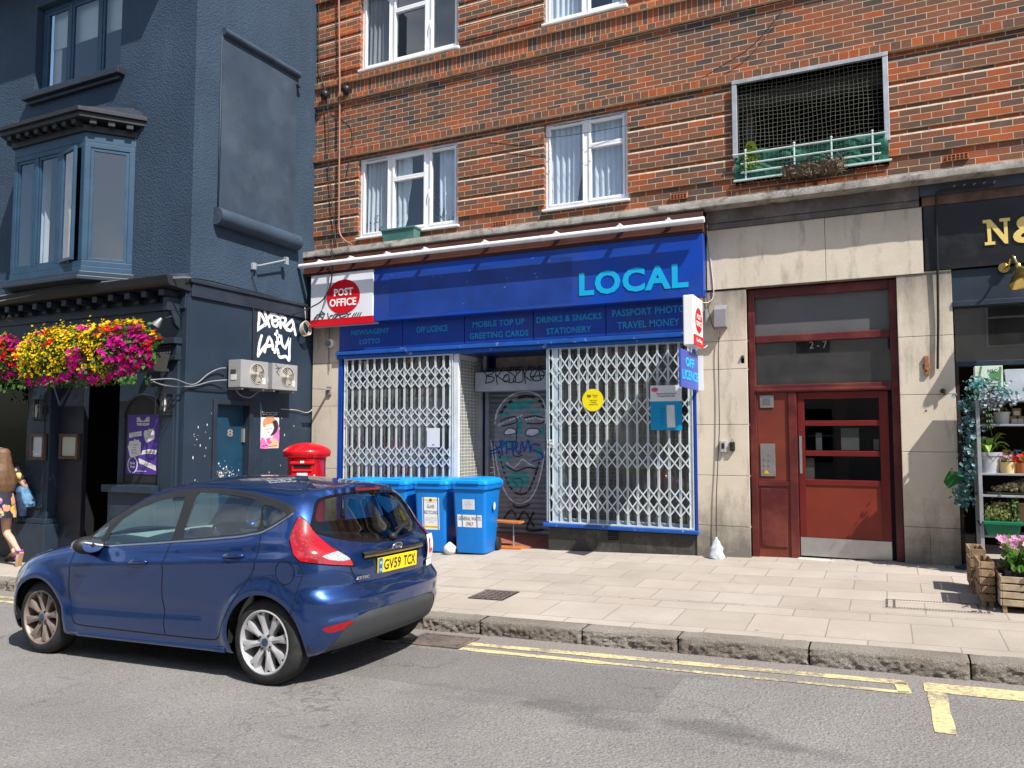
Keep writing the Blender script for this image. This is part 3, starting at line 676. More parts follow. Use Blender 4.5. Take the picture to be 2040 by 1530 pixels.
# ================================================================== CLOSED SHOP
sf=thing('shopfront','closed blue newsagent shopfront between two limestone piers','shopfront',(-5.1,0,0))
SB=M('shop_blue',(.004,.055,.38),.35,0,.12,2,dirt_haze=(.02,.04,.16),dscale=2.5)
SBD=M('shop_blue_dark',(.010,.022,.12),.4,0,.15,3)
SBT=M('trim_blue',(.012,.085,.36),.4,0,.15,4,dirt_haze=(.45,.5,.6),dscale=9,damt=(.62,.7))
BROWN=M('brown_timber',(.085,.030,.022),.55,0,.25,3,.2,30,dirt_haze=(.05,.02,.015))
mb=MB(); mb.box(-8.60,-2.035,-.21,.1,4.165,zl-.012); mb.box(-8.60,-2.035,-.235,.1,4.355,zl-.05); mb.box(-8.60,-2.035,-.245,-.2,4.19,4.215); mb.build('awning_box',BROWN,sf,bevel=.006)
# window frames: left bay, right bay
def shopwin(x0,x1,z0,z1,y,nm):
    mb=MB(); w=.05
    mb.box(x0,x1,y,y+.06,z1-w,z1); mb.box(x0,x1,y,y+.06,z0,z0+w); mb.box(x0,x0+w,y,y+.06,z0+w,z1-w); mb.box(x1-w,x1,y,y+.06,z0+w,z1-w)
    f=mb.build('window_frame',nm,sf,bevel=.004)
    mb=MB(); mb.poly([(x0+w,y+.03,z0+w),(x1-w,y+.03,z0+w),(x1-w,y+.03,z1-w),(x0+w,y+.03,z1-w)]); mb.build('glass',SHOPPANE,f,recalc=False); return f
WFR=M('pale_blue_frame',(.42,.52,.60),.5,0,.12,6)
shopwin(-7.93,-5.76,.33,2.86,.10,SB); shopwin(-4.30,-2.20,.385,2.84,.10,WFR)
for qa,qb,qc in ((-7.93,-7.86,-.2),(-2.235,-2.2,.38)): mb=MB(); mb.box(qa,qb,-.01,.1,qc,2.845); mb.build('corner_post',SB,sf,bevel=.004)
mb=MB(); mb.box(-4.30,-4.12,.0,.10,.385,2.84); mb.box(-4.30,-4.25,.101,.75,.3,2.84); mb.build('entrance_post',WFR,sf,bevel=.005)
# return light with weld mesh
mb=MB(); mb.box(-5.80,-5.72,.0,.06,-.1,2.80); mb.box(-5.80,-5.74,.74,.82,-.1,2.80); mb.box(-5.80,-5.74,.06,.74,2.72,2.80); mb.box(-5.80,-5.74,.06,.74,-.1,.4); mb.build('return_frame',M('white_frame_paint',(.62,.66,.68),.5,0,.12,6),sf,bevel=.004)
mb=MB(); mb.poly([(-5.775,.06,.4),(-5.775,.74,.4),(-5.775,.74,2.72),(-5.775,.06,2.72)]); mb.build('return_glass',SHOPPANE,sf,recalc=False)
mb=MB()
for i in range(15): mb.tube([(-5.735,.085+i*.046,.42),(-5.735,.085+i*.046,2.71)],.0055,4)
for j in range(46): mb.tube([(-5.738,.065,.43+j*.05),(-5.738,.735,.43+j*.05)],.0055,4)
mb.build('weld_mesh',M('cream_mesh',(.60,.60,.52),.5,0,.1,9),sf)
mb=MB(); mb.box(-5.79,-5.62,.82,.92,-.1,2.82); mb.build('blue_jamb',SBD,sf,bevel=.004)
mb=MB(); mb.box(-5.79,-4.25,.0,1.0,2.801,2.86); mb.box(-5.62,-4.2,.88,.95,2.5,2.80); mb.build('porch_soffit',SBD,sf)
# interior
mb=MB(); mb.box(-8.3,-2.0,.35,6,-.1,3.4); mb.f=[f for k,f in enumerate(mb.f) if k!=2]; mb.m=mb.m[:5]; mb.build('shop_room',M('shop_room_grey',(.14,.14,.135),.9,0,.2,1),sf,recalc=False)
mb=MB(); mb.box(-7.9,-6.2,1.6,2.2,0,1.0); mb.box(-3.9,-2.6,2.0,2.5,0,1.2); mb.box(-7.85,-7.2,.5,.9,0,1.35); mb.build('counter',M('counter_brown',(.22,.13,.07),.6,0,.2,3),sf)
mb=MB()
for x in (-7.2,-6.3,-3.6): mb.box(x,x+.7,1.0,1.15,1.1,2.2)
mb.build('display_rack',M('rack_grey',(.30,.29,.28),.7,0,.4,3),sf)
# stallriser, sill, vent
GRT=M('black_granite_tile',(.045,.043,.040),.35,0,.35,60,0,60,dirt_haze=(.12,.11,.10),dscale=4)
mb=MB()
for i in range(6): mb.box(-4.28+i*.347,-4.28+(i+1)*.347-.004,.02,.12,-.3,.31)
mb.box(-4.27,-2.21,.03,.11,-.3,.30); mb.box(-4.28,-4.2,.12,.8,-.3,.31); st=mb.build('stallriser',GRT,sf)
c=W(1222,1067,.02); mb=MB()
for i in range(5): mb.box(c.x-.075,c.x+.075,.012,.02,c.z-.06+i*.026,c.z-.045+i*.026)
mb.build('air_vent',DARK,st)
mb=MB(); mb.box(-4.34,-2.19,-.05,.12,.325,.378); mb.build('sill',SBT,sf,bevel=.012)
mb=MB(); mb.box(-7.93,-5.72,.0,.12,-.4,.31); mb.build('stallriser',GRT,sf)
# tiled step
t=NT('red_quarry_tiles'); br=t.new('ShaderNodeTexBrick'); br.offset=0; br.inputs['Color1'].default_value=(.24,.06,.04,1); br.inputs['Color2'].default_value=(.33,.10,.06,1); br.inputs['Mortar'].default_value=(.20,.16,.13,1)
br.inputs['Scale'].default_value=1; br.inputs['Brick Width'].default_value=.15; br.inputs['Row Height'].default_value=.15; br.inputs['Mortar Size'].default_value=.005
t.link(t.pos,br.inputs['Vector']); t.col(br.outputs['Color']); t.inp('Roughness',.6)
mb=MB(); mb.prism([(-5.74,.02,pave(-5.74,.02)-.1),(-5.74,.02,pave(-5.0,.02)+.008),(-5.74,.82,pave(-5.0,.02)+.11),(-5.74,.82,-.2)],(1.46,0,0)); mb.build('entrance_step',t.m,sf)
# roller shutter
YS=.80
def slat(z): 
    p=(z/.078)%1.0; return .016*math.sin(math.pi*min(1,p/.82)) if p<.82 else -.003
SHUT=M('shutter_grey',(.19,.195,.205),.5,.2,.25,3,dirt_haze=(.09,.09,.10),dscale=2)
SX0,SX1,SZ0,SZ1=-5.62,-4.25,.06,2.30
mb=MB(); rows=int((SZ1-SZ0)/.013)
mb.grid(lambda u,v:(SX0+(SX1-SX0)*u,YS-slat(SZ0+(SZ1-SZ0)*v),SZ0+(SZ1-SZ0)*v),2,rows); sh=mb.build('roller_shutter',SHUT,sf,smooth=50,recalc=False)
mb=MB(); mb.box(-5.66,-5.60,YS-.06,YS+.02,.02,2.34); mb.build('shutter_guide',M('guide_grey',(.28,.29,.31),.5,.3),sf,bevel=.004)
SBOX=M('shutter_box_grey',(.36,.39,.42),.5,.2,.12,4)
yb=.45; a=W(946,742,yb); b=W(1086,772,yb)
mb=MB(); mb.box(a.x,-4.23,yb,YS+.03,b.z-.03,a.z); sbx=mb.build('shutter_box',SBOX,sf,bevel=.008)
c0=W(965,705,yb+.1); mb=MB(); mb.box(c0.x-.02,c0.x+.025,yb+.1,yb+.15,a.z,2.80); mb.build('box_hanger',M('steel_grey',(.32,.33,.35),.5,.4),sbx)
NAMEP=M('faded_plaque',(.62,.58,.48),.7,0,.25,9)
p0=W(988,714,.86); p1=W(1086,738,.86)
mb=MB(); mb.box(p0.x,-4.22,.86,.88,p1.z-.15,p0.z+.02); mb.build('plaque',NAMEP,sf)
q0=W(991,727,.85); q1=W(1083,716,.85)
text('plaque_lettering','1 GARNET HOUSE',PF(.855),q0.x,W(1084,722,.85).x,p1.z-.03,p1.z+.075,M('black_lettering',(.02,.02,.02),.7),sf,ext=.002,bold=.008)
# --- painted face on the shutter (traced strokes laid over the slats)
def Q(zx,zy): 
    p=W(940+zx/3.644,690+zy/3.644,YS-.012); return (p.x,p.z)
def fillpoly(mb,pts,w,dz=.011):
    z0=min(p[1] for p in pts); z1=max(p[1] for p in pts); n=max(2,int((z1-z0)/dz))
    def iv(z):
        xs=[]
        for (a,b),(c,d) in zip(pts,pts[1:]+pts[:1]):
            if (b<=z)!=(d<=z): xs.append(a+(c-a)*(z-b)/(d-b))
        return sorted(xs)
    for i in range(n):
        za=z0+(z1-z0)*i/n; zb_=z0+(z1-z0)*(i+1)/n; xs=iv((za+zb_)/2)
        for a,b in zip(xs[::2],xs[1::2]): mb.poly([(a,YS-slat(za)-w,za),(b,YS-slat(za)-w,za),(b,YS-slat(zb_)-w,zb_),(a,YS-slat(zb_)-w,zb_)])
def stroke(mb,pts,wd,w):
    pts=[V((*p,0)) for p in pts]; pts=catmull(pts,5)
    for p,q in zip(pts,pts[1:]):
        d=(q-p)
        if d.length<1e-5: continue
        m=max(1,int(d.length/.02)); nrm=V((-d.y,d.x,0)).normalized()*wd/2
        for k in range(m):
            a=p+d*(k/m)-d.normalized()*.004; b=p+d*((k+1)/m)+d.normalized()*.004
            mb.poly([(c.x,YS-slat(c.y)-w,c.y) for c in (a+nrm,a-nrm,b-nrm,b+nrm)])
CY=M('teal_spray',(.06,.33,.34),.6,0,.2,9); PW=M('white_spray',(.70,.71,.74),.7,0,.2,9); BK=M('dark_spray',(.022,.024,.03),.6,0,.2,9); NB=M('navy_spray',(.02,.09,.36),.6,0,.15,9); GS=M('grey_spray',(.27,.275,.30),.7,0,.2,9)
m1,m2,m3,m4,m5=MB(),MB(),MB(),MB(),MB()
def ell(cx,cy,rx,ry,n=28,a0=0,a1=360): return [Q(cx+rx*math.cos(R(a0+(a1-a0)*i/n)),cy-ry*math.sin(R(a0+(a1-a0)*i/n))) for i in range(n+1)]
head=[(168,560),(185,470),(240,390),(320,340),(410,328),(490,360),(530,430),(535,560),(530,760),(500,930),(465,1040),(410,1120),(330,1140),(260,1085),(215,990),(180,850),(165,700)]
fillpoly(m5,[Q(*p) for p in head],.003)
stroke(m2,[Q(*p) for p in head[:8]],.022,.006); stroke(m2,[Q(*p) for p in head[8:]],.018,.006)
stroke(m3,[Q(x+12,y+16) for x,y in [(190,480),(245,405),(322,358),(410,346),(480,378),(515,440)]],.05,.005)
for P in ([(245,440),(300,395),(440,390),(455,420),(400,455),(300,470)],[(415,470),(490,455),(500,480),(430,485)],[(190,490),(250,478),(290,490),(230,510)],[(335,520),(362,520),(370,640),(335,640)],[(255,950),(300,915),(400,920),(425,955),(400,1010),(310,1030),(265,1000)],[(185,800),(290,805),(280,830),(195,835)],[(480,600),(525,590),(528,640),(490,650)],[(215,880),(280,875),(290,900),(225,905)],[(460,740),(510,735),(505,790),(470,795)],[(200,680),(320,690),(310,730),(215,730)],[(108,560),(128,570),(128,640),(112,620)]):
    fillpoly(m1,[Q(*p) for p in P],.006)
for P in ([(235,620),(270,595),(310,600),(320,625),(280,640),(240,640)],[(390,620),(420,598),(480,600),(495,625),(450,650),(400,645)]):
    fillpoly(m2,[Q(*p) for p in P],.006)
    stroke(m3,[Q(*p) for p in P+P[:1]],.014,.009)
for k in range(7):
    x=195+k*26; stroke(m2,[Q(x,575-k*11),(Q(x+14,560-k*10))],.018,.008)
    stroke(m2,[Q(390+k*22,515+abs(k-3)*4),Q(404+k*22,522+abs(k-3)*4)],.02,.008)
for P in ([(210,540),(300,510),(330,540),(300,560),(220,580)],[(380,520),(460,505),(525,530),(500,560),(400,560)]): stroke(m3,[Q(*p) for p in P],.02,.007)
stroke(m3,[Q(*p) for p in [(330,560),(320,700),(300,780),(330,800),(370,790)]],.016,.008)
stroke(m2,[Q(*p) for p in [(250,840),(300,880),(340,850),(370,820),(410,850),(460,870)]],.016,.008)
stroke(m3,[Q(*p) for p in [(240,860),(320,905),(400,880),(470,890)]],.022,.007)
stroke(m3,[Q(*p) for p in [(190,760),(230,900),(270,1010),(330,1070),(400,1060),(450,960),(490,840)]],.03,.005)
stroke(m2,[Q(*p) for p in [(125,520),(105,560),(108,640),(140,690)]],.016,.006); stroke(m2,[Q(*p) for p in [(165,880),(120,880),(105,905),(130,920),(170,905)]],.016,.006)
stroke(m2,[Q(*p) for p in [(140,700),(160,860),(170,1000),(175,1200),(185,1310)]],.016,.006)
stroke(m3,[Q(*p) for p in [(330,1010),(300,970),(340,960),(370,985),(350,1060)]],.012,.009)
for P in ([(230,1250),(290,1190),(330,1260)],[(330,1280),(380,1200),(450,1310)],[(450,1200),(400,1330),(520,1330)],[(300,1150),(340,1170),(420,1150)]): stroke(m3,[Q(*p) for p in P],.03,.006)
for P in ([(150,690),(180,735),(215,790)],[(140,760),(200,730),(225,680)],[(205,680),(225,790)],[(180,745),(250,700)],[(250,690),(255,780)],[(255,690),(300,700),(290,740),(255,745)],[(290,690),(300,780)],[(300,690),(330,700),(320,745),(300,745)],[(320,745),(345,785)],[(350,785),(365,690),(385,760),(410,680),(425,770)],[(500,720),(450,710),(430,745),(500,775),(515,810),(440,835)],[(120,785),(180,770)]):
    stroke(m4,[Q(*p) for p in P],.026,.011)
for mm,mt in ((m1,CY),(m2,PW),(m3,BK),(m4,NB),(m5,GS)): mm.build('spray_paint',mt,sh,recalc=False)
# tag on the shutter box
def QB(zx,zy): p=W(940+zx/3.644,690+zy/3.644,yb); return (p.x,p.z)
mm=MB(); pb=PF(yb)
for P in ([(65,175),(105,205),(100,270)],[(75,180),(140,165),(155,195),(110,215),(160,225),(150,255),(100,268)],[(170,165),(185,275)],[(130,185),(190,160),(215,175),(185,215),(175,210),(240,255)],[(235,215),(262,205),(270,240),(240,258),(228,235),(262,205),(275,250)],[(255,160),(300,150),(262,180),(300,205),(320,240),(290,265),(240,250)],[(315,145),(330,200),(370,150)],[(330,200),(300,250),(345,262),(372,240),(365,150)],[(375,155),(390,270)],[(420,145),(385,210),(430,250)],[(510,155),(450,165),(425,215),(460,250),(510,235),(525,190),(480,170)],[(440,245),(480,170),(500,245)],[(430,220),(525,210)]):
    pts=catmull([V((*QB(*p),0)) for p in P],5); mm.ribbon(pb,[(p.x,p.y) for p in pts],.017,.002)
mm.build('spray_paint',M('black_spray',(.012,.012,.014),.6),sbx,recalc=False)
# ---- blue fascia sign with LOCAL
FY=-.20
fs=thing('fascia_sign','long blue fascia sign reading LOCAL in pale cyan letters','sign',(-4.6,FY,3.7))
mb=MB(); mb.box(-7.12,-2.045,FY,-.05,3.345,4.16); mb.build('panel',M('fascia_blue',(.004,.052,.37),.32,0,.16,1.2,0,60,dirt_haze=(.035,.06,.20),dscale=1.1,damt=(.45,.7)),fs,bevel=.006)
def ghost(): return
p0=W(1153,545,FY); p1=W(1371,580,FY)
text('lettering','LOCAL',PF(FY),W(1154,560,FY).x,W(1371,545,FY).x,3.47,3.79,M('cyan_letter',(.005,.37,.64),.4,0,.03),fs,ext=.006,bold=.035)
# patch where the missing letters were peeled away
PEEL=M('faded_blue',(.012,.046,.25),.45,0,.2,2.5,dirt_haze=(.006,.05,.30),dscale=3)
mb=MB(); pts=[]
xa,xb_=W(775,600,FY).x,W(1140,560,FY).x
for i in range(25): pts.append((xa+(xb_-xa)*i/24,4.03+noise.noise((i*.7,1,1))*.05))
for i in range(13): pts.append((xb_+noise.noise((i*.9,4,1))*.02,4.0-(4.0-3.42)*i/12))
for i in range(25): pts.append((xb_-(xb_-xa)*i/24,3.40+noise.noise((i*.8,9,1))*.015))
mb.poly([PF(FY)(a,b,.0015) for a,b in pts]); mb.build('faded_patch',PEEL,fs,recalc=False)
SCR=M('scratch_white',(.45,.5,.6),.6)
mb=MB()
for px,py in [(862,551),(880,553),(935,540),(930,563),(922,605),(1010,555),(1063,545),(1067,552),(1094,520),(1060,515),(1004,573),(780,549)]:
    p=W(px,py,FY); l=random.uniform(.012,.04); an=random.choice([0,1.3,.4]); mb.ribbon(PF(FY),[(p.x,p.z),(p.x+l*math.cos(an),p.z+l*math.sin(an))],.004,.002,False)
mb.build('scratch',SCR,fs,recalc=False)
# ---- post office panel
PY=-.215
po=thing('post_office_sign','white and red POST OFFICE panel beside the pub wall','sign',(-7.75,PY,3.7))
mb=MB(); mb.box(-8.35,-7.125,PY,-.05,3.325,4.16); mb.build('panel',M('sign_white',(.74,.76,.80),.3,0,.05,2),po,bevel=.005)
REDS=M('sign_red',(.58,.006,.016),.35,0,.05)
mb=MB(); mb.box(-8.351,-7.124,PY-.004,PY+.05,3.324,3.435); mb.build('red_band',REDS,po)
c=W(684,591,PY); mb=MB(); mb.disc(PF(PY),c.x,c.z,.325,.004,rb=.275,n=48); mb.build('red_oval',REDS,po,recalc=False)
LW=M('letter_white',(.80,.80,.80),.4)
text('lettering','POST',PF(PY),c.x-.18,c.x+.19,c.z+.015,c.z+.135,LW,po,w=.005,bold=.03); text('lettering','OFFICE',PF(PY),c.x-.265,c.x+.255,c.z-.15,c.z-.025,LW,po,w=.005,bold=.03)
mm=MB()
def QP(zx,zy): p=W(600+zx/5.1,480+zy/5.1,PY); return (p.x,p.z)
for P in ([(135,790),(165,750),(205,745),(240,740)],[(205,715),(242,742),(215,795)],[(160,800),(195,760),(225,790)],[(272,735),(280,800),(300,760),(325,755)],[(318,790),(345,745),(375,745),(330,795)],[(345,790),(385,745),(400,775)],[(395,750),(470,735)],[(400,760),(395,785),(460,760)],[(455,715),(480,750),(505,735)],[(480,750),(475,775)],[(520,770),(545,735)],[(545,770),(565,730)],[(565,775),(590,728)],[(592,768),(612,728)],[(130,800),(150,780)]):
    mm.ribbon(PF(PY),[QP(*p) for p in P],.018,.005)
mm.build('black_tag',M('marker_grey',(.05,.055,.065),.7),po,recalc=False)
# ---- service panels under the fascia
sv=thing('service_sign','row of dark blue panels listing newsagent, off licence, cards, drinks and travel money','sign',(-5.1,-.06,2.85))
SY=-.055
TXT=M('dim_cyan_letter',(.010,.25,.55),.45,0,.05)
pbx=[676,802,925,1062,1207,1368]
SVB=M('service_blue',(.006,.044,.31),.4,0,.15,2,dirt_haze=(.03,.04,.15),dscale=1.5)
ls=[[('NEWSAGENT',700,775,.60,.80),('LOTTO',717,757,.22,.42)],[('OFF LICENCE',830,892,.52,.76)],[('MOBILE TOP UP',942,1045,.58,.80),('GREETING CARDS',936,1053,.16,.38)],[('DRINKS & SNACKS',1069,1199,.58,.80),('STATIONERY',1089,1178,.16,.38)],[('PASSPORT PHOTO',1220,1366,.62,.86),('TRAVEL MONEY',1230,1354,.2,.44)]]
for i in range(5):
    xa=W(pbx[i],650,SY).x; xb_=W(pbx[i+1],650,SY).x
    mb=MB(); mb.box(xa+.006,xb_-.006,SY,.1,2.93,3.35); pn=mb.build('panel',SVB,sv,bevel=.004)
    for s,u0,u1,v0,v1 in ls[i]: text('lettering',s,PF(SY),W(u0,660,SY).x,W(u1,660,SY).x,2.93+.40*v0,2.93+.40*v1,TXT,pn,ext=.003,bold=.02)
mb=MB(); mb.box(-7.95,-2.2,-.075,.1,2.86,2.915); mb.box(-7.95,-2.2,-.055,.1,2.915,2.928); mb.box(-7.95,-2.2,-.04,.1,2.80,2.858); mb.build('rail',SBT,sv,bevel=.008)
# ---- awning roller tube
mb=MB(); gy=-.36
A=W(597,531,gy); B=W(1403,437,gy); mb.tube([A,B],.038,16); 
for u in (.33,.66): mb.cyl(A.lerp(B,u-.004),A.lerp(B,u+.004),.041,n=16)
aw=tag(mb.build('awning_tube',M('white_enamel',(.72,.72,.72),.3,.0,.08,5),smooth=40),'long white awning roller tube above the blue fascia','awning')
mb=MB()
for u in (.06,.155,.26,.365,.52,.69,.83,.93):
    p=A.lerp(B,u); mb.box(p.x-.035,p.x+.035,gy-.02,-.2,p.z+.036,p.z+.05); mb.box(p.x-.012,p.x+.012,gy-.01,-.2,p.z+.05,p.z+.075)
mb.build('bracket',M('white_enamel',(.72,.72,.72)),aw)
# ================================================================== SECURITY GRILLES
GRILLE=M('grille_white',(.52,.58,.60),.4,.0,.08,6,dirt_haze=(.40,.42,.42),dscale=9,damt=(.62,.8))
def grille(name,label,xs,z0,z1,bands,y=-.004):
    xs=[xs[0]]+[q+random.uniform(-.005,.005) for q in xs[1:-1]]+[xs[-1]]
    g=thing(name,label,'security grille',((xs[0]+xs[-1])/2,y,z0),'folding security grilles across the closed shop')
    mb=MB()
    for i,x in enumerate(xs):
        w=.0135 if 0<i<len(xs)-1 else .03
        mb.box(x-w,x-w+.010,y-.012,y+.012,z0,z1); mb.box(x+w-.010,x+w,y-.012,y+.012,z0,z1); mb.box(x-w,x+w,y+.004,y+.010,z0,z1)
    mb.build('upright',GRILLE,g)
    for c,d in bands:
        mb=MB()
        for a,b in zip(xs,xs[1:]):
            for k in range(2):
                za=c+(d-c)*k/2; zb=c+(d-c)*(k+1)/2
                jz=random.uniform(-.006,.006)
                for (p,q,yo) in ((za+jz,zb+jz,-.014),(zb+jz,za+jz,-.019)):
                    dx,dz=b-a,q-p; L=math.hypot(dx,dz); nx,nz=-dz/L*.0085,dx/L*.0085
                    mb.prism([(a+nx,y+yo,p+nz),(a-nx,y+yo,p-nz),(b-nx,y+yo,q-nz),(b+nx,y+yo,q+nz)],(0,-.0045,0))
        mb.build('lattice',GRILLE,g)
    mb=MB(); mb.box(xs[0]-.03,xs[-1]+.03,y-.02,y+.02,z1,z1+.03); mb.build('track',GRILLE,g); mb=MB(); mb.box(xs[0]-.03,xs[-1]+.03,y-.02,y+.02,z0-.02,z0); mb.build('track',GRILLE,g)
    return g
gx=[W(1060+q/3.122,900,0).x for q in (120,180,237,293,350,410,470,530,593,657,722,787,852,920,990)]
def gz(zy,zx=500): return W(1060+zx/3.122,640+zy/3.122,0).z
gr=grille('folding_grille','wide white folding lattice grille with a round yellow notice and a cyan poster',gx,.40,2.79,[(gz(1195),gz(1025)),(gz(915),gz(750)),(gz(645),gz(480)),(gz(385),gz(205))])
gl=[W(660+q/3.326,850,0).x for q in (95,140,188,236,285,334,383,432,482,533,585,636,690,742,795)]
def gzl(zy): return W(660+450/3.326,660+zy/3.326,0).z
gr2=grille('folding_grille','white folding lattice grille behind the blue bins',gl,.34,2.78,[(.45,.82),(gzl(895),gzl(760)),(gzl(630),gzl(505)),(gzl(375),gzl(240))])
# posters hung on the grilles
YP=-.03
ys=thing('yellow_notice','round yellow notice stuck on the wide grille','notice',W(1181,797,YP))
c=W(1181,797,YP); mb=MB(); mb.cyl((c.x,YP,c.z),(c.x,YP-.004,c.z),.152,n=40); mb.build('disc',M('yellow_card',(.80,.66,.01),.4,0,.04),ys)
INK=M('ink_black',(.02,.02,.02),.6)
text('lettering','W',PF(YP),c.x-.085,c.x-.02,c.z+.03,c.z+.075,INK,ys,w=.0045,ext=.001,bold=.05)
text('lettering','Western\nUnion',PF(YP),c.x-.005,c.x+.075,c.z+.035,c.z+.075,INK,ys,w=.0045,ext=.001)
text('lettering','Send and\nreceive\nmoney here',PF(YP),c.x-.055,c.x+.075,c.z-.075,c.z+.005,INK,ys,w=.0045,ext=.001)
pp=thing('closure_notice','white and bright blue Post Office closure poster beside the off licence sign','notice',W(1327,856,YP))
def QC(zx,zy): p=W(1270+zx/11.77,740+zy/11.77,YP); return p
a=QC(300,335);b=QC(1050,1380); x0,x1=a.x,b.x; zt,zb=QC(600,325).z,QC(600,1375).z; zm=QC(600,700).z
mb=MB(); mb.box(x0,x1,YP-.004,YP,zm,zt); mb.build('header',M('paper_white',(.66,.68,.70),.5,0,.04),pp)
mb=MB(); mb.box(x0,x1,YP-.0045,YP,zb,zm); mb.build('body_panel',M('cyan_print',(.0,.25,.50),.5,0,.06,3),pp)
q=QC(405,430); mb=MB(); mb.disc(PF(YP),q.x,q.z,.045,.0055,rb=.03); mb.build('emblem',M('pink_red_print',(.55,.08,.13),.5),pp,recalc=False)
text('lettering','Temporary closure of this branch\nSt Georges Road Post Office',PF(YP),QC(430,0).x,QC(905,0).x,QC(600,610).z,QC(600,495).z,INK,pp,w=.0045,ext=.001,bold=.01)
mb=MB(); e=[QC(683,790),QC(868,785),QC(893,1310),QC(700,1320)]; mb.prism([(p.x,YP-.006,p.z) for p in e],(0,-.002,0)); mb.build('taped_note',M('paper_grey',(.56,.58,.62),.6),pp)
text('small_print','Alternative\nbranches\nnearby\nand their\nopening\nhours',PF(YP),QC(500,0).x,QC(635,0).x,QC(0,1265).z,QC(0,850).z,M('dark_cyan_print',(.0,.15,.36),.5),pp,w=.0048,ext=.0008)
wn=thing('white_notice','plain white paper notice hung on the grille behind the bins','notice',W(863,891,YP))
a=W(851,853,YP);b=W(876,891,YP); mb=MB(); mb.box(a.x,b.x,YP-.004,YP,b.z,a.z); mb.build('sheet',M('paper_white',(.66,.68,.70)),wn)
mb=MB(); mb.box((a.x+b.x)/2-.02,(a.x+b.x)/2+.02,YP-.0052,YP-.004,b.z+.03,b.z+.042); mb.build('print',INK,wn)
st=thing('small_sticker','small black and white sticker on the white entrance post','sticker',W(1097,890,-.004))
c=W(1097,884,0); mb=MB(); mb.box(c.x-.05,c.x+.05,-.006,-.001,c.z-.06,c.z+.06); mb.build('label_sheet',M('paper_white',(.66,.68,.7)),st)
mb=MB(); mb.ribbon(PF(0),[(c.x-.035,c.z-.02),(c.x-.01,c.z+.025),(c.x+.03,c.z+.03)],.018,.0065); mb.ribbon(PF(0),[(c.x-.04,c.z+.0),(c.x+.04,c.z-.03)],.012,.0065); mb.build('print',INK,st,recalc=False)
# ================================================================== PROJECTING SIGNS
p1=thing('projecting_sign','white projecting box sign with red POST OFFICE oval above the off licence sign','sign',(-2.12,-.5,2.67))
xs0,xs1=-2.18,-2.05
mb=MB(); mb.box(xs0,xs1,-.76,-.25,2.665,3.275); mb.build('box',M('opal_plastic',(.78,.78,.76),.3,0,.03,3),p1,bevel=.012)
pr=PS(xs1); zc=2.99; mb=MB(); mb.disc(pr,-.50,zc,.185,.003,rb=.155,n=44); mb.build('red_oval',REDS,p1,recalc=False)
text('lettering','POST\nOFFICE',pr,-.645,-.355,zc-.075,zc+.075,LW,p1,w=.004,ext=.002,bold=.02)
mb=MB(); mb.box(xs1-.02,xs1+.004,-.758,-.252,2.667,2.80); mb.build('red_band',REDS,p1)
text('lettering','Travel Money',pr,-.66,-.34,2.705,2.765,LW,p1,w=.006,ext=.002,bold=.02)
pl_=PS(xs0); 
mb=MB(); mb.tube([(-2.12,-.25,3.2),(-2.12,.0,3.2)],.018,8); mb.tube([(-2.12,-.25,2.75),(-2.12,.0,2.75)],.018,8); mb.build('bracket',M('steel_grey',(.32,.33,.35),.5,.4),p1)
p2=thing('projecting_sign','blue projecting OFF LICENCE sign fixed below the white post office box sign','sign',(-2.14,-.5,2.15))
ya,yb2=S(1357,735,-2.13).y,S(1391,740,-2.13).y
za=S(1392,778,-2.13).z; zb2=S(1392,708,-2.13).z
mb=MB(); mb.box(-2.155,-2.13,ya,yb2,za,zb2); mb.build('panel',M('violet_blue',(.045,.08,.42),.4,0,.06,2),p2,bevel=.003)
CYL=M('bright_cyan_letter',(.0,.50,.85),.4)
pr=PS(-2.13); hh=zb2-za
text('lettering','OFF',pr,ya+(yb2-ya)*.25,ya+(yb2-ya)*.74,za+hh*.57,za+hh*.82,CYL,p2,w=.001,ext=.003,bold=.03)
text('lettering','LICENCE',pr,ya+(yb2-ya)*.06,ya+(yb2-ya)*.97,za+hh*.22,za+hh*.48,CYL,p2,w=.001,ext=.003,bold=.02)
mb=MB(); mb.box(-2.15,-2.07,yb2,yb2+.015,za-.0,zb2-.01); mb.box(-2.15,-2.135,yb2+.015,.0,za+.05,za+.09); mb.box(-2.15,-2.135,yb2+.015,.0,zb2-.1,zb2-.06); mb.build('flange',M('opal_plastic',(.78,.78,.76)),p2)
# ---- fixings on the middle pier
t=thing('junction_box','grey wedge shaped plastic box with cables on the pier beside the projecting signs','electrical box',W(1435,655,0))
a=W(1423,655,-.1);b=W(1444,655,-.1); top=W(1434,607,-.1).z; bot=W(1434,652,-.1).z
mb=MB(); mb.prism([(a.x,0,bot),(a.x,-.13,bot),(a.x,-.13,top-.06),(a.x,-.06,top),(a.x,0,top)],(b.x-a.x+.02,0,0)); mb.build('housing',M('box_grey_plastic',(.22,.22,.24),.5,0,.08,4),t,bevel=.006)
CABW=M('dirty_white_cable',(.55,.48,.40),.6,0,.1,9); CABK=M('black_cable',(.02,.02,.022),.5)
def cable(name,label,pts,r,mat,parent=None):
    mb=MB(); mb.tube(catmull(pts,6),r,6); o=mb.build(name,mat,parent,smooth=180)
    if parent is None: tag(o,label,'cable')
    return o
def FW(px,py,y=-.02): return W(px,py,y)
cable('cable','',[FW(1432,652,-.05),FW(1431,664),FW(1433,671)],.006,CABW,t); cable('cable','',[FW(1438,652,-.05),FW(1438,664),FW(1434,671)],.006,CABW,t)
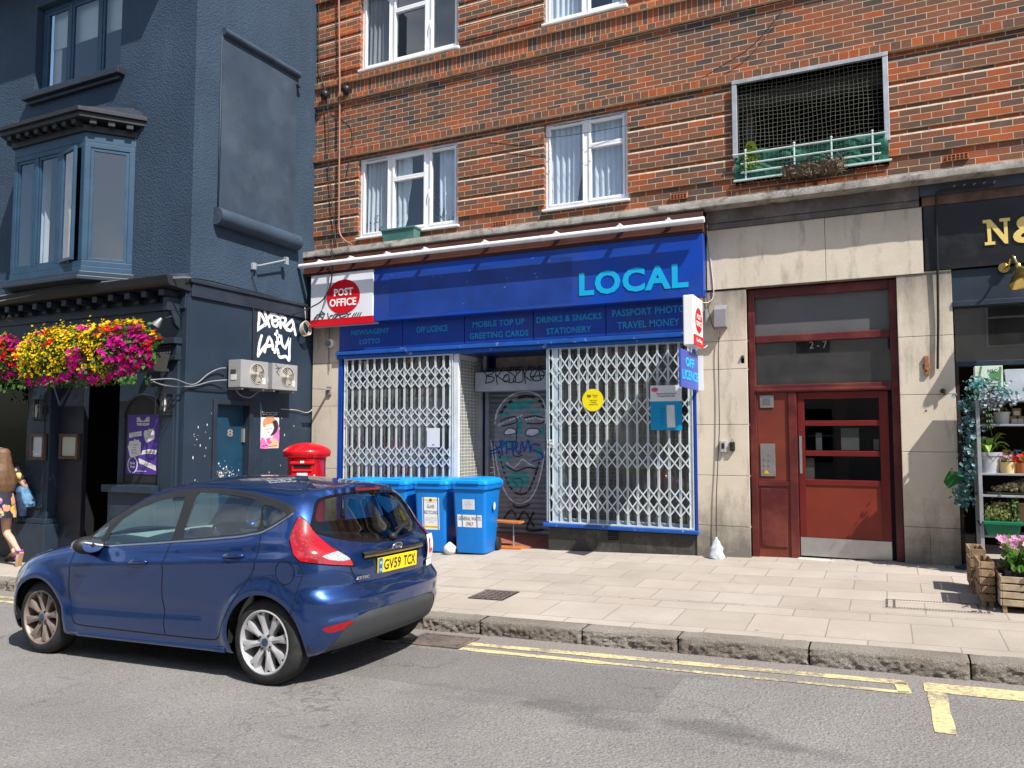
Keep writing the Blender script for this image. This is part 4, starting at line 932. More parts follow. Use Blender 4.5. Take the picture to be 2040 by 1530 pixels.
cable('cable','thin dark cable running down the pier beside the red door',[FW(1433,671,-.03),FW(1431,700,-.035),FW(1432,780,-.03),FW(1433,850,-.035),FW(1430,920,-.03),FW(1427,1000,-.035),FW(1427,1080,-.04)],.006,CABK)
cable('cable','white cable looping from the fascia end to the projecting sign',[FW(1408,430,-.06),FW(1410,470),FW(1420,560),FW(1421,590),FW(1412,602,-.05),FW(1400,603,-.1)],.007,CABW)
cable('cable','pale cable from the bottom of the white projecting sign to the grey box',[V((-2.08,-.3,2.70)),V((-2.06,-.15,2.69)),FW(1412,685),FW(1424,672),FW(1431,665)],.006,CABW)
cable('cable','thin dark cable draped from the fascia end to the grey box',[FW(1408,470),FW(1406,560),FW(1412,620),FW(1420,650),FW(1424,656)],.004,CABK)
t=thing('key_safe','small grey and white keypad box on the pier beside the red door','key safe',W(1441,902,0))
c=W(1441,889,-.02); mb=MB(); mb.box(c.x-.037,c.x+.037,-.045,0,c.z-.072,c.z+.072); mb.build('case',M('key_safe_grey',(.45,.46,.47),.4,.2),t,bevel=.006)
mb=MB(); mb.box(c.x-.018,c.x+.018,-.0495,-.044,c.z-.03,c.z+.04); mb.build('keypad',M('rubber_black',(.02,.02,.02),.6),t,bevel=.003)
t=thing('key_safe','small black rubber covered key safe nearest the red door frame','key safe',W(1459,900,0))
c=W(1459,889,-.02); mb=MB(); mb.box(c.x-.032,c.x+.032,-.05,0,c.z-.06,c.z+.055); mb.build('cover',M('rubber_black',(.02,.02,.02)),t,bevel=.012); mb=MB(); mb.tube([(c.x-.015,-.02,c.z+.05),(c.x-.012,-.02,c.z+.085),(c.x+.012,-.02,c.z+.085),(c.x+.015,-.02,c.z+.05)],.005,6); mb.build('shackle',M('steel_grey',(.3,.3,.3)),t)
c=W(1430,1113,-.04); t=thing('crumpled_bag','crumpled pale plastic bag at the foot of the pier','plastic bag',(c.x,-.1,pave(c.x,-.1)))
mb=MB(); z=pave(c.x,-.1)
def bag(u,v,sc=1.0,c=c,z=z):
    a=6.283*u; h=v; r=(.085*(1-h**1.6)+.012)*(1+.25*noise.noise((math.cos(a)*2,math.sin(a)*2,h*5)))
    return (c.x+r*math.cos(a)*1.0,-.12+r*math.sin(a)*.8,z+.002+.26*h+.02*noise.noise((math.cos(a)*3,h*6,1)))
mb.grid(bag,22,12); mb.build('bag',M('pale_plastic',(.48,.52,.56),.35,0,.15,8),t,smooth=180)
mb=MB(); c2=W(1408,620,0); mb.box(c2.x-.015,c2.x+.015,-.02,0,c2.z-.17,c2.z+.03); tag(mb.build('metal_bracket',GALV),'thin galvanised wall strap beside the white projecting sign','bracket')
# ================================================================== RED ENTRANCE
RED=M('oxblood_paint',(.095,.016,.017),.38,0,.18,2.2,.12,9,dirt_haze=(.20,.055,.035),dscale=2.2,damt=(.45,.75))
REDP=M('faded_red_panel',(.17,.034,.020),.42,0,.25,1.6,.1,9,dirt_haze=(.11,.025,.022),dscale=2.0)
REDD=M('door_red',(.135,.013,.011),.35,0,.15,2.0)
ed=thing('entrance_door','dark red communal entrance with glazed transoms, entry panel and steel kick plate','door',(-.74,.12,pave(-.7,.1)))
yd=.10; XL,XR=-1.56,.14
zf=pave(-1.0,0)
def xw(px,py=900): return W(px,py,yd).x
def zw(px,py): return W(px,py,yd).z
z_t1,z_t2,z_dh=2.80,2.19,2.15
mb=MB()
mb.box(XL,XL+.085,yd,yd+.12,zf-.15,3.43); mb.box(XR-.085,XR,yd,yd+.12,zf-.15,3.43); mb.box(XL+.085,XR-.085,yd,yd+.12,3.32,3.43)
mb.box(XL+.085,XR-.085,yd,yd+.12,2.745,2.835); mb.box(XL+.085,XR-.085,yd,yd+.12,2.12,2.215); mb.box(XL+.085,XR-.085,yd-.018,yd,2.13,2.165)
mb.box(-1.10,-1.0,yd,yd+.12,zf-.15,2.12)
fr=mb.build('frame',RED,ed,bevel=.008)
mb=MB(); mb.box(XL-.05,XL,.03,.3,zf-.2,3.43); mb.box(XR,XR+.02,.03,.3,zf-.2,3.43); mb.build('plaster_reveal',M('grimy_render',(.42,.37,.30),.9,0,.2,3),ed)
mb=MB(); mb.box(XL+.085,-1.10,yd+.025,yd+.06,1.02,2.12); mb.box(XL+.085,-1.10,yd+.02,yd+.06,zf-.1,.955); mb.build('side_panel',REDP,ed,bevel=.004)
mb=MB(); mb.box(XL+.085,-1.10,yd+.005,yd+.1,.955,1.02); mb.box(XL+.115,-1.135,yd+.005,yd+.022,zf+.12,.93); mb.build('panel_moulding',RED,ed,bevel=.006)
TG=glass_mat('transom_pane',(.5,.55,.55),.5,.02,2.0,.10)
mb=MB(); mb.poly([(XL+.085,yd+.06,2.835),(XR-.085,yd+.06,2.835),(XR-.085,yd+.06,3.32),(XL+.085,yd+.06,3.32)]); mb.build('upper_transom',M('frosted_grey_glass',(.105,.105,.108),.25,0,.1,2,spec=.5),ed,recalc=False)
mb=MB(); mb.poly([(XL+.085,yd+.06,2.215),(XR-.085,yd+.06,2.215),(XR-.085,yd+.06,2.745),(XL+.085,yd+.06,2.745)]); mb.build('lower_transom',TG,ed,recalc=False)
text('house_number','2 - 7',PF(yd+.05),W(1612,690,yd).x,W(1647,690,yd).x,2.65,2.74,M('number_grey',(.30,.31,.31),.5),ed,ext=.002)
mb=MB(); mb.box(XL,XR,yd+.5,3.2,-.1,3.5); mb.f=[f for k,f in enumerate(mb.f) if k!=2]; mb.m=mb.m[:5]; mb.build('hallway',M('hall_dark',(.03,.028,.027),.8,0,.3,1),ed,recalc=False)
mb=MB(); mb.box(-.6,-.45,.7,.75,0,2.6); mb.box(-1.2,-1.1,.9,1.0,0,2.7); mb.build('hall_rail',M('hall_red',(.09,.02,.02),.6),ed)
# door leaf
yl_=yd+.035; a,b=-.995,.015; zb=zf+.035
mb=MB(); rails=[(2.03,2.115),(1.70,1.765),(1.335,1.40),(.98,1.05)]
for c,d in rails: mb.box(a+.08,b-.10,yl_,yl_+.05,c,d)
mb.box(a,a+.08,yl_,yl_+.05,zb,2.115); mb.box(b-.10,b,yl_,yl_+.05,zb,2.115)
lf=mb.build('door',REDD,ed,bevel=.006)
mb=MB(); mb.box(a+.08,b-.10,yl_+.012,yl_+.045,zb,.98); mb.build('lower_panel',M('door_panel_red',(.19,.027,.014),.45,0,.22,1.5,.1,9,dirt_haze=(.12,.022,.02)),lf)
DG=glass_mat('door_pane',(.7,.7,.7),.6,.0,1.4)
mb=MB()
for c,d in ((1.765,2.03),(1.40,1.70),(1.05,1.335)): mb.poly([(a+.08,yl_+.03,c),(b-.10,yl_+.03,c),(b-.10,yl_+.03,d),(a+.08,yl_+.03,d)])
mb.build('glass',DG,lf,recalc=False)
mb=MB(); mb.box(a+.005,b-.005,yl_-.006,yl_,zb+.0,.35); mb.build('kick_plate',M('brushed_steel',(.46,.46,.46),.35,.85,.08,8),lf,bevel=.002)
mb=MB(); mb.box(a+.015,a+.045,yl_-.006,yl_,1.12,1.58); mb.build('push_plate',M('brushed_steel',(.46,.46,.46)),lf)
for px0,py0,px1,py1,col in ((1675,853,1712,897,(.35,.38,.38)),(1625,862,1638,897,(.33,.36,.38)),(1596,912,1623,955,(.40,.37,.33)),(1740,875,1752,897,(.4,.42,.48))):
    p=W(px0,py0,yl_+.06); q=W(px1,py1,yl_+.06); mb=MB(); mb.box(p.x,q.x,yl_+.055,yl_+.06,q.z,p.z); mb.build('notice_sheet',M('paper_%d'%px0,col,.7),lf)
mb=MB(); mb.box(b+.002,XR-.086,yd+.05,yd+.08,zb,2.11); mb.box(a,b,yd+.1,yd+.14,zf-.1,zb-.006); mb.build('door_gap',DARK,ed)
# entry phone
EST=M('entry_steel',(.42,.41,.39),.35,.8,.12,6)
p=W(1514,884,yd);q=W(1545,949,yd); mb=MB(); mb.box(p.x,q.x,yd+.012,yd+.026,q.z,p.z); ip=mb.build('entry_panel',EST,ed,bevel=.004)
mb=MB()
for r in range(4): mb.cyl((p.x+.105,yd+.012,p.z-.13-.065*r-.0),(p.x+.105,yd+.004,p.z-.13-.065*r),.011,n=10)
for r in range(3): mb.cyl((p.x+.05,yd+.012,p.z-.195-.065*r),(p.x+.05,yd+.004,p.z-.195-.065*r),.011,n=10)
mb.build('call_button',M('chrome_button',(.7,.7,.7),.2,.9),ip)
mb=MB(); mb.box(p.x+.045,p.x+.095,yd+.008,yd+.013,q.z+.03,q.z+.07); mb.build('fob_reader',M('amber_plastic',(.6,.36,.02),.4),ip)
p=W(1513,788,yd);q=W(1541,812,yd); mb=MB(); mb.box(p.x,q.x,yd+.012,yd+.026,q.z,p.z); gp=mb.build('speaker_plate',EST,ed,bevel=.004)
mb=MB(); mb.box(p.x+.04,q.x-.04,yd+.009,yd+.013,q.z+.035,p.z-.035); mb.build('grille_plate',M('grille_dark',(.10,.10,.10),.6),gp)
mb=MB(); mb.box(-1.02,.05,-.03,yd+.1,zf-.1,zf+.012); mb.build('threshold',M('pale_threshold',(.50,.47,.42),.7,0,.1,5),ed,bevel=.004)
c=W(1478,716,.0); mb=MB(); mb.box(c.x-.012,c.x+.03,.0,.1,c.z-.05,c.z+.04); mb.sph((c.x+.01,-.01,c.z+.03),.022,8,6); mb.build('door_catch',M('dark_rust',(.06,.045,.035)),ed)
# ================================================================== FLOWER SHOP ON THE RIGHT
fl=thing('flower_shop','flower shop front with black fascia and gold serif lettering','shopfront',(2.5,0,0))
mb=MB(); mb.box(.44,4.5,-.02,.2,3.47,4.215); mb.build('fascia',M('fascia_black',(.010,.010,.012),.35,0,.2,5,0,60,dirt_haze=(.03,.03,.03)),fl,bevel=.004)
GOLD=M('gold_letter',(.72,.55,.17),.4,.0,.06,5)
n0=W(1962,492,-.02); n1=W(2010,440,-.02)
x0,x1,z0,z1=n0.x,n1.x,3.70,3.985
pf=PF(-.02); mb=MB(); w_=x1-x0; h_=z1-z0
s=.035
Nn=[(0,0),(.42*w_,0),(.42*w_,s),(.28*w_,s),(.26*w_,h_*.72),(.80*w_,0),(.93*w_,0),(.93*w_,h_-s),(1.04*w_,h_-s),(1.04*w_,h_),(.62*w_,h_),(.62*w_,h_-s),(.78*w_,h_-s),(.79*w_,h_*.34),(.27*w_,h_),(-.05*w_,h_),(-.05*w_,h_-s),(.10*w_,h_-s),(.13*w_,s),(0,s)]
mb.pprism(pf,[(x0+a,z0+b) for a,b in Nn],.001,.012); 
text('lettering','&',pf,x1+.03,x1+.34,z0-.01,z1,GOLD,fl,ext=.011,bold=.03)
mb.build('lettering',GOLD,fl)
SLB=M('slate_blue_paint',(.022,.035,.05),.4,0,.15,3,dirt_haze=(.04,.05,.06))
mb=MB(); mb.box(.70,4.5,.02,.2,3.10,3.455); mb.build('blind_box',SLB,fl); mb=MB(); mb.box(.70,4.5,-.02,.2,3.035,3.095); mb.box(.70,4.5,.06,.2,2.36,2.42); mb.build('transom_rail',SLB,fl,bevel=.006)
mb=MB(); mb.poly([(.72,.1,2.42),(4.5,.1,2.42),(4.5,.1,3.03),(.72,.1,3.03)]); mb.build('glass',glass_mat('smoky_pane',(.5,.58,.62),.5,.0,2.0,.08),fl,recalc=False)
mb=MB(); mb.box(.71,4.5,.25,4,-.1,3.4); mb.f=[f for k,f in enumerate(mb.f) if k!=2]; mb.m=mb.m[:5]; mb.build('shop_room',M('shop_room_brown',(.035,.022,.018),.8,0,.3,1),fl,recalc=False)
mb=MB(); mb.box(.705,.74,.02,.3,-.1,2.36); mb.build('door_jamb',M('dark_brown_wood',(.035,.02,.015),.6),fl)
# lamp
BRASS=M('polished_brass',(.62,.47,.16),.16,.95,.06,5)
lp=thing('brass_wall_lamp','polished brass shell shaped lamp under the black fascia','lamp',W(2020,560,-.1))
c=W(2018,520,-.22); b0=W(1999,535,.02)
mb=MB(); mb.cyl((b0.x,.02,b0.z),(b0.x,-.03,b0.z),.055,n=18); mb.tube(catmull([(b0.x,-.03,b0.z),(b0.x+.03,-.12,b0.z+.0),(b0.x+.045,-.2,b0.z+.07),(c.x,-.26,c.z+.04),(c.x+.03,-.28,c.z-.05)],6),.013,8); mb.build('arm',BRASS,lp,smooth=50)
d=V((.25,-.25,-1)).normalized(); o=V((c.x+.03,-.28,c.z-.04))
mb=MB(); mb.lathe(o,[(.02,0),(.03,.02),(.028,.05),(.06,.08),(.075,.11),(.085,.12),(.115,.17),(.15,.22),(.165,.235),(.155,.235),(.13,.2),(.0,.1)],28,d,caps=False); mb.build('shade',BRASS,lp,smooth=50)
# black pipe with hooks
pk=thing('black_pipe','thin black pipe with a row of hooks running down the pier beside the flower shop','pipe',W(1866,735,0))
k=[W(1980,367,-.10),W(1945,371,-.10),W(1885,377,-.1),W(1868,384,-.09),W(1865,395,-.06),W(1866,470,-.05),W(1868,550,-.04),W(1869,640,-.03),W(1868,735,-.03)]
mb=MB(); mb.tube([k[0],k[1],k[2]]+catmull(k[2:5],4)[1:]+k[5:],.014,8); mb.build('pipe',M('black_paint',(.012,.012,.014),.4,0,.2),pk,smooth=50)
mb=MB()
for i in range(5): p=W(1900+i*20,375.5-i*2.1,-.1); mb.tube([p,p+V((0,0,.03)),p+V((.02,0,.035))],.006,5)
mb.build('hook',M('steel_grey',(.32,.33,.35)),pk)
# ---- display shelves
SHX0,SHX1=.86,2.9; SHY0,SHY1=-.52,-.12
SHM=M('painted_grey_metal',(.30,.31,.33),.5,.2,.15,6,dirt_haze=(.45,.45,.45),dscale=9,damt=(.6,.75))
sh=thing('display_shelf','grey metal shelf rack loaded with plants and boxes outside the flower shop','shelf',(1.6,-.32,pave(1.6,-.3)))
zS=[W(1945,942,SHY0).z,W(1945,845,SHY0).z,W(1945,797,SHY0).z,W(1945,1065,SHY0).z]
mb=MB()
for x in (SHX0-.02,):
    for y in (SHY0,SHY1): mb.box(x,x+.035,y-.015,y+.02,pave(x,y),zS[2]+.0)
mb.box(SHX1,SHX1+.035,SHY0-.015,SHY0+.02,pave(SHX1,SHY0),zS[2]); mb.build('post',SHM,sh,bevel=.003)
for z in (zS[2],zS[1],zS[0],zS[3],W(1945,985,SHY0).z):
    mb=MB(); mb.box(SHX0,SHX1,SHY0,SHY1,z-.022,z); mb.build('shelf',SHM,sh,bevel=.003)
mb=MB(); mb.tube([(SHX0-.02,SHY0-.02,W(1945,1045,SHY0).z),(SHX0-.03,SHY0+.2,W(1945,1045,SHY0).z+.02),(SHX0+.02,SHY0-.02,W(1945,1045,SHY0).z+.015)],.01,6); mb.build('cable_tie',CABK,sh)
zT,zM,zB,zU=zS[2],zS[1],zS[0],W(1945,985,SHY0).z
yM=-.30
def at(px,z,y=yM): # x on shelf for a photo column
    X,Y,_=ray(px,900); return X/Y*(y+CAMD)
# boxes on top
CARDW=M('mint_card',(.56,.66,.56),.6,0,.06,4); GRN=M('print_green',(.10,.26,.08),.6); DKG=M('print_dark_green',(.03,.09,.05),.6)
bx0,bx1=at(1947,0),at(2003,0)
g1=thing('plant_food_box','mint green printed box standing on the top shelf','box',(( bx0+bx1)/2,yM,zT),)
mb=MB(); mb.box(bx0,bx1,yM-.05,yM+.09,zT,zT+.37); mb.build('carton',CARDW,g1,bevel=.004)
pf2=PF(yM-.05); mb=MB(); mb.ribbon(pf2,[(bx0+.02,zT+.02),(bx0+.03,zT+.2),(bx0+.06,zT+.36)],.02,.001); mb.ribbon(pf2,[(bx1-.02,zT+.02),(bx1-.04,zT+.1),(bx1-.02,zT+.35)],.022,.001); mb.disc(pf2,bx1-.08,zT+.27,.045,.001); mb.build('print',GRN,g1,recalc=False)
text('lettering','N&Co',pf2,bx0+.12,bx0+.23,zT+.29,zT+.335,DKG,g1,ext=.0008); text('lettering','Monthly\nFlowers',pf2,bx0+.10,bx0+.22,zT+.17,zT+.24,DKG,g1,ext=.0008); text('lettering','gift cards',pf2,bx0+.08,bx0+.26,zT+.10,zT+.13,DKG,g1,ext=.0008)
mb=MB(); mb.box(bx0+.09,bx0+.23,yM-.052,yM-.0505,zT+.145,zT+.155); mb.build('rule',INK,g1)
b2=thing('silver_box','pale silver box beside the mint green box on the top shelf','box',(at(2040,0),yM,zT)); mb=MB(); x0=at(2008,0); mb.prism([(x0+.01,yM-.03,zT+.001),(x0+.42,yM-.03,zT+.001),(x0+.40,yM-.0,zT+.33),(x0,yM,zT+.33)],(0,.12,0)); mb.build('carton',M('silver_card',(.42,.46,.50),.4,.2,.2,4),b2,bevel=.004)
mb=MB(); mb.prism([(x0+.17,yM-.034,zT+.13),(x0+.26,yM-.034,zT+.13),(x0+.24,yM-.03,zT+.22),(x0+.2,yM-.026,zT+.2)],(0,-.002,0)); mb.build('print',DKG,b2)
# middle-top shelf: white pot with a pink heart, white boxes, kraft boxes
def pot(name,label,cat,x,y,z,r,h,mat,flare=1.18,rim=True):
    t=thing(name,label,cat,(x,y,z)); mb=MB(); pr=[(r/flare,0),(r*.98,h*.82)]
    pr+= [(r*1.05,h*.83),(r*1.06,h),(r*.96,h),(r*.94,h*.85)] if rim else [(r,h),(r*.93,h),(r*.9,h*.9)]
    mb.lathe((x,y,z),pr,24,caps=False); mb.poly([(x+r*.93*math.cos(a*.2618),y+r*.93*math.sin(a*.2618),z+h*.9) for a in range(24)]); mb.poly([(x+r/flare*math.cos(a*.2618),y+r/flare*math.sin(a*.2618),z+.001) for a in range(24)])
    mb.build('pot',mat,t,smooth=40); return t
WPOT=M('white_ceramic',(.66,.66,.62),.4,0,.08,6)
x=at(1999,0); t=pot('heart_plant_pot','small white pot with a mauve heart on the upper shelf','plant pot',x,yM,zM,.075,.13,WPOT)
mb=MB(); hp=[]
for i in range(40):
    a=6.283*i/40; hp.append((x+.0052*16*math.sin(a)**3*.8,zM+.245+.0052*(13*math.cos(a)-5*math.cos(2*a)-2*math.cos(3*a)-math.cos(4*a))*.75))
mb.pprism(PF(yM),hp,-.012,.012); mb.build('heart',M('mauve_felt',(.42,.20,.33),.8),t,bevel=.004)
PALEL=green('pale_leaf',(.22,.32,.14),(.42,.50,.28)); LEAFG=green('mid_leaf',(.05,.13,.02),(.14,.26,.05)); DKLEAF=green('dark_leaf',(.012,.045,.012),(.045,.11,.03))
def blade(mb,base,tip,w,droop=.04,n=6):
    base,tip=V(base),V(tip); d=tip-base; s=d.cross(V((0,0,1))); s=s.normalized() if s.length>1e-4 else V((1,0,0)); vs=[]
    for i in range(n+1):
        t=i/n; c=base+d*t+V((0,0,droop*math.sin(t*3.1)-droop*1.2*t*t)); ww=w*math.sin(math.pi*min(1,(t*.92+.06)))**.8
        vs+= [c+s*ww+V((0,0,ww*.3)),c,c-s*ww+V((0,0,ww*.3))]
    mb.add(vs,[f for i in range(n) for f in ((3*i,3*i+1,3*i+4,3*i+3),(3*i+1,3*i+2,3*i+5,3*i+4))])
mb=MB()
for a in range(7): blade(mb,(x,yM,zM+.12),(x+.085*math.cos(a*.9),yM-.01+.06*math.sin(a*.9),zM+.15+.03*(a%3)),.016)
mb.build('leaves',PALEL,t,recalc=False)
t=thing('white_box_pair','pair of small white boxes behind the heart pot','box',(at(1990,0),yM+.08,zM)); mb=MB(); mb.box(at(1978,0),at(1990,0),yM+.06,yM+.15,zM,zM+.09); mb.box(at(2008,0),at(2017,0),yM+.06,yM+.15,zM,zM+.09); mb.build('carton',WPOT,t,bevel=.003)
KRAFT=M('kraft_card',(.34,.18,.10),.8,0,.15,6)
for px,dz,i in ((2023,0,0),(2035,0,1),(2028,.085,2)):
    x=at(px,0); t=thing('kraft_gift_box',['kraft gift box standing just right of the heart pot','kraft gift box furthest from the heart pot','kraft gift box stacked on top of two others'][i],'box',(x,yM,zM+dz),'kraft gift boxes on the upper shelf')
    mb=MB(); mb.box(x-.038,x+.038,yM-.03,yM+.05,zM+dz+.001,zM+dz+.083); mb.build('carton',KRAFT,t,bevel=.003)
    mb=MB(); mb.box(x-.025,x+.025,yM-.0315,yM-.03,zM+dz+.01,zM+dz+.055); mb.build('label_card',M('label_white',(.6,.58,.55),.6),t)
t=pot('terracotta_bottle','dark terracotta jar in the shade of the upper shelf','jar',at(1958,0),yM+.1,zM,.055,.2,M('dark_terracotta',(.16,.05,.03),.6),1.0)
# main plant shelf
x=at(1966,0); t=pot('zinc_plant_pot','silver zinc bucket with a broad leaved plant on the middle shelf','plant pot',x,-.36,zB,.135,.215,M('zinc',(.50,.52,.56),.4,.4,.12,6),1.25)
mb=MB(); random.seed(5)
for i in range(26):
    a=random.uniform(0,6.28); r=random.uniform(.08,.22); h=random.uniform(.12,.32)-.2*r
    blade(mb,(x+.03*math.cos(a),-.36+.03*math.sin(a),zB+.2),(x+r*math.cos(a),-.36+r*.8*math.sin(a),zB+.2+h),.035,.06)
mb.build('leaves',green('lime_leaf',(.10,.22,.02),(.32,.48,.10)),t,recalc=False)
mb=MB(); mb.tube([(x-.02,-.5,zB+.2),(x+.03,-.515,zB+.12),(x+.09,-.5,zB+.2)],.004,5); mb.build('bucket_handle',CABK,t)
def flowerhead(mb,c,r,k=5,tilt=None,mats=None):
    n=V((random.gauss(0,.4),random.gauss(-.6,.4),random.gauss(.5,.4))).normalized() if tilt is None else tilt
    u=n.orthogonal().normalized(); v=n.cross(u); c=V(c); a0=random.uniform(0,6)
    for i in range(k):
        a=a0+6.283*i/k; d=u*math.cos(a)+v*math.sin(a); e=u*math.cos(a+.62)+v*math.sin(a+.62); g=u*math.cos(a-.62)+v*math.sin(a-.62)
        mb.add([c-n*r*.25,c+g*r*.62,c+d*r+n*r*.1,c+e*r*.62],[(0,1,2,3)])
def petalmat(name,c):
    t=NT(name); t.col(t.ramp(t.noise(22,3),[(.3,tuple(q*.75 for q in c)),(.7,c)])); t.inp('Roughness',.6); t.inp('Specular IOR Level',.2)
    tl=t.new('ShaderNodeBsdfTranslucent'); tl.inputs[0].default_value=(*c,1); m=t.new('ShaderNodeMixShader'); m.inputs[0].default_value=.3
    t.link(t.b.outputs[0],m.inputs[1]); t.link(tl.outputs[0],m.inputs[2]); t.link(m.outputs[0],t.out.inputs[0]); return t.m
PK=petalmat('pink_petal',(.72,.10,.33)); LPK=petalmat('pale_pink_petal',(.80,.38,.58)); RDP=petalmat('red_petal',(.65,.008,.03)); MAG=petalmat('magenta_petal',(.60,.006,.25)); YLP=petalmat('yellow_petal',(.90,.62,.005)); ORP=petalmat('orange_petal',(.90,.42,.01)); SCR_=petalmat('scarlet_petal',(.72,.012,.012)); CRM=petalmat('cream_petal',(.8,.74,.5)); DUST=petalmat('dusty_pink_petal',(.50,.30,.34))
def bloom(name,label,x,y,z,r,h,mat,petal,n,fr,k=5):
    t=pot(name,label,'plant pot',x,y,z,r,h,mat,1.12,False); mb=MB()
    for i in range(n):
        a=random.uniform(0,6.28); q=r*1.15*math.sqrt(random.random()); flowerhead(mb,(x+q*math.cos(a),y+q*math.sin(a),z+h+.02+random.uniform(0,.06)),fr,k)
    mb.build('blooms',petal,t,recalc=False)
    mb=MB(); leaf_cloud(mb,lambda:((x+random.gauss(0,r*.5),y+random.gauss(0,r*.5),z+h+random.uniform(-.01,.035)),(0,0,1)),.04,60); mb.build('leaves',LEAFG,t,recalc=False); return t
bloom('yellow_plant_pot','cream yellow pot of dusty pink flowers on the middle shelf',at(2004,0),-.40,zB,.085,.115,M('cream_yellow_glaze',(.74,.55,.26),.4,0,.06,4),DUST,40,.022)
bloom('terracotta_plant_pot','terracotta pot of red and yellow flowers beside the cream yellow pot',at(2034,0),-.42,zB,.08,.11,M('terracotta_orange',(.52,.15,.045),.7,0,.1,6),SCR_,30,.025)
t=thing('seed_packet_stand','small stand of yellow and blue seed packets behind the flower pots','packet stand',(at(2015,0),-.22,zB)); 
for i,(px,col) in enumerate(((2005,(.62,.42,.03)),(2016,(.60,.58,.5)),(2027,(.10,.25,.32)),(2036,(.45,.3,.05)))):
    x=at(px,0,-.22); mb=MB(); mb.box(x-.035,x+.035,-.225,-.215,zB+.06,zB+.24-.02*(i%2)); mb.build('packet',M('packet_%d'%i,col,.5,0,.2,20),t)
# lower shelves: tray of bulbs, cardboard box, green trough
STRAW=M('bulb_tan',(.55,.42,.22),.7,0,.25,20)
t=thing('bulb_tray','dark tray heaped with bagged tan bulbs on the lower shelf','tray',(at(2010,0),-.36,zU)); mb=MB(); mb.box(at(1958,0),SHX1-.6,-.49,-.18,zU,zU+.025); mb.build('tray',M('black_plastic',(.015,.015,.016),.4),t,bevel=.004)
mb=MB(); random.seed(3)
for i in range(260):
    u=random.random(); x=at(1975,0)+.62*u; hh=.06*math.sin(min(1,u*1.4)*3.0)+.03; mb.sph((x,-.36+random.uniform(-.1,.1),zU+.035+random.uniform(0,hh)),random.uniform(.012,.019),6,4)
mb.build('bulbs',STRAW,t,smooth=180)
mb=MB(); mb.grid(lambda u,v:(at(1978,0)+.55*u,-.47+.02*math.sin(u*40)+.01*math.sin(v*20+u*9),zU+.04+.14*v*math.sin(u*3.0)),30,10); mb.build('bag_film',glass_mat('clear_film',(.95,.95,.92),.9,.1,1.4,.1),t,recalc=False)
zL=zS[3]
t=thing('cardboard_box','open brown cardboard box on the lowest shelf','box',(at(2005,0),-.28,zL+.02)); mb=MB(); x0,x1=at(1975,0,-.2),at(2034,0,-.2); mb.box(x0,x1,-.30,-.06,zL+.10,zL+.30); mb.prism([(x0,-.30,zL+.30),(x1,-.30,zL+.30),(x1+.02,-.38,zL+.33),(x0-.02,-.38,zL+.33)],(0,.004,.006)); mb.build('carton',M('cardboard',(.40,.27,.14),.8,0,.12,4),t,bevel=.003)
mb=MB(); mb.box(x0+.02,x0+.14,-.386,-.384,zL+.31,zL+.335); mb.build('label_sheet',M('label_white',(.6,.58,.55)),t)
t=thing('green_trough','green plastic trough of alpine plants on the bottom shelf','planter',(at(1990,0),-.42,zL)); x0,x1=at(1953,0,-.45),at(2026,0,-.45); mb=MB()
mb.prism([(x0+.03,-.55,zL),(x1-.03,-.55,zL),(x1,-.58,zL+.13),(x0,-.58,zL+.13)],(0,.26,0)); mb.box(x0-.012,x1+.012,-.592,-.305,zL+.115,zL+.15); mb.build('trough',M('green_plastic',(.008,.14,.07),.35,0,.08,4),t,bevel=.006)
mb=MB(); leaf_cloud(mb,lambda:((random.uniform(x0+.02,x0+.3),-.45+random.uniform(-.1,.1),zL+.15+abs(random.gauss(0,.07))),(0,-.2,1)),.035,700); mb.build('foliage',green('olive_leaf',(.11,.14,.04),(.30,.34,.12)),t,recalc=False)
mb=MB(); leaf_cloud(mb,lambda:((random.uniform(x0+.25,x1-.02),-.42+random.uniform(-.1,.1),zL+.15+abs(random.gauss(0,.09))),(0,-.2,1)),.04,700); mb.build('foliage',DKLEAF,t,recalc=False)
# ---- teal and white artificial garland down the post
TEAL=petalmat('teal_petal',(.06,.25,.26)); PTEAL=petalmat('pale_teal_petal',(.24,.42,.45)); SILV=petalmat('silver_petal',(.50,.56,.60))
gd=thing('floral_garland','teal and silver artificial flower garland trailing down the shelf post','garland',(SHX0-.05,-.4,zT))
m1,m2,m3=MB(),MB(),MB(); random.seed(11)
def gpt(s):  # path of garland
    if s<.25: q=s/.25; return V((SHX0+.30-.36*q,-.50,zT+.03+.12*math.sin(q*2.2)))
    q=(s-.25)/.75; return V((SHX0-.10+.05*math.sin(q*5),-.40-.05*math.sin(q*4),zT+.02-q*1.12))
for i in range(420):
    s=random.random()**1.15; p=gpt(s); rr=.07 if s<.28 else .04; p=p+V((random.gauss(0,rr),random.gauss(0,.05),random.gauss(0,.045)))
    mm=random.choice([m1,m1,m2,m2,m3] if s<.28 else [m1,m2,m2,m3,m3,m2]); flowerhead(mm,p,random.uniform(.012,.034),5)
for i in range(260):
    p=V((SHX0+.03+abs(random.gauss(0,.13)),-.54+random.gauss(0,.02),zT+.0+random.gauss(0,.045))); flowerhead(m3,p,random.uniform(.012,.026),6)
for mm_,nm_,mt_ in ((m1,'teal_blooms',TEAL),(m2,'pale_blooms',PTEAL),(m3,'silver_blooms',SILV)): o=mm_.build(nm_,mt_,gd,recalc=False); o['kind']='stuff'
mb=MB(); leaf_cloud(mb,lambda:(lambda p:(tuple(p+V((random.gauss(0,.05),random.gauss(0,.05)+.03,random.gauss(0,.05)))),(0,-1,-.5)))(gpt(random.random())),.06,620,-.2); mb.build('leaves',green('blue_green_leaf',(.02,.09,.07),(.09,.22,.20)),gd,recalc=False)
mb=MB()
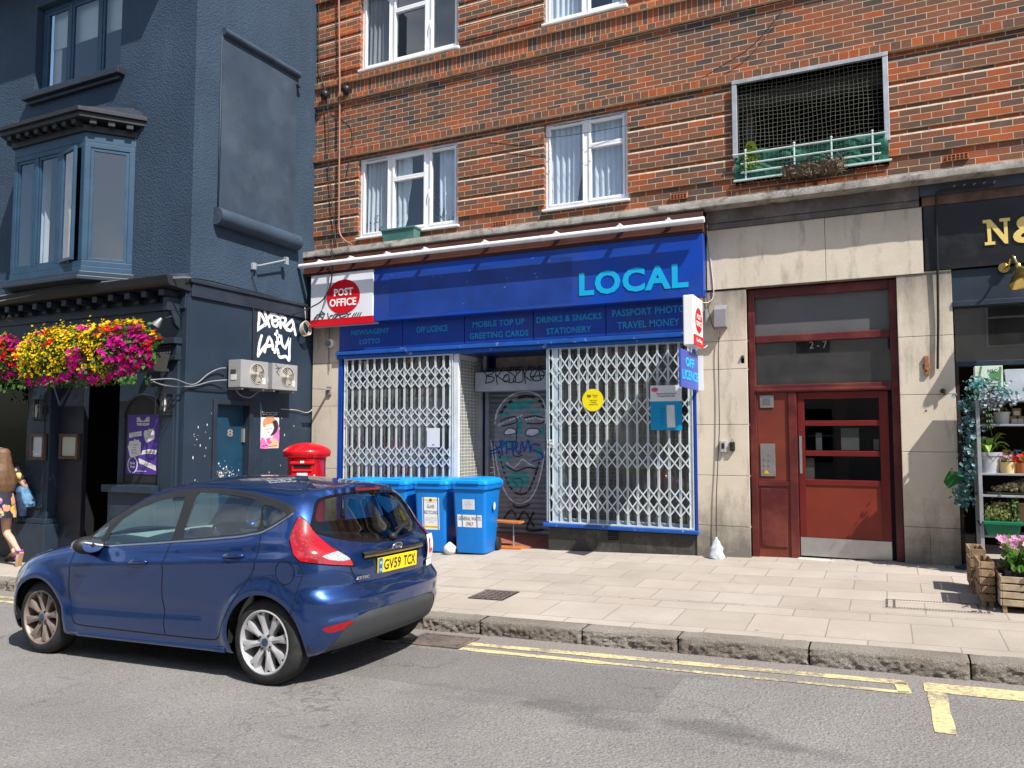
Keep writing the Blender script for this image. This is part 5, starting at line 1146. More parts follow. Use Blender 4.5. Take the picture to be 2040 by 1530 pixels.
for k in range(3): 
    x=SHX0+.05+.022*k; mb.tube(catmull([(x,-.53,zT-.02),(x+.01,-.54,zT-.15),(x+.05,-.52,zT-.3-.08*(k%2))],4),.0035,4)
    for j in range(9): blade(mb,(x+.01+.003*j,-.54,zT-.05-.03*j),(x+.03*(1 if j%2 else -1),-.56,zT-.09-.03*j),.008,.0)
mb.build('trailing_stem',DKLEAF,gd,recalc=False)
c=W(1898,955,-.42); mb=MB(); mb.poly([(c.x+dx,c.y-.02*abs(dx)*9,c.z+dz) for dx,dz in ((-.09,-.03),(-.04,-.10),(.02,-.06),(.09,-.02),(.10,.06),(.03,.085),(-.03,.09),(-.06,.04))]); tag(mb.build('monstera_leaf',green('monstera_green',(.006,.07,.012),(.012,.12,.02)),gd,recalc=False))
# ---- crates and trays of cyclamen
WOOD=M('crate_wood',(.30,.20,.12),.85,0,.35,7,.3,40,dirt_haze=(.16,.10,.06),dscale=5); WOODG=M('crate_wood_pale',(.44,.34,.23),.85,0,.3,6,.3,40,dirt_haze=(.26,.19,.12),dscale=6)
def crate(name,label,x0,x1,y0,y1,z,h,mat,n=4,legs=.06):
    t=thing(name,label,'crate',((x0+x1)/2,(y0+y1)/2,z),'wooden crates outside the flower shop'); sl=(h-legs)/n
    for nm,q in (('front_slats',0),('side_slats',1)):
        mb=MB()
        for k in range(n):
            a=z+legs+k*sl+.006; b=z+legs+(k+1)*sl-.006; j=[random.uniform(-.004,.004) for _ in range(4)]
            if q==0: mb.box(x0+.012,x1-.012,y0+j[0],y0+.012+j[0],a,b); mb.box(x0+.012,x1-.012,y1-.012,y1,a,b)
            else: mb.box(x0+j[1],x0+.012+j[1],y0,y1,a,b); mb.box(x1-.012,x1,y0,y1,a,b)
        mb.build(nm,mat,t,bevel=.003)
    mb=MB()
    for x in (x0+.013,x1-.045):
        for y in (y0+.013,y1-.045): mb.box(x,x+.032,y,y+.032,z,z+h-.015)
    mb.build('leg',WOOD,t,bevel=.003); mb=MB(); mb.box(x0+.014,x1-.014,y0+.014,y1-.014,z+legs,z+legs+.01); mb.build('base_board',WOOD,t); return t
cx=1.0
g=GP(1995,1222); 
crate('wooden_crate','pale slatted wooden crate holding the tray of cyclamen',g.x,g.x+.95,g.y,g.y+.55,pave(g.x,g.y),.315,WOODG)
g2=GP(1972,1200)
crate('wooden_crate','narrow brown crate on its end beside the pale crate',g.x-.135,g.x-.02,g.y+.17,g.y+.60,pave(g.x,g.y+.2),.40,WOOD,5,.05)
crate('wooden_crate','brown crate standing behind the others against the shelf post',g.x-.16,g.x-.03,g.y+.72,g.y+1.12,pave(g.x,g.y+.8),.42,WOOD,4,.05)
zc=pave(g.x,g.y)+.30
tr=thing('cyclamen_tray','black tray of pink, red and white cyclamen on the pale crate','flower tray',(g.x+.4,g.y+.35,zc))
mb=MB(); mb.grid(lambda u,v:(g.x+.05+.95*u,g.y+.12+.5*v,zc+.03+(.05*abs(math.sin(u*28)) if v<.01 else .02)),40,3); mb.box(g.x+.05,g.x+1.0,g.y+.10,g.y+.62,zc-.02,zc+.045); mb.build('tray',M('black_plastic',(.015,.015,.016)),tr)
mb=MB(); leaf_cloud(mb,lambda:((g.x+.08+.85*random.random(),g.y+.33+random.gauss(0,.16),zc+.05+.17*random.random()**.8),(0,-.6,.6)),.085,900); mb.build('leaves',green('cyclamen_leaf',(.03,.10,.015),(.12,.26,.04),12),tr,recalc=False)
for nm,mt,xa,xb,n in (('pale_pink_blooms',LPK,.06,.26,70),('pink_blooms',PK,.2,.46,60),('red_blooms',RDP,.36,.95,120),('magenta_blooms',MAG,.3,.6,40),('cream_blooms',CRM,.3,.9,14)):
    mb=MB()
    for i in range(n): flowerhead(mb,(g.x+random.uniform(xa,xb),g.y+.36+random.gauss(0,.13),zc+(.20 if 'cream' not in nm else .10)+random.uniform(0,.085)-.0),random.uniform(.026,.04),5)
    o=mb.build(nm,mt,tr,recalc=False); o['kind']='stuff'
c=GP(1895,1136); cl=thing('dark_cloth','crumpled dark cloth dropped at the foot of the pier beside the flower shop','cloth',(c.x,-.12,pave(c.x,-.12)))
mb=MB(); mb.grid(lambda u,v:(.62+.34*u,-.25+.22*v,pave(.7,-.15)+.004+max(0,.05*math.sin(u*3.1)*math.sin(v*3.1)+.035*noise.noise((u*5,v*4,1))*math.sin(u*3.1))),26,14); mb.build('cloth',M('navy_cloth',(.025,.028,.04),.9,0,.2,9),cl,smooth=180)
t=thing('dark_bin','tall dark bucket in shadow behind the shelf post','bucket',(.80,-.05,pave(.8,0))); mb=MB(); mb.lathe((.80,-.02,pave(.8,0)),[(.08,0),(.10,.35),(.105,.36),(.095,.36),(.08,.1)],18,caps=False); mb.build('bucket',M('black_plastic',(.015,.015,.016)),t,smooth=40)
# ================================================================== PUB
YF,XS=-2.5,-8.5
def stucco():
    t=NT('blue_stucco'); c=t.ramp(t.noise(.9,5),[(.3,(.024,.044,.074)),(.7,(.035,.062,.098))])
    c=t.mix(t.math('MULTIPLY',t.fr(t.noise(3,6,.7,t.scaled(1,1,.25)),.6,.8),.25),c,(.10,.12,.15))
    c=t.mix(t.math('MULTIPLY',t.fr(t.noise(2.2,6,.75,t.scaled(2.2,2.2,.22)),.56,.78),.38),c,(.07,.098,.13)); c=t.mix(t.math('MULTIPLY',t.fr(t.noise(1.3,5,.7),.58,.8),.45),c,(.026,.036,.052))
    t.col(c); t.inp('Roughness',.8); t.inp('Specular IOR Level',.3)
    v=t.new('ShaderNodeTexVoronoi'); v.inputs['Scale'].default_value=44; v.feature='SMOOTH_F1'; t.link(t.pos,v.inputs['Vector'])
    h=t.math('ADD',t.math('MULTIPLY',v.outputs['Distance'],-.8),t.noise(30,5,.65)); t.link(t.bump(h,.55,.018),t.b.inputs['Normal']); return t.m
STUC=stucco()
NAVY=M('navy_paint',(.020,.034,.054),.42,0,.15,1.5,.12,10,dirt_haze=(.04,.055,.075),dscale=2,damt=(.55,.8))
NAVYD=M('navy_trim',(.022,.030,.045),.45,0,.2,3,.1,14)
CHAR=M('charcoal_cornice',(.019,.021,.025),.55,0,.15,4)
BLUEW=M('steel_blue_joinery',(.022,.062,.11),.45,0,.15,4,.1,20,dirt_haze=(.05,.095,.14),dscale=7,damt=(.6,.8))
pb=thing('corner_pub','dark navy corner pub with a bay window and flower baskets','building',(-10,-1.5,0))
UW=[W(75,40,YF).x-.02,-10.05,6.95,8.42]
mb=MB()
def facade_cells(mb,pl,a0,a1,b0,b1,ops,depth):
    A=sorted({a0,a1}|{q for o in ops for q in o[:2] if a0<q<a1}); B=sorted({b0,b1}|{q for o in ops for q in o[2:] if b0<q<b1})
    for p,q in zip(A,A[1:]):
        for r,s in zip(B,B[1:]):
            if any(o[0]<=p+1e-6 and o[1]>=q-1e-6 and o[2]<=r+1e-6 and o[3]>=s-1e-6 for o in ops): continue
            mb.pbox(pl,p,q,r,s,-depth,0)
BY0,BY1=3.86,6.0
bxl,bxr=-12.02,-9.66
facade_cells(mb,PF(YF),-20,XS,3.70,10,[tuple(UW),(bxl,bxr,BY0,BY1)],.25)
mb.build('front_wall',STUC,pb)
mb=MB(); mb.box(-20,XS,YF-.60,YF,8.95,9.15); mb.build('eaves',CHAR,pb)
mb=MB(); mb.pbox(PS(XS),YF+.25,.6,3.70,10,-.25,0); mb.build('side_wall',STUC,pb)
# plain sunk panel left of a removed banner: upper fabric and rolled bottom
BAN=M('banner_navy',(.034,.054,.084),.7,0,.22,1.6,.25,6,dirt_haze=(.07,.088,.115),dscale=1.1,damt=(.5,.75))
y0,y1=-2.06,-.50; zt,zb=7.40,4.62
bn=thing('wall_banner','large blank navy painted wall panel with rounded top and bottom rolls','banner',(XS,-1.28,4.6))
mb=MB(); mb.grid(lambda u,v:(XS+.035+.012*math.sin(u*7+v*4)*math.sin(v*3.1),y0+(y1-y0)*u-.03*(1-v)*(1-u)*0,zb+(zt-zb)*v),20,30); mb.pbox(PS(XS),y0,y1,zb,zt,.0,.02); mb.build('panel',BAN,bn,smooth=180)
mb=MB(); mb.cyl((XS+.05,y0-.06,4.68),(XS+.05,y1+.06,4.66),.125,n=20); mb.build('bottom_roll',BAN,bn,smooth=50)
mb=MB(); mb.tube([(XS+.05,y0-.0,7.40),(XS+.05,y1+.03,7.42)],.055,12); mb.cyl((XS+.04,y1+.02,7.25),(XS+.09,y1+.02,7.25),.045); mb.build('top_roll',BAN,bn,smooth=50)
# upper window
def woodwin(name,pl,a0,a1,b0,b1,lights,w0,par,fr=.07,open_i=None,blind=None):
    mb=MB(); mb.pbox(pl,a0,a1,b1-fr,b1,w0-.06,w0); mb.pbox(pl,a0,a1,b0,b0+fr,w0-.06,w0)
    n=len(lights)-1; 
    for i in range(n+1):
        x=a0+(a1-a0)*lights[i]; l=x if i==0 else x-fr/2; r=x if i==n else x+fr/2
        if i==0: r=x+fr
        if i==n: l=x-fr
        mb.pbox(pl,l,r,b0+fr,b1-fr,w0-.06,w0)
    win=mb.build(name,BLUEW,par,bevel=.006)
    sa=MB(); gl=MB()
    for i in range(n):
        l=a0+(a1-a0)*lights[i]+(fr if i==0 else fr/2); r=a0+(a1-a0)*lights[i+1]-(fr if i==n-1 else fr/2); t=.045
        if open_i==i:
            # side hung casement swung outwards
            ang=R(13); o=pl(l,b0+fr,w0); hr=pl.r*math.cos(ang)+pl.n*math.sin(ang); hn=pl.n*math.cos(ang)-pl.r*math.sin(ang); p2=PL(o,hr,pl.u,hn); w=r-l; h=b1-b0-2*fr
            sa.pbox(p2,0,w,0,t,-.04,0); sa.pbox(p2,0,w,h-t,h,-.04,0); sa.pbox(p2,0,t,t,h-t,-.04,0); sa.pbox(p2,w-t,w,t,h-t,-.04,0); gl.poly([p2(t,t,-.02),p2(w-t,t,-.02),p2(w-t,h-t,-.02),p2(t,h-t,-.02)]); continue
        sa.pbox(pl,l,r,b0+fr,b0+fr+t,w0-.05,w0-.012); sa.pbox(pl,l,r,b1-fr-t,b1-fr,w0-.05,w0-.012); sa.pbox(pl,l,l+t,b0+fr+t,b1-fr-t,w0-.05,w0-.012); sa.pbox(pl,r-t,r,b0+fr+t,b1-fr-t,w0-.05,w0-.012)
        gl.poly([pl(l+t,b0+fr+t,w0-.03),pl(r-t,b0+fr+t,w0-.03),pl(r-t,b1-fr-t,w0-.03),pl(l+t,b1-fr-t,w0-.03)])
    sa.build('sash',BLUEW,win,bevel=.004); gl.build('glass',PANE,win,recalc=False); return win
pfr=PF(YF)
uw=woodwin('window',pfr,UW[0]+.02,UW[1]-.02,UW[2]+.02,UW[3],[0,.335,.70,1],-.10,pb)
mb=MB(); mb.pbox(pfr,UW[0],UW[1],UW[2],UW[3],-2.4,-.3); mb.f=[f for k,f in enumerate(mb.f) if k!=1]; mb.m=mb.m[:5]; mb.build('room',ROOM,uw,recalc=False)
mb=MB(); mb.pbox(pfr,UW[0]+.1,UW[1]-.1,7.78,UW[3],-.24,-.225); mb.pbox(pfr,UW[0]+.1,UW[0]+.28,UW[2]+.05,UW[3],-.26,-.245); mb.build('blind',M('pale_blind',(.62,.66,.58),.8,0,.05,2),uw)
mb=MB(); mb.pbox(pfr,-10.55,-10.2,UW[2]+.09,UW[2]+.22,-.22,-.2); mb.pbox(pfr,-11.05,-10.75,UW[2]+.09,UW[2]+.17,-.22,-.2); mb.pbox(pfr,-11.6,-11.4,UW[2]+.09,UW[2]+.16,-.22,-.2); mb.build('sill_clutter',M('pale_blue_paper',(.35,.55,.58),.7,0,.4,20),uw)
mb=MB(); s0=W(42,205,YF-.12); mb.box(s0.x,-9.93,YF-.13,YF+.05,6.86,6.96); mb.box(s0.x+.06,-9.99,YF-.07,YF,6.80,6.86); mb.build('window_sill',NAVYD,pb,bevel=.01)
# bay window
bay=MB(); FYB=-3.0
P=[(bxl,YF),(bxl+.36,FYB),(-10.06,FYB),(bxr,YF)]
z0,z1=3.95,5.72
wins=[]
def seg(a,b): 
    a=V((*a,0));b=V((*b,0)); r=(b-a).normalized(); return PL(a,r,(0,0,1),(r.y,-r.x,0)),(b-a).length
bayt=None
mb=MB()
def prism_plan(mb,pts,z0,z1): mb.prism([(x,y,z0) for x,y in pts],(0,0,z1-z0))
def off(d): return [(bxl-d*1.1,YF),(bxl+.36-d*.55,FYB-d),(-10.06+d*.55,FYB-d),(bxr+d*1.1,YF)]
prism_plan(mb,off(.0),z1,z1+.14)
bw=mb.build('bay_window',BLUEW,pb,bevel=.006)
mb=MB(); prism_plan(mb,off(.005),3.86,z0-.0); mb.build('bay_apron',BLUEW,bw,bevel=.006)
for i,(a,b) in enumerate(zip(P,P[1:])):
    pl,L=seg(a,b); woodwin('bay_casement',pl,0,L,z0,z1,[0,1] if i!=1 else [0,.333,.667,1],0.0,bw,fr=.075,open_i=2 if i==1 else None)
mb=MB(); prism_plan(mb,off(.05),3.80,3.87); prism_plan(mb,off(.10),3.74,3.80); mb.build('bay_sill',NAVY,bw,bevel=.012)
mb=MB(); prism_plan(mb,off(.04),z1+.14,z1+.23); prism_plan(mb,off(.17),z1+.29,z1+.36); prism_plan(mb,off(.21),z1+.36,z1+.42)
for (a,b) in zip(off(.05),off(.05)[1:]):
    pl,L=seg(a,b); n=int(L/.19)
    for k in range(n): mb.pbox(pl,L*(k+.5)/n-.045,L*(k+.5)/n+.045,z1+.22,z1+.30,-.05,.09)
mb.build('bay_cornice',CHAR,bw,bevel=.006)
mb=MB(); pts=off(.18); k=[V((x,y,z1+.42)) for x,y in pts]; t1,t2=V((bxl+.2,YF,z1+.62)),V((bxr-.02,YF,z1+.60)); mb.poly([k[0],k[1],t1]); mb.poly([k[1],k[2],t2,t1]); mb.poly([k[2],k[3],t2]); mb.box(-10.0,bxr+.02,YF-.03,YF,z1+.42,z1+.66); mb.build('lead_roof',NAVYD,bw)
mb=MB(); prism_plan(mb,[(bxl,YF+.02),(bxl+.36,FYB+.12),(-10.1,FYB+.12),(bxr-.06,YF+.02),(bxr-.06,YF+2),(bxl,YF+2)],z0-.1,z1+.05); mb.f=mb.f[:2]+[mb.f[5],mb.f[6],mb.f[7]][:3]; mb.m=mb.m[:len(mb.f)]; mb.build('room',ROOM,bw,recalc=False)
mb=MB(); pl,L=seg(P[1],P[2]); curtain(mb,-11.55,-11.2,z0,z1,FYB+.25); mb.mat(1); curtain(mb,-11.0,-10.72,z0,z1,FYB+.28); mb.build('curtain',[M('sheer_curtain',(.55,.57,.58),.9,0,.1,3),M('brown_curtain',(.20,.15,.11),.9,0,.2,3)],bw,smooth=180,recalc=False)
# shopfront: fascia, cornice with modillions
mb=MB(); mb.box(-20,XS-.03,YF-.02,YF+.2,2.88,3.45); mb.box(-20,XS-.02,YF-.05,YF+.2,3.30,3.46); mb.box(-20,XS-.02,YF-.04,YF+.25,3.46,3.72); mb.build('fascia',NAVY,pb,bevel=.006)
mb=MB(); mb.prism([(-20,YF-.355,3.60),(-20,YF-.385,3.705),(-20,YF+.1,3.745),(-20,YF+.1,3.53),(-20,YF-.33,3.57)],(20+XS+.012,0,0)); mb.build('cornice',CHAR,pb,bevel=.008)
for k in range(16):
    x=-8.72-.335*k; mb=MB(); mb.box(x-.05,x+.05,YF-.28,YF-.03,3.46,3.545); mb.box(x-.05,x+.05,YF-.13,YF-.03,3.41,3.46); mb.build('modillion',NAVYD,pb,bevel=.006)
mb=MB(); mb.prism([(-20,YF-.35,3.715),(-20,YF+.02,3.80),(-20,YF+.02,3.71)],(20+XS-.01,0,0)); mb.build('lead_flashing',M('lead_blue',(.05,.07,.10),.6,0,.3,6,.4,12),pb)
# end bracket and pilaster
px0,px1=W(322,700,YF-.06).x,W(357,700,YF-.06).x
mb=MB(); mb.box(px1,XS-.002,YF-.03,YF+.1,-.45,3.46); mb.build('corner_strip',NAVY,pb,bevel=.004)
mb=MB(); mb.box(px0,px1,YF-.07,YF+.1,-.45,2.62); mb.box(px0-.03,px1+.0,YF-.10,YF+.1,-.45,.30); mb.box(px0+.05,px1-.05,YF-.078,YF-.06,.45,2.1); mb.build('pilaster',NAVY,pb,bevel=.01)
mb=MB(); mb.box(px0-.03,px1+.01,YF-.13,YF+.05,2.60,2.66); mb.box(px0-.02,px1,YF-.10,YF+.05,2.66,2.82); mb.box(px0-.05,px1+.02,YF-.16,YF+.05,2.82,2.90)
for k in range(6): mb.sph((px0+.0+.045*k,YF-.115,2.70),.018,8,5); mb.sph((px0+.0+.045*k,YF-.115,2.79),.018,8,5)
mb.box(px1-.13,px1-.03,YF-.24,YF,3.26,3.44); mb.prism([(px1-.10,YF-.03,3.02),(px1-.10,YF-.10,3.08),(px1-.10,YF-.18,3.259),(px1-.10,YF-.03,3.259)],(.07,0,0)); mb.build('capital',NAVYD,pb,bevel=.008)
# arched panel beside the doorway with its sill
ax0,ax1=W(238,800,YF).x,px0
mb=MB(); mb.box(ax0,ax1,YF,YF+.1,-.45,2.88); mb.box(ax0-.10,px0+.02,YF-.17,YF,.80,.90); mb.box(ax0-.05,px0,YF-.10,YF,-.45,.80); mb.box(ax0+.1,px0-.1,YF-.112,YF-.1,-.1,.62); mb.build('dado',NAVY,pb,bevel=.012)
c0,c1=W(249,850,YF).x,W(322,850,YF).x; cxm=(c0+c1)/2; rr=(c1-c0)/2; zsp=1.83
arch=[(c0,.93),(c1,.93)]+[(cxm+rr*math.cos(R(a)),zsp+rr*.86*math.sin(R(a))) for a in range(0,181,9)]
mb=MB(); mb.pprism(pfr,arch,.0,.006); mb.build('arched_board',M('black_board',(.022,.022,.024),.5,0,.2,4),pb)
mb=MB(); mb.tube([(x,YF-.01,z) for x,z in arch[2:]],.022,6); mb.tube([(c1,YF-.01,.93),(c1,YF-.01,zsp)],.02,6); mb.tube([(c0,YF-.01,.93),(c0,YF-.01,zsp)],.02,6); mb.build('arch_moulding',NAVY,pb,smooth=60)
# dark doorway, inner leaf with menu, left pillar, left window
dx0,dx1=W(165,850,YF).x,ax0
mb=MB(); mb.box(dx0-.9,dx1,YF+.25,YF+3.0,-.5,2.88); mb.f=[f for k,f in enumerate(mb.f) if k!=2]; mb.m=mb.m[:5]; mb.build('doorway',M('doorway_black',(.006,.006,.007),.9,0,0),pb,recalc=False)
mb=MB(); q0,q1=W(108,850,YF+.02).x,W(166,850,YF+.02).x; mb.box(q0,q1,YF+.02,YF+.10,-.45,2.88); mb.build('door_leaf',M('door_dark_navy',(.016,.02,.03),.45,0,.2,3),pb,bevel=.006)
l0,l1=W(56,850,YF-.1).x,W(101,850,YF-.1).x
mb=MB(); mb.box(l0,l1,YF-.12,YF+.1,.35,2.88); mb.box(l0+.10,l1-.10,YF-.132,YF-.11,.5,2.6); mb.box(l0-.05,l1+.05,YF-.17,YF+.1,.28,.36); mb.box(l0-.08,l1+.08,YF-.20,YF+.1,-.45,.28); mb.build('pilaster',NAVY,pb,bevel=.012)
mb=MB(); mb.box(-20,l0,YF+.05,YF+.12,-.6,.25); mb.box(-20,l0,YF+.0,YF+.12,.25,.33); mb.box(-20,l0,YF+.04,YF+.1,2.75,2.88); mb.box(-13.0,-12.92,YF+.04,YF+.1,.33,2.75); mb.build('window_frame',M('dark_frame',(.022,.024,.03),.5),pb,bevel=.006)
mb=MB(); mb.poly([(-20,YF+.08,.33),(l0,YF+.08,.33),(l0,YF+.08,2.75),(-20,YF+.08,2.75)]); mb.build('glass',glass_mat('bar_pane',(.5,.4,.35),.5,.0,1.22),pb,recalc=False)
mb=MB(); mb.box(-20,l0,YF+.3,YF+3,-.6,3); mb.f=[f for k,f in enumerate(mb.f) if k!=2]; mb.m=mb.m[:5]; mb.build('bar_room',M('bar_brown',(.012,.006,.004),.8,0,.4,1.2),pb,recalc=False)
# side wall at street level
mb=MB(); ps=PS(XS); dy0,dy1=-1.98,-1.37
facade_cells(mb,ps,YF+.003,.6,-.5,3.70,[(dy0,dy1,-.5,2.02)],.2); mb.build('side_shopfront',NAVY,pb)
mb=MB(); mb.pbox(ps,YF+.02,.0,3.475,3.66,0,.035); mb.pbox(ps,YF-.02,.0,3.66,3.71,0,.06); mb.pbox(ps,-1.30,-1.24,2.6,3.47,0,.015); mb.build('side_band',NAVYD,pb,bevel=.008)
mb=MB(); mb.pbox(ps,dy0,dy1,-.45,2.02,-.17,-.10); dr=mb.build('side_door',M('blue_door_paint',(.010,.045,.085),.4,0,.15,3,.08,12),pb)
mb=MB(); mb.pbox(ps,dy0-.07,dy0,-.45,2.09,0,.03); mb.pbox(ps,dy1,dy1+.07,-.45,2.09,0,.03); mb.pbox(ps,dy0,dy1,2.02,2.09,0,.03); mb.build('door_frame',NAVYD,pb,bevel=.006)
text('house_number','8',ps,S(452,870,XS-.1).y,S(460,870,XS-.1).y+.03,S(455,870,XS-.1).z,S(455,855,XS-.1).z,M('brass_number',(.45,.42,.36),.4,.6),dr,w=-.098,ext=.006,bold=.03)
c=S(487,923,XS-.1); mb=MB(); mb.sph((XS-.075,c.y,c.z),.03,10,6); c=S(498,870,XS); mb.pbox(ps,dy1-.03,dy1+.02,c.z-.08,c.z+.12,-.1,-.06); mb.build('door_furniture',M('brass_number',(.5,.4,.2)),dr,smooth=60)
CHIP=M('chipped_white',(.62,.60,.55),.8,0,.1,30)
mb=MB(); random.seed(21)
for i in range(120):
    y=random.gauss(-1.75,.14); z=.95+abs(random.gauss(0,.09)); s=random.choice([.004,.006,.008,.016])*random.uniform(.7,1.3)
    if y<dy0 or y>dy1: continue
    mb.poly([ps(y+s*math.cos(a*1.05+random.uniform(-.3,.3))*random.uniform(.4,1),z+s*math.sin(a*1.05)*random.uniform(.5,1.3),-.0985) for a in range(6)])
mb.build('chipped_paint',CHIP,dr,recalc=False)['kind']='stuff'
mb=MB()
for i in range(26):
    y=random.uniform(YF+.12,dy0-.05) if i<18 else random.uniform(-1.1,-.3); z=random.uniform(.8,1.9); s=random.uniform(.004,.016)
    mb.poly([ps(y+s*.6*math.cos(a*1.05),z+s*math.sin(a*1.05)*random.uniform(.6,2.0),.0016) for a in range(6)])
mb.build('chipped_paint',CHIP,pb,recalc=False)['kind']='stuff'
# white graffiti
GRW=M('white_spray_paint',(.80,.82,.84),.6)
gm=MB()
def QG(zx,zy): p=S(440+zx/4.25,602+zy/4.25,XS+.003); return (p.y,p.z)
for Pp in ([(325,85),(320,180),(295,240),(335,215),(375,180),(350,120),(330,90)],[(372,85),(410,205)],[(425,100),(395,150),(375,195)],[(430,110),(440,190),(475,200),(490,140),(455,105),(430,110)],[(440,160),(490,150)],[(500,115),(505,215)],[(500,120),(545,135),(540,175),(510,180)],[(520,180),(560,235)],[(605,150),(560,195),(548,215),(590,240),(615,195),(605,150),(632,275)],
          [(345,285),(325,360),(315,455)],[(318,450),(350,400),(385,355)],[(405,290),(370,420)],[(405,290),(430,330),(440,400)],[(375,375),(440,365)],[(475,245),(480,330),(455,425)],[(460,270),(505,290)],[(470,340),(500,345)],[(510,290),(520,360),(545,390)],[(585,295),(545,390)],[(585,295),(580,400),(578,490),(550,460),(500,465),(480,420)],[(480,400),(490,440)]):
    pts=catmull([V((*QG(*p),0)) for p in Pp],4); gm.ribbon(ps,[(p.x,p.y) for p in pts],.05,.003)
gm.build('white_graffiti',GRW,pb,recalc=False)
# ---- air conditioners
ACM=M('ac_grey',(.33,.33,.33),.45,.1,.08,5,dirt_haze=(.36,.35,.33),dscale=6); ACD=M('fan_dark',(.05,.05,.05),.6); ACB=M('fan_cream',(.50,.47,.40),.5,0,.1,9)
def ac(label,y0,y1,extra):
    t=thing('air_conditioner',label,'air conditioner',(XS,(y0+y1)/2,2.27),'outdoor air conditioning units on the pub wall'); x1=XS+.29
    cy,cz,r=(y0+y1)/2+.05,2.475,.145; pf=PS(x1)
    mb=MB(); mb.box(XS+.06,x1-.02,y0,y1,2.27,2.66)
    # front plate with a round hole
    n=32; ring=[pf(cy+r*math.cos(6.2832*i/n),cz+r*math.sin(6.2832*i/n),0) for i in range(n)]
    def edge(i):
        a=6.2832*i/n; c,s=math.cos(a),math.sin(a); k=1e9
        if c>1e-6:k=min(k,(y1-cy)/c)
        if c<-1e-6:k=min(k,(y0-cy)/c)
        if s>1e-6:k=min(k,(2.66-cz)/s)
        if s<-1e-6:k=min(k,(2.27-cz)/s)
        return pf(cy+c*k,cz+s*k,0)
    out=[edge(i) for i in range(n)]; mb.add(ring+out,[(i,(i+1)%n,n+(i+1)%n,n+i) for i in range(n)])
    cor=[pf(a,b,0) for a in (y0,y1) for b in (2.27,2.66)]
    for c in cor:
        k=min(range(n),key=lambda i:(out[i]-c).length); k2=min([i for i in range(n) if i!=k],key=lambda i:(out[i]-c).length); mb.poly([out[k],c,out[k2]])
    mb.box(x1-.02,x1-.0005,y0,y0+.004,2.27,2.66); mb.box(x1-.02,x1-.0005,y1-.004,y1,2.27,2.66); mb.box(x1-.02,x1-.0005,y0+.004,y1-.004,2.656,2.66); mb.box(x1-.02,x1-.0005,y0+.004,y1-.004,2.27,2.274)
    case=mb.build('casing',ACM,t,bevel=0)
    mb=MB(); mb.disc(pf,cy,cz,r*1.0,-.018); mb.build('fan_recess',ACD,t,recalc=False)
    mb=MB()
    for k in range(3):
        a=k*2.094+.4; mb.poly([pf(cy+.02*math.cos(a),cz+.02*math.sin(a),-.012),pf(cy+r*.95*math.cos(a),cz+r*.95*math.sin(a),-.016),pf(cy+r*.95*math.cos(a+.9),cz+r*.95*math.sin(a+.9),-.006),pf(cy+.03*math.cos(a+1),cz+.03*math.sin(a+1),-.008)])
    mb.build('fan_blade',ACB,t,recalc=False)
    mb=MB()
    for q in (r,r*.82,r*.64,r*.46,r*.28): mb.tube([pf(cy+q*math.cos(6.2832*i/28),cz+q*math.sin(6.2832*i/28),.004) for i in range(28)],.0035 if q<r else .006,4,closed=True)
    for k in range(4): a=k*1.5708; mb.tube([pf(cy,cz,.006),pf(cy+r*math.cos(a),cz+r*math.sin(a),.004)],.004,4)
    mb.lathe(pf(cy,cz,.003),[(.025,0),(.025,.008),(.01,.012)],12,(1,0,0)); mb.build('fan_guard',ACB,t,smooth=50)
    mb=MB(); mb.box(XS+.10,XS+.2,y0-.004,y0,2.46,2.52); mb.build('side_vent',ACD,t); mb=MB(); mb.box(XS+.11,XS+.21,y0-.006,y0,2.37,2.45); mb.pbox(pf,y1-.12,y1-.05,2.33,2.42,.001,.003); mb.build('label_plate',M('label_white',(.6,.58,.55)),t)
    mb=MB(); mb.box(XS,x1-.02,y0+.05,y0+.08,2.235,2.268); mb.box(XS,x1-.02,y1-.08,y1-.05,2.235,2.268); mb.build('wall_bracket',GALV,t)
    if extra:
        mb=MB(); 
        for pp in ([(y0+.06,2.64),(y0+.14,2.58),(y0+.08,2.52)],[(y0+.07,2.58),(y0+.18,2.60)],[(y0+.10,2.52),(y0+.14,2.48)]): mb.ribbon(pf,pp,.012,.001)
        mb.build('black_tag',INK,t,recalc=False)
ac('grey air conditioner with round fan nearest the pub corner',-1.83,-1.29,False); ac('grey air conditioner with scribbled tag nearest the post box',-1.20,-.66,True)
# ---- cables across the pub
def SW(px,py,d=.03): return S(px,py,XS+d)
for lab,pts in (('bundle of grey cables rising to the air conditioner by the corner',[SW(300,757,.04),SW(345,755),SW(385,766),SW(415,745),SW(435,735,.05),SW(450,733,.08)]),
                ('grey cable curving under the flower trough to the air conditioner',[SW(305,760,.05),SW(330,768),SW(380,770),SW(420,760),SW(452,757,.1)]),
                ('cable sagging in a loop below the air conditioners',[SW(470,777,.1),SW(480,788,.1),SW(497,792,.1),SW(512,782,.1),SW(520,776,.1)]),
                ('black cable running along the wall below the air conditioners',[SW(300,762),SW(360,770),SW(430,776),SW(470,778)])):
    cable('cable',lab,pts,.009,M('grey_cable',(.20,.21,.23),.5) if 'black' not in lab else CABK)
cable('cable','pair of dark cables along the pub wall above the side band',[SW(372,557,.05),SW(400,556),SW(470,572),SW(540,590),SW(590,606),SW(625,608,.05)],.010,CABK)
cable('cable','thin cable dropping down the pub side wall beside the graffiti',[SW(505,615),SW(505,640),SW(504,700),SW(504,716)],.010,NAVYD)
cable('cable','thin cable looped low on the pub wall by the post box',[SW(560,815),SW(590,817),SW(610,822),SW(622,815),SW(625,795)],.006,CABW)
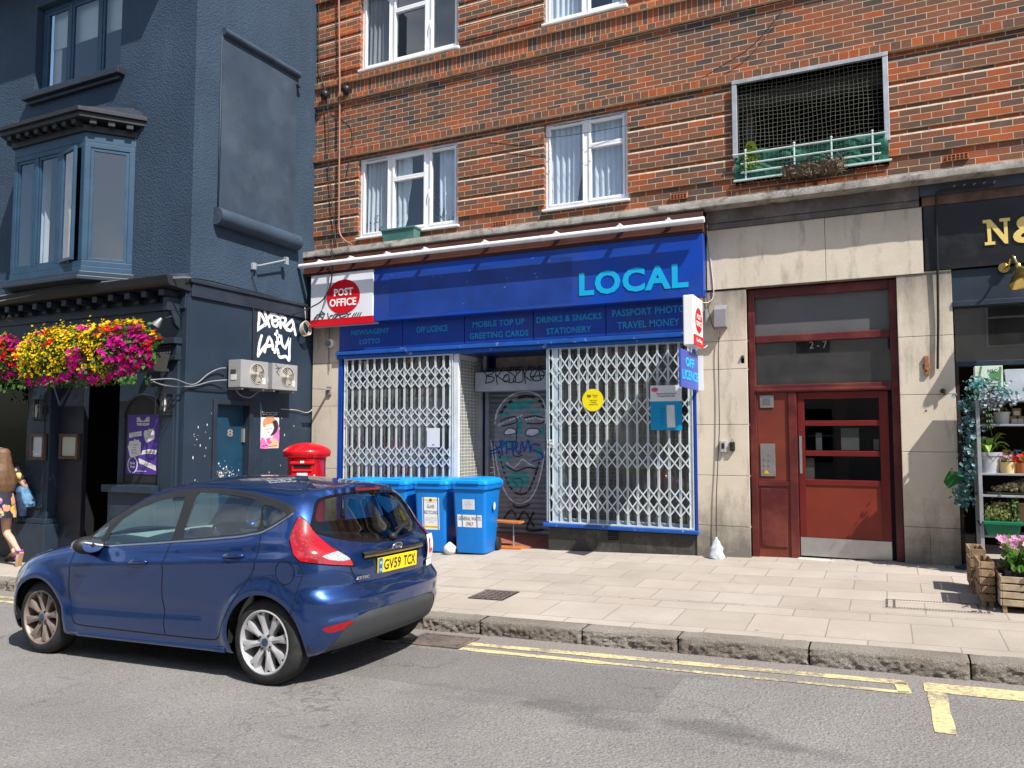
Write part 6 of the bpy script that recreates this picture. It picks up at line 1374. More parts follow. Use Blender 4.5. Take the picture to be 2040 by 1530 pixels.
t=thing('cable_coil','coil of pale cable hanging beside the post office panel','cable coil',SW(610,665,.1)); c=SW(609,656,.12); mb=MB()
for k in range(4): mb.tube([(c.x+.02*k-.03,c.y+.0+.105*math.cos(a*.3142+.1*k),c.z+.11*math.sin(a*.3142)+.006*k) for a in range(20)],.006,5,closed=True)
mb.tube([(c.x,c.y,c.z+.1),(c.x,c.y-.03,c.z+.35)],.005,5); mb.build('coil',CABW,t,smooth=180)
t=thing('wall_light_arm','small grey floodlight arm on the pub wall above the side band','light',SW(505,530,0)); c=SW(507,529,.02); d=SW(560,520,.02)
mb=MB(); mb.tube([(XS,c.y,c.z),(XS+.1,c.y+.03,c.z),(XS+.12,d.y-.02,d.z)],.014,6); mb.build('arm',M('grey_paint',(.25,.28,.32),.5),t,smooth=50); mb=MB(); mb.cyl((XS+.02,c.y-.02,c.z+.03),(XS+.02,c.y-.02,c.z-.07),.05,.045,12); mb.box(XS+.09,XS+.15,d.y-.03,d.y+.03,d.z-.07,d.z+.05); mb.build('lamp_head',M('grey_paint',(.25,.28,.32)),t,bevel=.004)
cable('cable','thin cable hanging from the floodlight arm',[SW(507,535,.03),SW(503,550),SW(512,580),SW(518,612)],.006,NAVYD)
# ---- poster of a girl with headphones: generic portrait in the same colours
po2=thing('portrait_poster','pink and black cartoon portrait poster pasted beside the blue side door','poster',SW(537,893,0)); 
py0,py1=S(519,855,XS).y,S(555,855,XS).y; pz0,pz1=S(537,893,XS).z,S(537,819,XS).z
mb=MB(); mb.pbox(ps,py0,py1,pz0,pz1,.001,.005); mb.build('sheet',M('poster_white',(.68,.66,.66),.6,0,.04),po2)
def PP(u,v): return (py0+(py1-py0)*u,pz0+(pz1-pz0)*v)
for nm,col,pts,w in (('black_heading',(.02,.02,.025),[(0,.83),(1,.83),(1,1),(0,1)],.0055),('pink_ground',(.72,.16,.42),[(.0,0),(.45,.0),(.3,.18),(.1,.3),(.0,.2)],.0055),('pink_ground',(.72,.16,.42),[(.55,.2),(1,.1),(1,.62),(.85,.5),(.7,.35)],.0055),('peach_shoulder',(.74,.42,.28),[(.4,.02),(.95,.02),(.98,.16),(.75,.28),(.5,.22)],.006),('orange_hair',(.60,.26,.12),[(.1,.68),(.2,.80),(.5,.84),(.78,.78),(.75,.55),(.6,.66),(.35,.62),(.15,.56)],.006),('face',(.76,.68,.64),[(.28,.62),(.62,.66),(.68,.5),(.55,.36),(.36,.38),(.26,.5)],.0065),('headphone',(.03,.03,.035),[(.62,.72),(.85,.76),(.96,.62),(.88,.45),(.7,.36),(.52,.34),(.66,.46),(.72,.58)],.007),('pink_collar',(.60,.08,.30),[(.3,.25),(.55,.3),(.5,.22),(.62,.15),(.4,.12)],.0068)):
    mb=MB(); q=catmull([V((*PP(*p),0)) for p in pts+pts[:1]],5 if len(pts)>4 else 1)[:-1]; mb.poly([ps(p.x,p.y,w) for p in q]); mb.build(nm,M('print_'+nm,col,.6),po2,recalc=False)
text('lettering','I\'m proud and I\nwalk the walk\nand talk',ps,*[PP(.06,0)[0],PP(.94,0)[0]],PP(0,.845)[1],PP(0,.985)[1],M('paper_white',(.66,.68,.70)),po2,w=.006,ext=.0008)
mb=MB()
for pp in ([(.08,.05),(.3,.08),(.5,.05),(.9,.07)],[(.3,.5),(.42,.52)],[(.48,.53),(.58,.54)],[(.38,.43),(.46,.42)]): mb.ribbon(ps,[PP(*p) for p in pp],.008,.0072)
mb.build('line_work',INK,po2,recalc=False)
# ---- purple poster
kp=thing('pub_poster','purple poster with white paper notes on the arched black board','poster',W(285,945,YF))
yk=YF-.008; pk=PF(yk); kx0,kx1=W(254,890,yk).x,W(316,890,yk).x; kz0,kz1=W(285,945,yk).z,W(285,826,yk).z
mb=MB(); mb.box(kx0,kx1,yk-.006,yk,kz0,kz1); mb.build('sheet',M('purple_print',(.075,.035,.26),.45,0,.08,2),kp,bevel=.001)
PK_=lambda u,v:(kx0+(kx1-kx0)*u,kz0+(kz1-kz0)*(1-v))
def kz(zx,zy): return PK_((zx-135)/(640-135),(zy-385)/(1415-385))
mb=MB()
for pts in ([(165,705),(365,670),(370,750),(165,790)],[(415,660),(475,655),(480,620),(505,640),(550,630),(545,660),(570,665),(580,800),(450,875),(420,800),(400,715)],[(170,845),(245,840),(250,800),(285,825),(330,815),(335,855),(362,865),(360,1080),(195,1145),(175,1060),(145,925),(165,915)],[(390,1005),(500,980),(625,995),(600,1070),(480,1055),(372,1080)],[(330,1135),(610,1260),(618,1350),(345,1225)]):
    mb.poly([pk(*kz(*p),.0075) for p in pts])
mb.build('paper_note',M('note_white',(.66,.65,.62),.6,0,.06,9),kp,recalc=False)
mb=MB(); mb.poly([pk(*kz(*p),.0075) for p in [(283,430),(330,430),(345,470),(385,500),(425,470),(440,428),(490,428),(490,510),(283,515)]]); mb.build('emblem',M('emblem_silver',(.50,.50,.56),.6),kp,recalc=False)
a=kz(280,575);b=kz(490,530); text('lettering','THE KEMP',pk,a[0],b[0],a[1],b[1],LW,kp,w=.0075,ext=.001,bold=.03)
a=kz(285,1372);b=kz(465,1350); text('lettering','www.kemp.pub',pk,a[0],b[0],a[1],b[1],LW,kp,w=.0075,ext=.001,bold=.02)
mb=MB(); c=kz(235,1255)
for i in range(20):
    if i in (4,5,14): continue
    a=i*.314; mb.ribbon(pk,[(c[0]+.095*math.cos(a),c[1]+.11*math.sin(a)),(c[0]+.095*math.cos(a+.3),c[1]+.11*math.sin(a+.3))],.016,.0075,False)
mb.build('ring',LW,kp,recalc=False); text('lettering','Book\nNow',pk,c[0]-.05,c[0]+.05,c[1]-.045,c[1]+.045,LW,kp,w=.0075,ext=.001,bold=.03)
for s,zx0,zx1,zy0,zy1 in (('Come and join us\nthis summer',185,345,770,700),('We are\nhiring\nnow\nask at the bar',435,560,810,670),('Live music\nevery\nSunday\nfrom six',195,310,1060,885),('Two for one all week',435,565,1045,1005),('Private hire available',380,590,1255,1235)):
    a=kz(zx0,zy0);b=kz(zx1,zy1); text('note_print',s,pk,a[0],b[0],a[1],b[1],M('note_ink',(.28,.28,.30),.7),kp,w=.0085,ext=.0006)
# ---- lanterns, menus, spotlight
LGL=glass_mat('lantern_pane',(.95,.97,1),.9,.0,1.5)
def lantern(label,px,py,x,y,z):
    t=thing('wall_lantern',label,'lantern',(x,y,z-.16),'glass box lanterns on the pub front'); mb=MB(); h,w=.155,.075
    for sx in (-1,1):
        for sy in (-1,1): mb.box(x+sx*w-.006,x+sx*w+.006,y+sy*w-.006,y+sy*w+.006,z-h,z+h)
    for zz in (z-h,z+h-.012):
        mb.box(x-w,x+w,y-w-.006,y-w+.006,zz,zz+.012); mb.box(x-w,x+w,y+w-.006,y+w+.006,zz,zz+.012); mb.box(x-w-.006,x-w+.006,y-w,y+w,zz,zz+.012); mb.box(x+w-.006,x+w+.006,y-w,y+w,zz,zz+.012)
    mb.box(x-.03,x+.03,y+w,YF+.0,z-.06,z+.06); mb.build('cage',M('lantern_black',(.03,.032,.036),.4,.3),t)
    mb=MB(); mb.lathe((x,y,z-.11),[(.042,0),(.042,.2)],14,caps=False); mb.build('glass_sleeve',LGL,t,smooth=60,recalc=False); mb=MB(); mb.lathe((x,y,z-.1),[(.012,0),(.016,.02),(.03,.10),(.02,.15),(.012,.18)],12); mb.build('bulb',M('bulb_pearl',(.70,.66,.55),.3),t,smooth=60)
    mb=MB(); mb.cyl((x,y,z+.09),(x,y,z+h),.03); mb.build('cap',M('lantern_black',(.03,.032,.036)),t)
c=W(327,804,YF-.16); lantern('clear glass box lantern above the purple poster',0,0,c.x,YF-.16,c.z)
c=W(72,817,YF-.24); lantern('box lantern on the pillar left of the dark pub doorway',0,0,c.x,YF-.24,c.z)
WALN=M('walnut_frame',(.10,.06,.045),.5,0,.2,9)
for lab,px0,px1,py0,py1,y in (('wooden menu case with white sheet on the pub pillar',64,94,864,916,YF-.14),('wooden menu case with cream sheet inside the pub doorway',122,161,864,914,YF+.02)):
    a=W(px0,py1,y);b=W(px1,py0,y); t=thing('menu_case',lab,'menu case',((a.x+b.x)/2,y,a.z),'menu cases by the pub door'); mb=MB(); f=.045
    mb.box(a.x,b.x,y-.05,y,b.z-f,b.z); mb.box(a.x,b.x,y-.05,y,a.z,a.z+f); mb.box(a.x,a.x+f,y-.05,y,a.z+f,b.z-f); mb.box(b.x-f,b.x,y-.05,y,a.z+f,b.z-f); mb.build('case',WALN,t,bevel=.004)
    col=(.62,.66,.68) if 'white' in lab else (.50,.52,.40); mb=MB(); mb.box(a.x+f,b.x-f,y-.02,y-.002,a.z+f,b.z-f); mb.build('sheet',M('menu_%d'%px0,col,.6,0,.04),t)
    mb=MB(); 
    for k in range(7): mb.box(a.x+f+.03,b.x-f-.04-.02*(k%3),y-.0212,y-.02,b.z-f-.05-.03*k,b.z-f-.043-.03*k)
    mb.build('print',M('faint_print',(.42,.44,.44),.8),t)
t=thing('spotlight','small silver spotlight under the pub cornice bracket','light',W(320,655,YF-.35)); c=W(316,648,YF-.35); b=W(330,633,YF-.2)
mb=MB(); ax=V((-.45,-.35,-.8)).normalized(); mb.lathe(V(b)+V((-.03,-.04,-.01)),[(.018,0),(.03,.03),(.055,.10),(.06,.13),(.05,.13),(.02,.05)],16,ax,caps=False); mb.build('shade',M('aluminium',(.30,.30,.30),.35,.6),t,smooth=50); mb=MB(); mb.tube([b,(b.x+.05,b.y+.05,b.z+.02),(b.x+.06,YF-.05,b.z+.03)],.014,6); mb.build('arm',NAVYD,t)
c=W(20,628,YF-.3); t=thing('spotlight','small silver spotlight over the smaller flower trough','light',c); mb=MB(); mb.lathe(c,[(.02,0),(.035,.05),(.05,.09),(.04,.09),(.02,.03)],14,(.5,-.3,-.8),caps=False); mb.build('shade',M('aluminium',(.55,.55,.55)),t,smooth=50)
a=W(28,805,YF+.06);b=W(58,796,YF+.06); text('etched_lettering','CURRY',PF(YF+.06),a.x,b.x,a.z,b.z,M('etched_grey',(.16,.14,.13),.7),pb,w=0,ext=.001)
mb=MB()
for dz in (0,.05): mb.tube(catmull([W(0,600-dz*200,YF-.38),W(80,585-dz*160,YF-.36),W(200,570-dz*150,YF-.34),W(330,556-dz*60,YF-.3),W(380,553,YF-.2)],5),.009,5)
tag(mb.build('cable',M('grey_cable',(.2,.21,.23))),'pair of cables lying along the top of the pub cornice','cable')
# ---- flower troughs
FOL=green('basket_leaf',(.02,.06,.01),(.07,.17,.03),11)
def trough_(label,x0,x1,zc,seed):
    random.seed(seed); yc=YF-.42; t=thing('flower_trough',label,'flower basket',((x0+x1)/2,yc,zc-.25),'flower troughs hung along the pub front')
    mb=MB(); mb.prism([(x0+.12,yc-.14,zc-.22),(x0+.12,yc+.14,zc-.22),(x0+.12,yc+.2,zc+.02),(x0+.12,yc-.2,zc+.02)],(x1-x0-.24,0,0)); mb.box(x0+.3,x0+.34,yc,YF,zc-.2,zc-.16); mb.box(x1-.34,x1-.3,yc,YF,zc-.2,zc-.16); mb.build('trough',M('trough_dark',(.03,.03,.025),.8),t)
    def surf(u=None):
        u=random.random() if u is None else u; a=random.uniform(-.75,1.45); q=4*u*(1-u); r=(.30+.13*min(1,q*2.2))*random.uniform(.82,1.08)+.05*noise.noise((u*8,a*3,seed))
        x=x0+(x1-x0)*u; e=max(0,1-min(u,1-u)/.08); r*=1-.35*e
        return (x,yc-r*math.cos(a)*.95,zc+.02+r*math.sin(a)*(.95 if a>0 else 1.25)),(0,-math.cos(a),math.sin(a)),u,a
    mb=MB()
    def lp():
        p,n,u,a=surf(); k=random.uniform(.55,1); return (p[0],yc+(p[1]-yc)*k,zc+(p[2]-zc)*k),n
    leaf_cloud(mb,lp,.075,int(2300*(x1-x0)/2.6),-.1)
    for i in range(int(26*(x1-x0))):
        u=random.random(); x=x0+(x1-x0)*u; b=V((x,yc-.3+random.uniform(-.1,.2),zc-.28)); leaf_cloud(mb,lambda:(tuple(b+V((random.gauss(0,.02),random.gauss(0,.02),-random.uniform(0,.10)))),(0,-.5,-1)),.055,8,-.6)
    mb.build('foliage',FOL,t,recalc=False)
    def drift(u,a,k): return noise.noise((u*(x1-x0)*2.0+k*7.3,a*1.4,seed+k))
    M_={n:MB() for n in ('yellow','magenta','red','orange')}
    for i in range(int(1900*(x1-x0)/2.6)):
        p,n,u,a=surf(); tl=V(n)+V((random.gauss(0,.35),random.gauss(0,.3),random.gauss(0,.35)+.15)); 
        y=ycov(u,a) if callable(ycov) else 0
        dy,dm,dr=drift(u,a,1)+(.10 if .02<u<.62 else -.05)+YB(u,a),drift(u,a,2)+MBs(u,a),drift(u,a,3)-.12+RB(u,a)
        k=max((dy,'yellow'),(dm,'magenta'),(dr,'red'))
        if k[0]<-.12: continue
        nm=k[1]; pp=V(p)+V(n)*.02
        if nm=='yellow' and (u>.55 and a>.5): nm='orange' if random.random()<.35 else 'yellow'
        sv=random.uniform(.7,1.3); rad={'yellow':random.uniform(.013,.021),'orange':random.uniform(.022,.04),'magenta':random.uniform(.033,.055),'red':random.uniform(.026,.042)}[nm]
        if nm=='yellow' and u>.6 and a>.6: rad*=1.8
        rad*=sv
        if nm=='magenta' and random.random()<.45: continue
        flowerhead(M_[nm],pp,rad,5 if nm!='yellow' else 6,tl.normalized())
        if nm=='yellow' and random.random()<.9: flowerhead(M_[nm],pp+V((random.gauss(0,.02),random.gauss(0,.015),random.gauss(0,.02))),rad,5,tl.normalized())
    for i in range(int(46*(x1-x0)/2.6)):
        u=random.uniform(.05,.75); x=x0+(x1-x0)*u; z=zc+.40+abs(random.gauss(0,.08)); yy=yc+random.uniform(-.2,.1); flowerhead(M_['yellow'],(x,yy,z),.016,6); M_['orange'].tube([(x,yy,z-.12),(x,yy,z)],.0012,3) if False else None
    for nm,mt in (('yellow',YLP),('magenta',MAG),('red',SCR_),('orange',ORP)):
        if M_[nm].v: o=M_[nm].build(nm+'_blooms',mt,t,recalc=False); o['kind']='stuff'
ycov=None
def YB(u,a): return (.42 if (u<.42 and a>-.35) else .06)+(.16 if a>1.0 else 0)+(.2 if .5<u<.72 and a<.5 and a>-.4 else 0)-(.45 if u>.8 else 0)-(.3 if a<-.5 else 0)
def MBs(u,a): return (.35 if u>.82 and a<1.0 else 0)+(.22 if .28<u<.5 and a<.35 else 0)+(.05 if a<-.4 else -.06)+(.18 if .68<u<.86 and a<.3 else 0)
def RB(u,a): return (.34 if .5<u<.62 and a>.9 else 0)+(.28 if u>.84 and a>.6 else 0)-.05
L0=W(66,720,YF-.45).x; L1=W(322,720,YF-.45).x
trough_('long trough of yellow, magenta and red flowers over the dark pub doorway',L0,L1,W(200,712,YF-.45).z,4)
def YB(u,a): return (.2 if a>.6 else -.25)
def MBs(u,a): return (.3 if a<.3 else -.1)
def RB(u,a): return (.32 if u>.7 and a<.9 and a>-.1 else 0)
L2=W(64,735,YF-.45).x-.12
trough_('red, yellow and magenta flower trough over the dark pub window',L2-2.2,L2,W(20,732,YF-.45).z,9)
# ================================================================== BLUE HATCHBACK
def pchip(xs,ys):
    xs=np.array(xs,float); ys=np.array(ys,float); h=np.diff(xs); d=np.diff(ys)/h; m=np.zeros_like(ys)
    for i in range(1,len(xs)-1):
        if d[i-1]*d[i]>0: w1,w2=2*h[i]+h[i-1],h[i]+2*h[i-1]; m[i]=(w1+w2)/(w1/d[i-1]+w2/d[i])
    m[0],m[-1]=d[0],d[-1]
    def f(x):
        x=np.clip(np.asarray(x,float),xs[0],xs[-1]); i=np.clip(np.searchsorted(xs,x)-1,0,len(h)-1); t=(x-xs[i])/h[i]
        return (2*t**3-3*t**2+1)*ys[i]+(t**3-2*t**2+t)*h[i]*m[i]+(-2*t**3+3*t**2)*ys[i+1]+(t**3-t**2)*h[i]*m[i+1]
    return f
WF,WR,RW=.83,3.32,.307        # axles, wheel radius
belt=pchip([0,.5,1.0,1.47,2.35,3.0,3.29,3.9],[.74,.835,.89,.92,.985,1.04,1.068,1.05])
sidep=pchip([-1.0,-.80,-.72,-.60,-.45,-.28,-.20,-.10,-.03,0,.10,.22,.33,.42,.55,.8],[.775,.80,.822,.842,.853,.861,.858,.842,.818,.80,.752,.692,.634,.578,.47,.2])
topz=pchip([-.4,-.15,0,.15,.35,.6,.85,1.0,1.08,1.25,1.5,1.75,1.95,2.2,2.5,2.9,3.3,3.5,3.7,4.1],[.36,.56,.67,.745,.825,.895,.945,.975,1.01,1.115,1.265,1.385,1.437,1.468,1.476,1.466,1.432,1.41,1.385,1.34])
rearx=pchip([.1,.2,.27,.36,.47,.58,.635,.665,.69,.78,.90,.95,.985,1.02,1.1,1.2,1.3,1.335,1.352,1.38,1.41,1.6],[3.70,3.80,3.865,3.915,3.945,3.945,3.925,3.90,3.882,3.885,3.872,3.855,3.825,3.795,3.745,3.685,3.625,3.605,3.64,3.655,3.65,3.50])
frontx=pchip([.1,.2,.3,.42,.55,.64,.70,.76,.85,1.2],[.16,.07,.02,0,.01,.035,.07,.13,.25,.9])
def smax(a,b,k): 
    h=np.clip(.5+.5*(a-b)/k,0,1); return b+(a-b)*h+k*h*(1-h)
def car_f(P,off=0.0):
    x,y,z=P[...,0],np.abs(P[...,1]),P[...,2]
    taper=-.085*np.clip((.95-x)/.95,0,2)**2-.075*np.clip((x-3.15)/.8,0,2)**2
    w=sidep(z-belt(x))+taper
    for cx in (WF,WR):       # wheel arch flares
        r=np.hypot(x-cx,z-.305); w=w+.030*np.exp(-((r-.365)/.05)**2)*np.clip((z-.12)/.2,0,1)*np.clip((.95-z)/.2,0,1)
    # light catcher along the lower doors, shoulder crease
    mid=np.clip((x-1.05)/.25,0,1)*np.clip((3.0-x)/.3,0,1)
    w=w-.020*mid*np.exp(-((z-.46-.02*(x-2))/.07)**2)+.020*np.clip(1-np.abs(z-(.765+.052*(x-1.2)))/.060,0,1)*np.clip((x-1.0)/.4,0,1)*np.clip((3.75-x)/.3,0,1)
    fs=y-w
    bump=np.clip((2.3-x)/.5,0,1)
    xe=x-bump*.13*(y/.65)**2
    ft=(z-(topz(xe)-.055*np.clip((x-1.6)/.5,0,1)*(y/.6)**2-.025*(y/.6)**2))*.85
    glassband=np.clip((z-.92)/.12,0,1)
    corner=.125*(y/.72)**3.2*(1-glassband)+(.105*(y/.6)**2.2)*glassband
    # recess for the plate
    fr=(x-(rearx(z)-corner))*np.where(z>.9,.86,1.0)
    # concave scoop over the lower bumper
    fr=fr+.012*np.clip(1-np.abs(z-.50)/.05,0,1)*np.clip((y-.15)/.2,0,1)-.006*np.clip(1-np.abs(z-.60)/.04,0,1)
    ff=((frontx(z)+.36*(y/.78)**2.6)-x)*.95
    zb=.185+.085*np.clip((x-3.55)/.35,0,1)+.02*np.clip((.3-x)/.3,0,1)
    fb=zb-z
    f=smax(fs,ft,.075); f=smax(f,fr,.10); f=smax(f,ff,.12); f=smax(f,fb,.04)
    return f-off
def car_shell(off,nu=118,nth=200,nend=52):
    a0,a1=.75,3.2; zc=.63; O=[];Dv=[]
    th=np.linspace(0,2*np.pi,nth,endpoint=False)
    def push(o,d): O.append(o); Dv.append(d)
    stations=[]
    for p in np.linspace(0.02,np.pi/2,nend,endpoint=False): stations.append((a0,-np.cos(p),np.sin(p)))
    for u in np.linspace(a0,a1,nu): stations.append((u,0.0,1.0))
    for p in np.linspace(np.pi/2,0.02,nend+1)[1:]: stations.append((a1,np.cos(p),np.sin(p)))
    st=np.array(stations); ns=len(st)
    o=np.zeros((ns,nth,3)); d=np.zeros((ns,nth,3))
    o[...,0]=st[:,0:1]; o[...,2]=zc
    d[...,0]=st[:,1:2]; d[...,1]=st[:,2:3]*np.sin(th); d[...,2]=st[:,2:3]*np.cos(th)
    lo=np.zeros((ns,nth)); hi=np.full((ns,nth),1.9)
    for _ in range(34):
        m=(lo+hi)/2; f=car_f(o+d*m[...,None],off); ins=f<0; lo=np.where(ins,m,lo); hi=np.where(ins,hi,m)
    P=o+d*lo[...,None]
    V_=P.reshape(-1,3); F=[]
    for i in range(ns-1):
        for j in range(nth):
            F.append((i*nth+j,i*nth+(j+1)%nth,(i+1)*nth+(j+1)%nth,(i+1)*nth+j))
    F.append(tuple(range(nth))[::-1]); F.append(tuple((ns-1)*nth+j for j in range(nth)))
    return V_,F
def clip_mesh(Vs,Fs,sd):
    """split a polygon mesh along sd==0; returns verts, inside faces (sd<0), outside faces"""
    Vs=[tuple(v) for v in Vs]; sd=list(sd); cache={}; ins=[]; out=[]
    sd=[s if abs(s)>1e-7 else 1e-7 for s in sd]
    def cut(a,b):
        k=(a,b) if a<b else (b,a)
        if k not in cache:
            t=sd[a]/(sd[a]-sd[b]); A,B=Vs[a],Vs[b]; cache[k]=len(Vs); Vs.append(tuple(A[i]+(B[i]-A[i])*t for i in range(3)))
        return cache[k]
    for f in Fs:
        s=[sd[i]<0 for i in f]
        if all(s): ins.append(f); continue
        if not any(s): out.append(f); continue
        fi=[];fo=[]
        n=len(f)
        for q in range(n):
            a,b=f[q],f[(q+1)%n]
            (fi if s[q] else fo).append(a)
            if s[q]!=s[(q+1)%n]: c=cut(a,b); fi.append(c); fo.append(c)
        if len(fi)>2: ins.append(tuple(fi))
        if len(fo)>2: out.append(tuple(fo))
    return np.array(Vs),ins,out
def poly_sd(px,py,poly,rnd=0.0):
    poly=np.array(poly,float); n=len(poly); d=np.full(px.shape,1e9); inside=np.zeros(px.shape,bool)
    for i in range(n):
        a=poly[i]; b=poly[(i+1)%n]; e=b-a; wx,wy=px-a[0],py-a[1]; t=np.clip((wx*e[0]+wy*e[1])/max(1e-12,(e@e)),0,1)
        d=np.minimum(d,np.hypot(wx-e[0]*t,wy-e[1]*t))
        c=((a[1]<=py)&(b[1]>py))|((b[1]<=py)&(a[1]>py))
        with np.errstate(divide='ignore',invalid='ignore'): xi=a[0]+(py-a[1])*(e[0])/(e[1] if abs(e[1])>1e-12 else 1e-12)
        inside^=c&(px<xi)
    return np.where(inside,-d,d)-rnd
def smooth2(pts,n=5,closed=True):
    q=[V((*p,0)) for p in pts]
    if closed:
        q=[q[-1]]+q+[q[0],q[1]]; c=catmull(q,n); return [(p.x,p.y) for p in c[n:-n-1]]
    return [(p.x,p.y) for p in catmull(q,n)]
# --- outlines in side view (x from the front bumper, z)
def bl(x): return float(belt(x))
SIDE_GL=[(1.16,bl(1.16)+.006),(1.47,bl(1.47)),(1.9,bl(1.9)),(2.35,bl(2.35)),(3.0,bl(3.0)),(3.15,bl(3.15)+.008),(3.25,1.085),(3.34,1.13),(3.43,1.185),(3.47,1.222),(3.44,1.25),(3.28,1.295),(3.0,1.345),(2.7,1.372),(2.45,1.378),(2.2,1.366),(2.0,1.33),(1.78,1.258),(1.55,1.155),(1.35,1.05),(1.22,.975)]
FRONTW=[(1.565,bl(1.565)+.02),(1.95,bl(1.95)+.02),(2.33,bl(2.33)+.02),(2.31,1.18),(2.285,1.315),(2.18,1.308),(2.0,1.278),(1.80,1.215),(1.66,1.13),(1.59,1.04)]
QLIGHT=[(1.25,bl(1.25)+.02),(1.47,bl(1.47)+.02),(1.50,1.0),(1.515,1.085),(1.45,1.065),(1.36,1.015)]
REARW=[(2.45,bl(2.45)+.02),(2.8,bl(2.8)+.021),(3.205,bl(3.2)+.022),(3.20,1.16),(3.16,1.25),(3.09,1.293),(2.9,1.322),(2.6,1.343),(2.44,1.345),(2.425,1.31),(2.435,1.15)]
BACKQ=[(3.285,1.105),(3.35,1.138),(3.42,1.192),(3.41,1.212),(3.29,1.248),(3.185,1.268),(3.18,1.25),(3.215,1.19),(3.245,1.14)]
REARGL=[(0,1.318),(.25,1.315),(.45,1.295),(.535,1.262),(.60,1.18),(.652,1.10),(.60,1.062),(.45,1.018),(.25,.985),(0,.972)]
REARGL=REARGL+[(-a,b) for a,b in REARGL[-2:0:-1]]
WSCR=[(0,0)]
Vc,Fc=car_shell(0.0)
car=thing('hatchback_car','metallic blue five door hatchback with yellow rear plate and learner plate','car',(-7.346,-4.885,road(-7.346,-4.885)-.004),None,(R(-1.1),R(-1.72),0)); 
PAINT=NT('car_paint_blue'); nn=PAINT.noise(900,2); PAINT.col(PAINT.ramp(nn,[(.35,(.006,.034,.15)),(.65,(.016,.070,.255))])); PAINT.inp('Metallic',.80); PAINT.inp('Roughness',.30); PAINT.inp('Coat Weight',1.0); PAINT.inp('Coat Roughness',.02); PAINT.inp('Coat IOR',1.6); PAINT=PAINT.m
TRIM=M('car_trim_black',(.018,.018,.019),.5,0,.06,4); GAP=M('panel_gap_black',(.003,.003,.004),.8,0,0); CHROME=M('satin_chrome',(.66,.67,.69),.16,1.0,.03,5); CARGL=glass_mat('car_glass',(.66,.82,.80),.88,.0,2.0); PRIV=glass_mat('rear_car_glass',(.50,.60,.60),.72,.0,1.7)
LENS=NT('lamp_lens_red'); lv=LENS.new('ShaderNodeTexVoronoi'); lv.inputs['Scale'].default_value=34; LENS.link(LENS.scaled(1,1,1.4),lv.inputs['Vector']); LENS.col(LENS.mix(LENS.math('MULTIPLY',LENS.fr(LENS.noise(6,2),.45,.62),.7),(.34,.003,.008),LENS.ramp(lv.outputs['Distance'],[(.1,(.60,.02,.02)),(.45,(.16,.002,.005))]))); LENS.inp('Roughness',.12); LENS.inp('Coat Weight',1.0); LENS.inp('Coat Roughness',.03); LENS=LENS.m; LENSW=M('lamp_lens_clear',(.62,.60,.60),.08,.5,.3,60,coat=1.0); LENSD=M('reflector_red',(.30,.004,.012),.15,0,.1,50,coat=.6)
DIFF=M('bumper_grey_plastic',(.050,.054,.060),.55,0,.08,8,.15,160); LIN=M('wheel_arch_black',(.008,.008,.009),.95,0,0)
def cadd(name,Vs,Fs,mat,parent=None,smooth=60,push=0.0,solid=False):
    used=sorted({i for f in Fs for i in f}); mp={u:k for k,u in enumerate(used)}; mb=MB(); P=np.array(Vs)[used]
    if push:
        e=1e-3; g=np.stack([car_f(P+np.array(v)*e)-car_f(P-np.array(v)*e) for v in ((1,0,0),(0,1,0),(0,0,1))],-1); g/= (np.linalg.norm(g,axis=-1,keepdims=True)+1e-9); P=P+g*push
    mb.add([tuple(p) for p in P],[tuple(mp[i] for i in f) for f in Fs]); o=mb.build(name,mat,parent or car,smooth=smooth,raw=True,recalc=False)
    return o
def sdS(Vs,poly,rnd=0,ymin=.35,side=None):
    Vs=np.asarray(Vs); s=poly_sd(Vs[:,0],Vs[:,2],poly,rnd); ok=np.abs(Vs[:,1])>ymin
    if side is not None: ok&=(Vs[:,1]*side>0)
    return np.where(ok,s,1.0)
def sdR(Vs,poly,rnd=0,xmin=3.3):
    Vs=np.asarray(Vs); s=poly_sd(Vs[:,1],Vs[:,2],poly,rnd); return np.where(Vs[:,0]>xmin,s,1.0)
Vb,Fb=Vc,Fc
def take(fn):
    global Vb,Fb
    Vb,i,Fb=clip_mesh(Vb,Fb,fn(Vb)); return i
# wheel openings
for cx,ry in ((WF,.338),(WR,.338)): take(lambda P,cx=cx,ry=ry: np.where(np.abs(P[:,1])>.45,np.hypot(P[:,0]-cx,P[:,2]-.306)-ry,1.0))
# side windows
sg=smooth2(SIDE_GL,3)
for side in (-1,1):
    fin=take(lambda P:sdS(P,sg,.012,.35,side)); Vt,a,b=clip_mesh(Vb,fin,sdS(Vb,sg,-.010,.35,side)); Vb=Vt
    tr=cadd('window_trim',Vb,b,TRIM); cur=a
    tri=[]; 
    for nm,pg,m in (('front_window',FRONTW,CARGL),('quarter_window',QLIGHT,CARGL),('rear_window',REARW,CARGL),('back_quarter_window',BACKQ,CARGL)):
        pts=pg; Vb,i,cur=clip_mesh(Vb,cur,sdS(Vb,pts,.006,.35,side)); cadd(nm,Vb,i,m,push=-.006)
    cadd('window_pillar',Vb,cur,TRIM,push=-.001)
# windscreen: everything glassy ahead of the front pillars
def sdW(P):
    x,y,z=P[:,0],np.abs(P[:,1]),P[:,2]; xe=x-.13*(y/.65)**2
    s=np.maximum(np.maximum(1.02-xe,xe-1.70),y-(.645-.19*np.clip((xe-1.02)/.7,0,1))); return np.where((z>.93)&(x<2.1),s,1.0)
i=take(sdW); cadd('windscreen',Vb,i,CARGL,push=-.004)
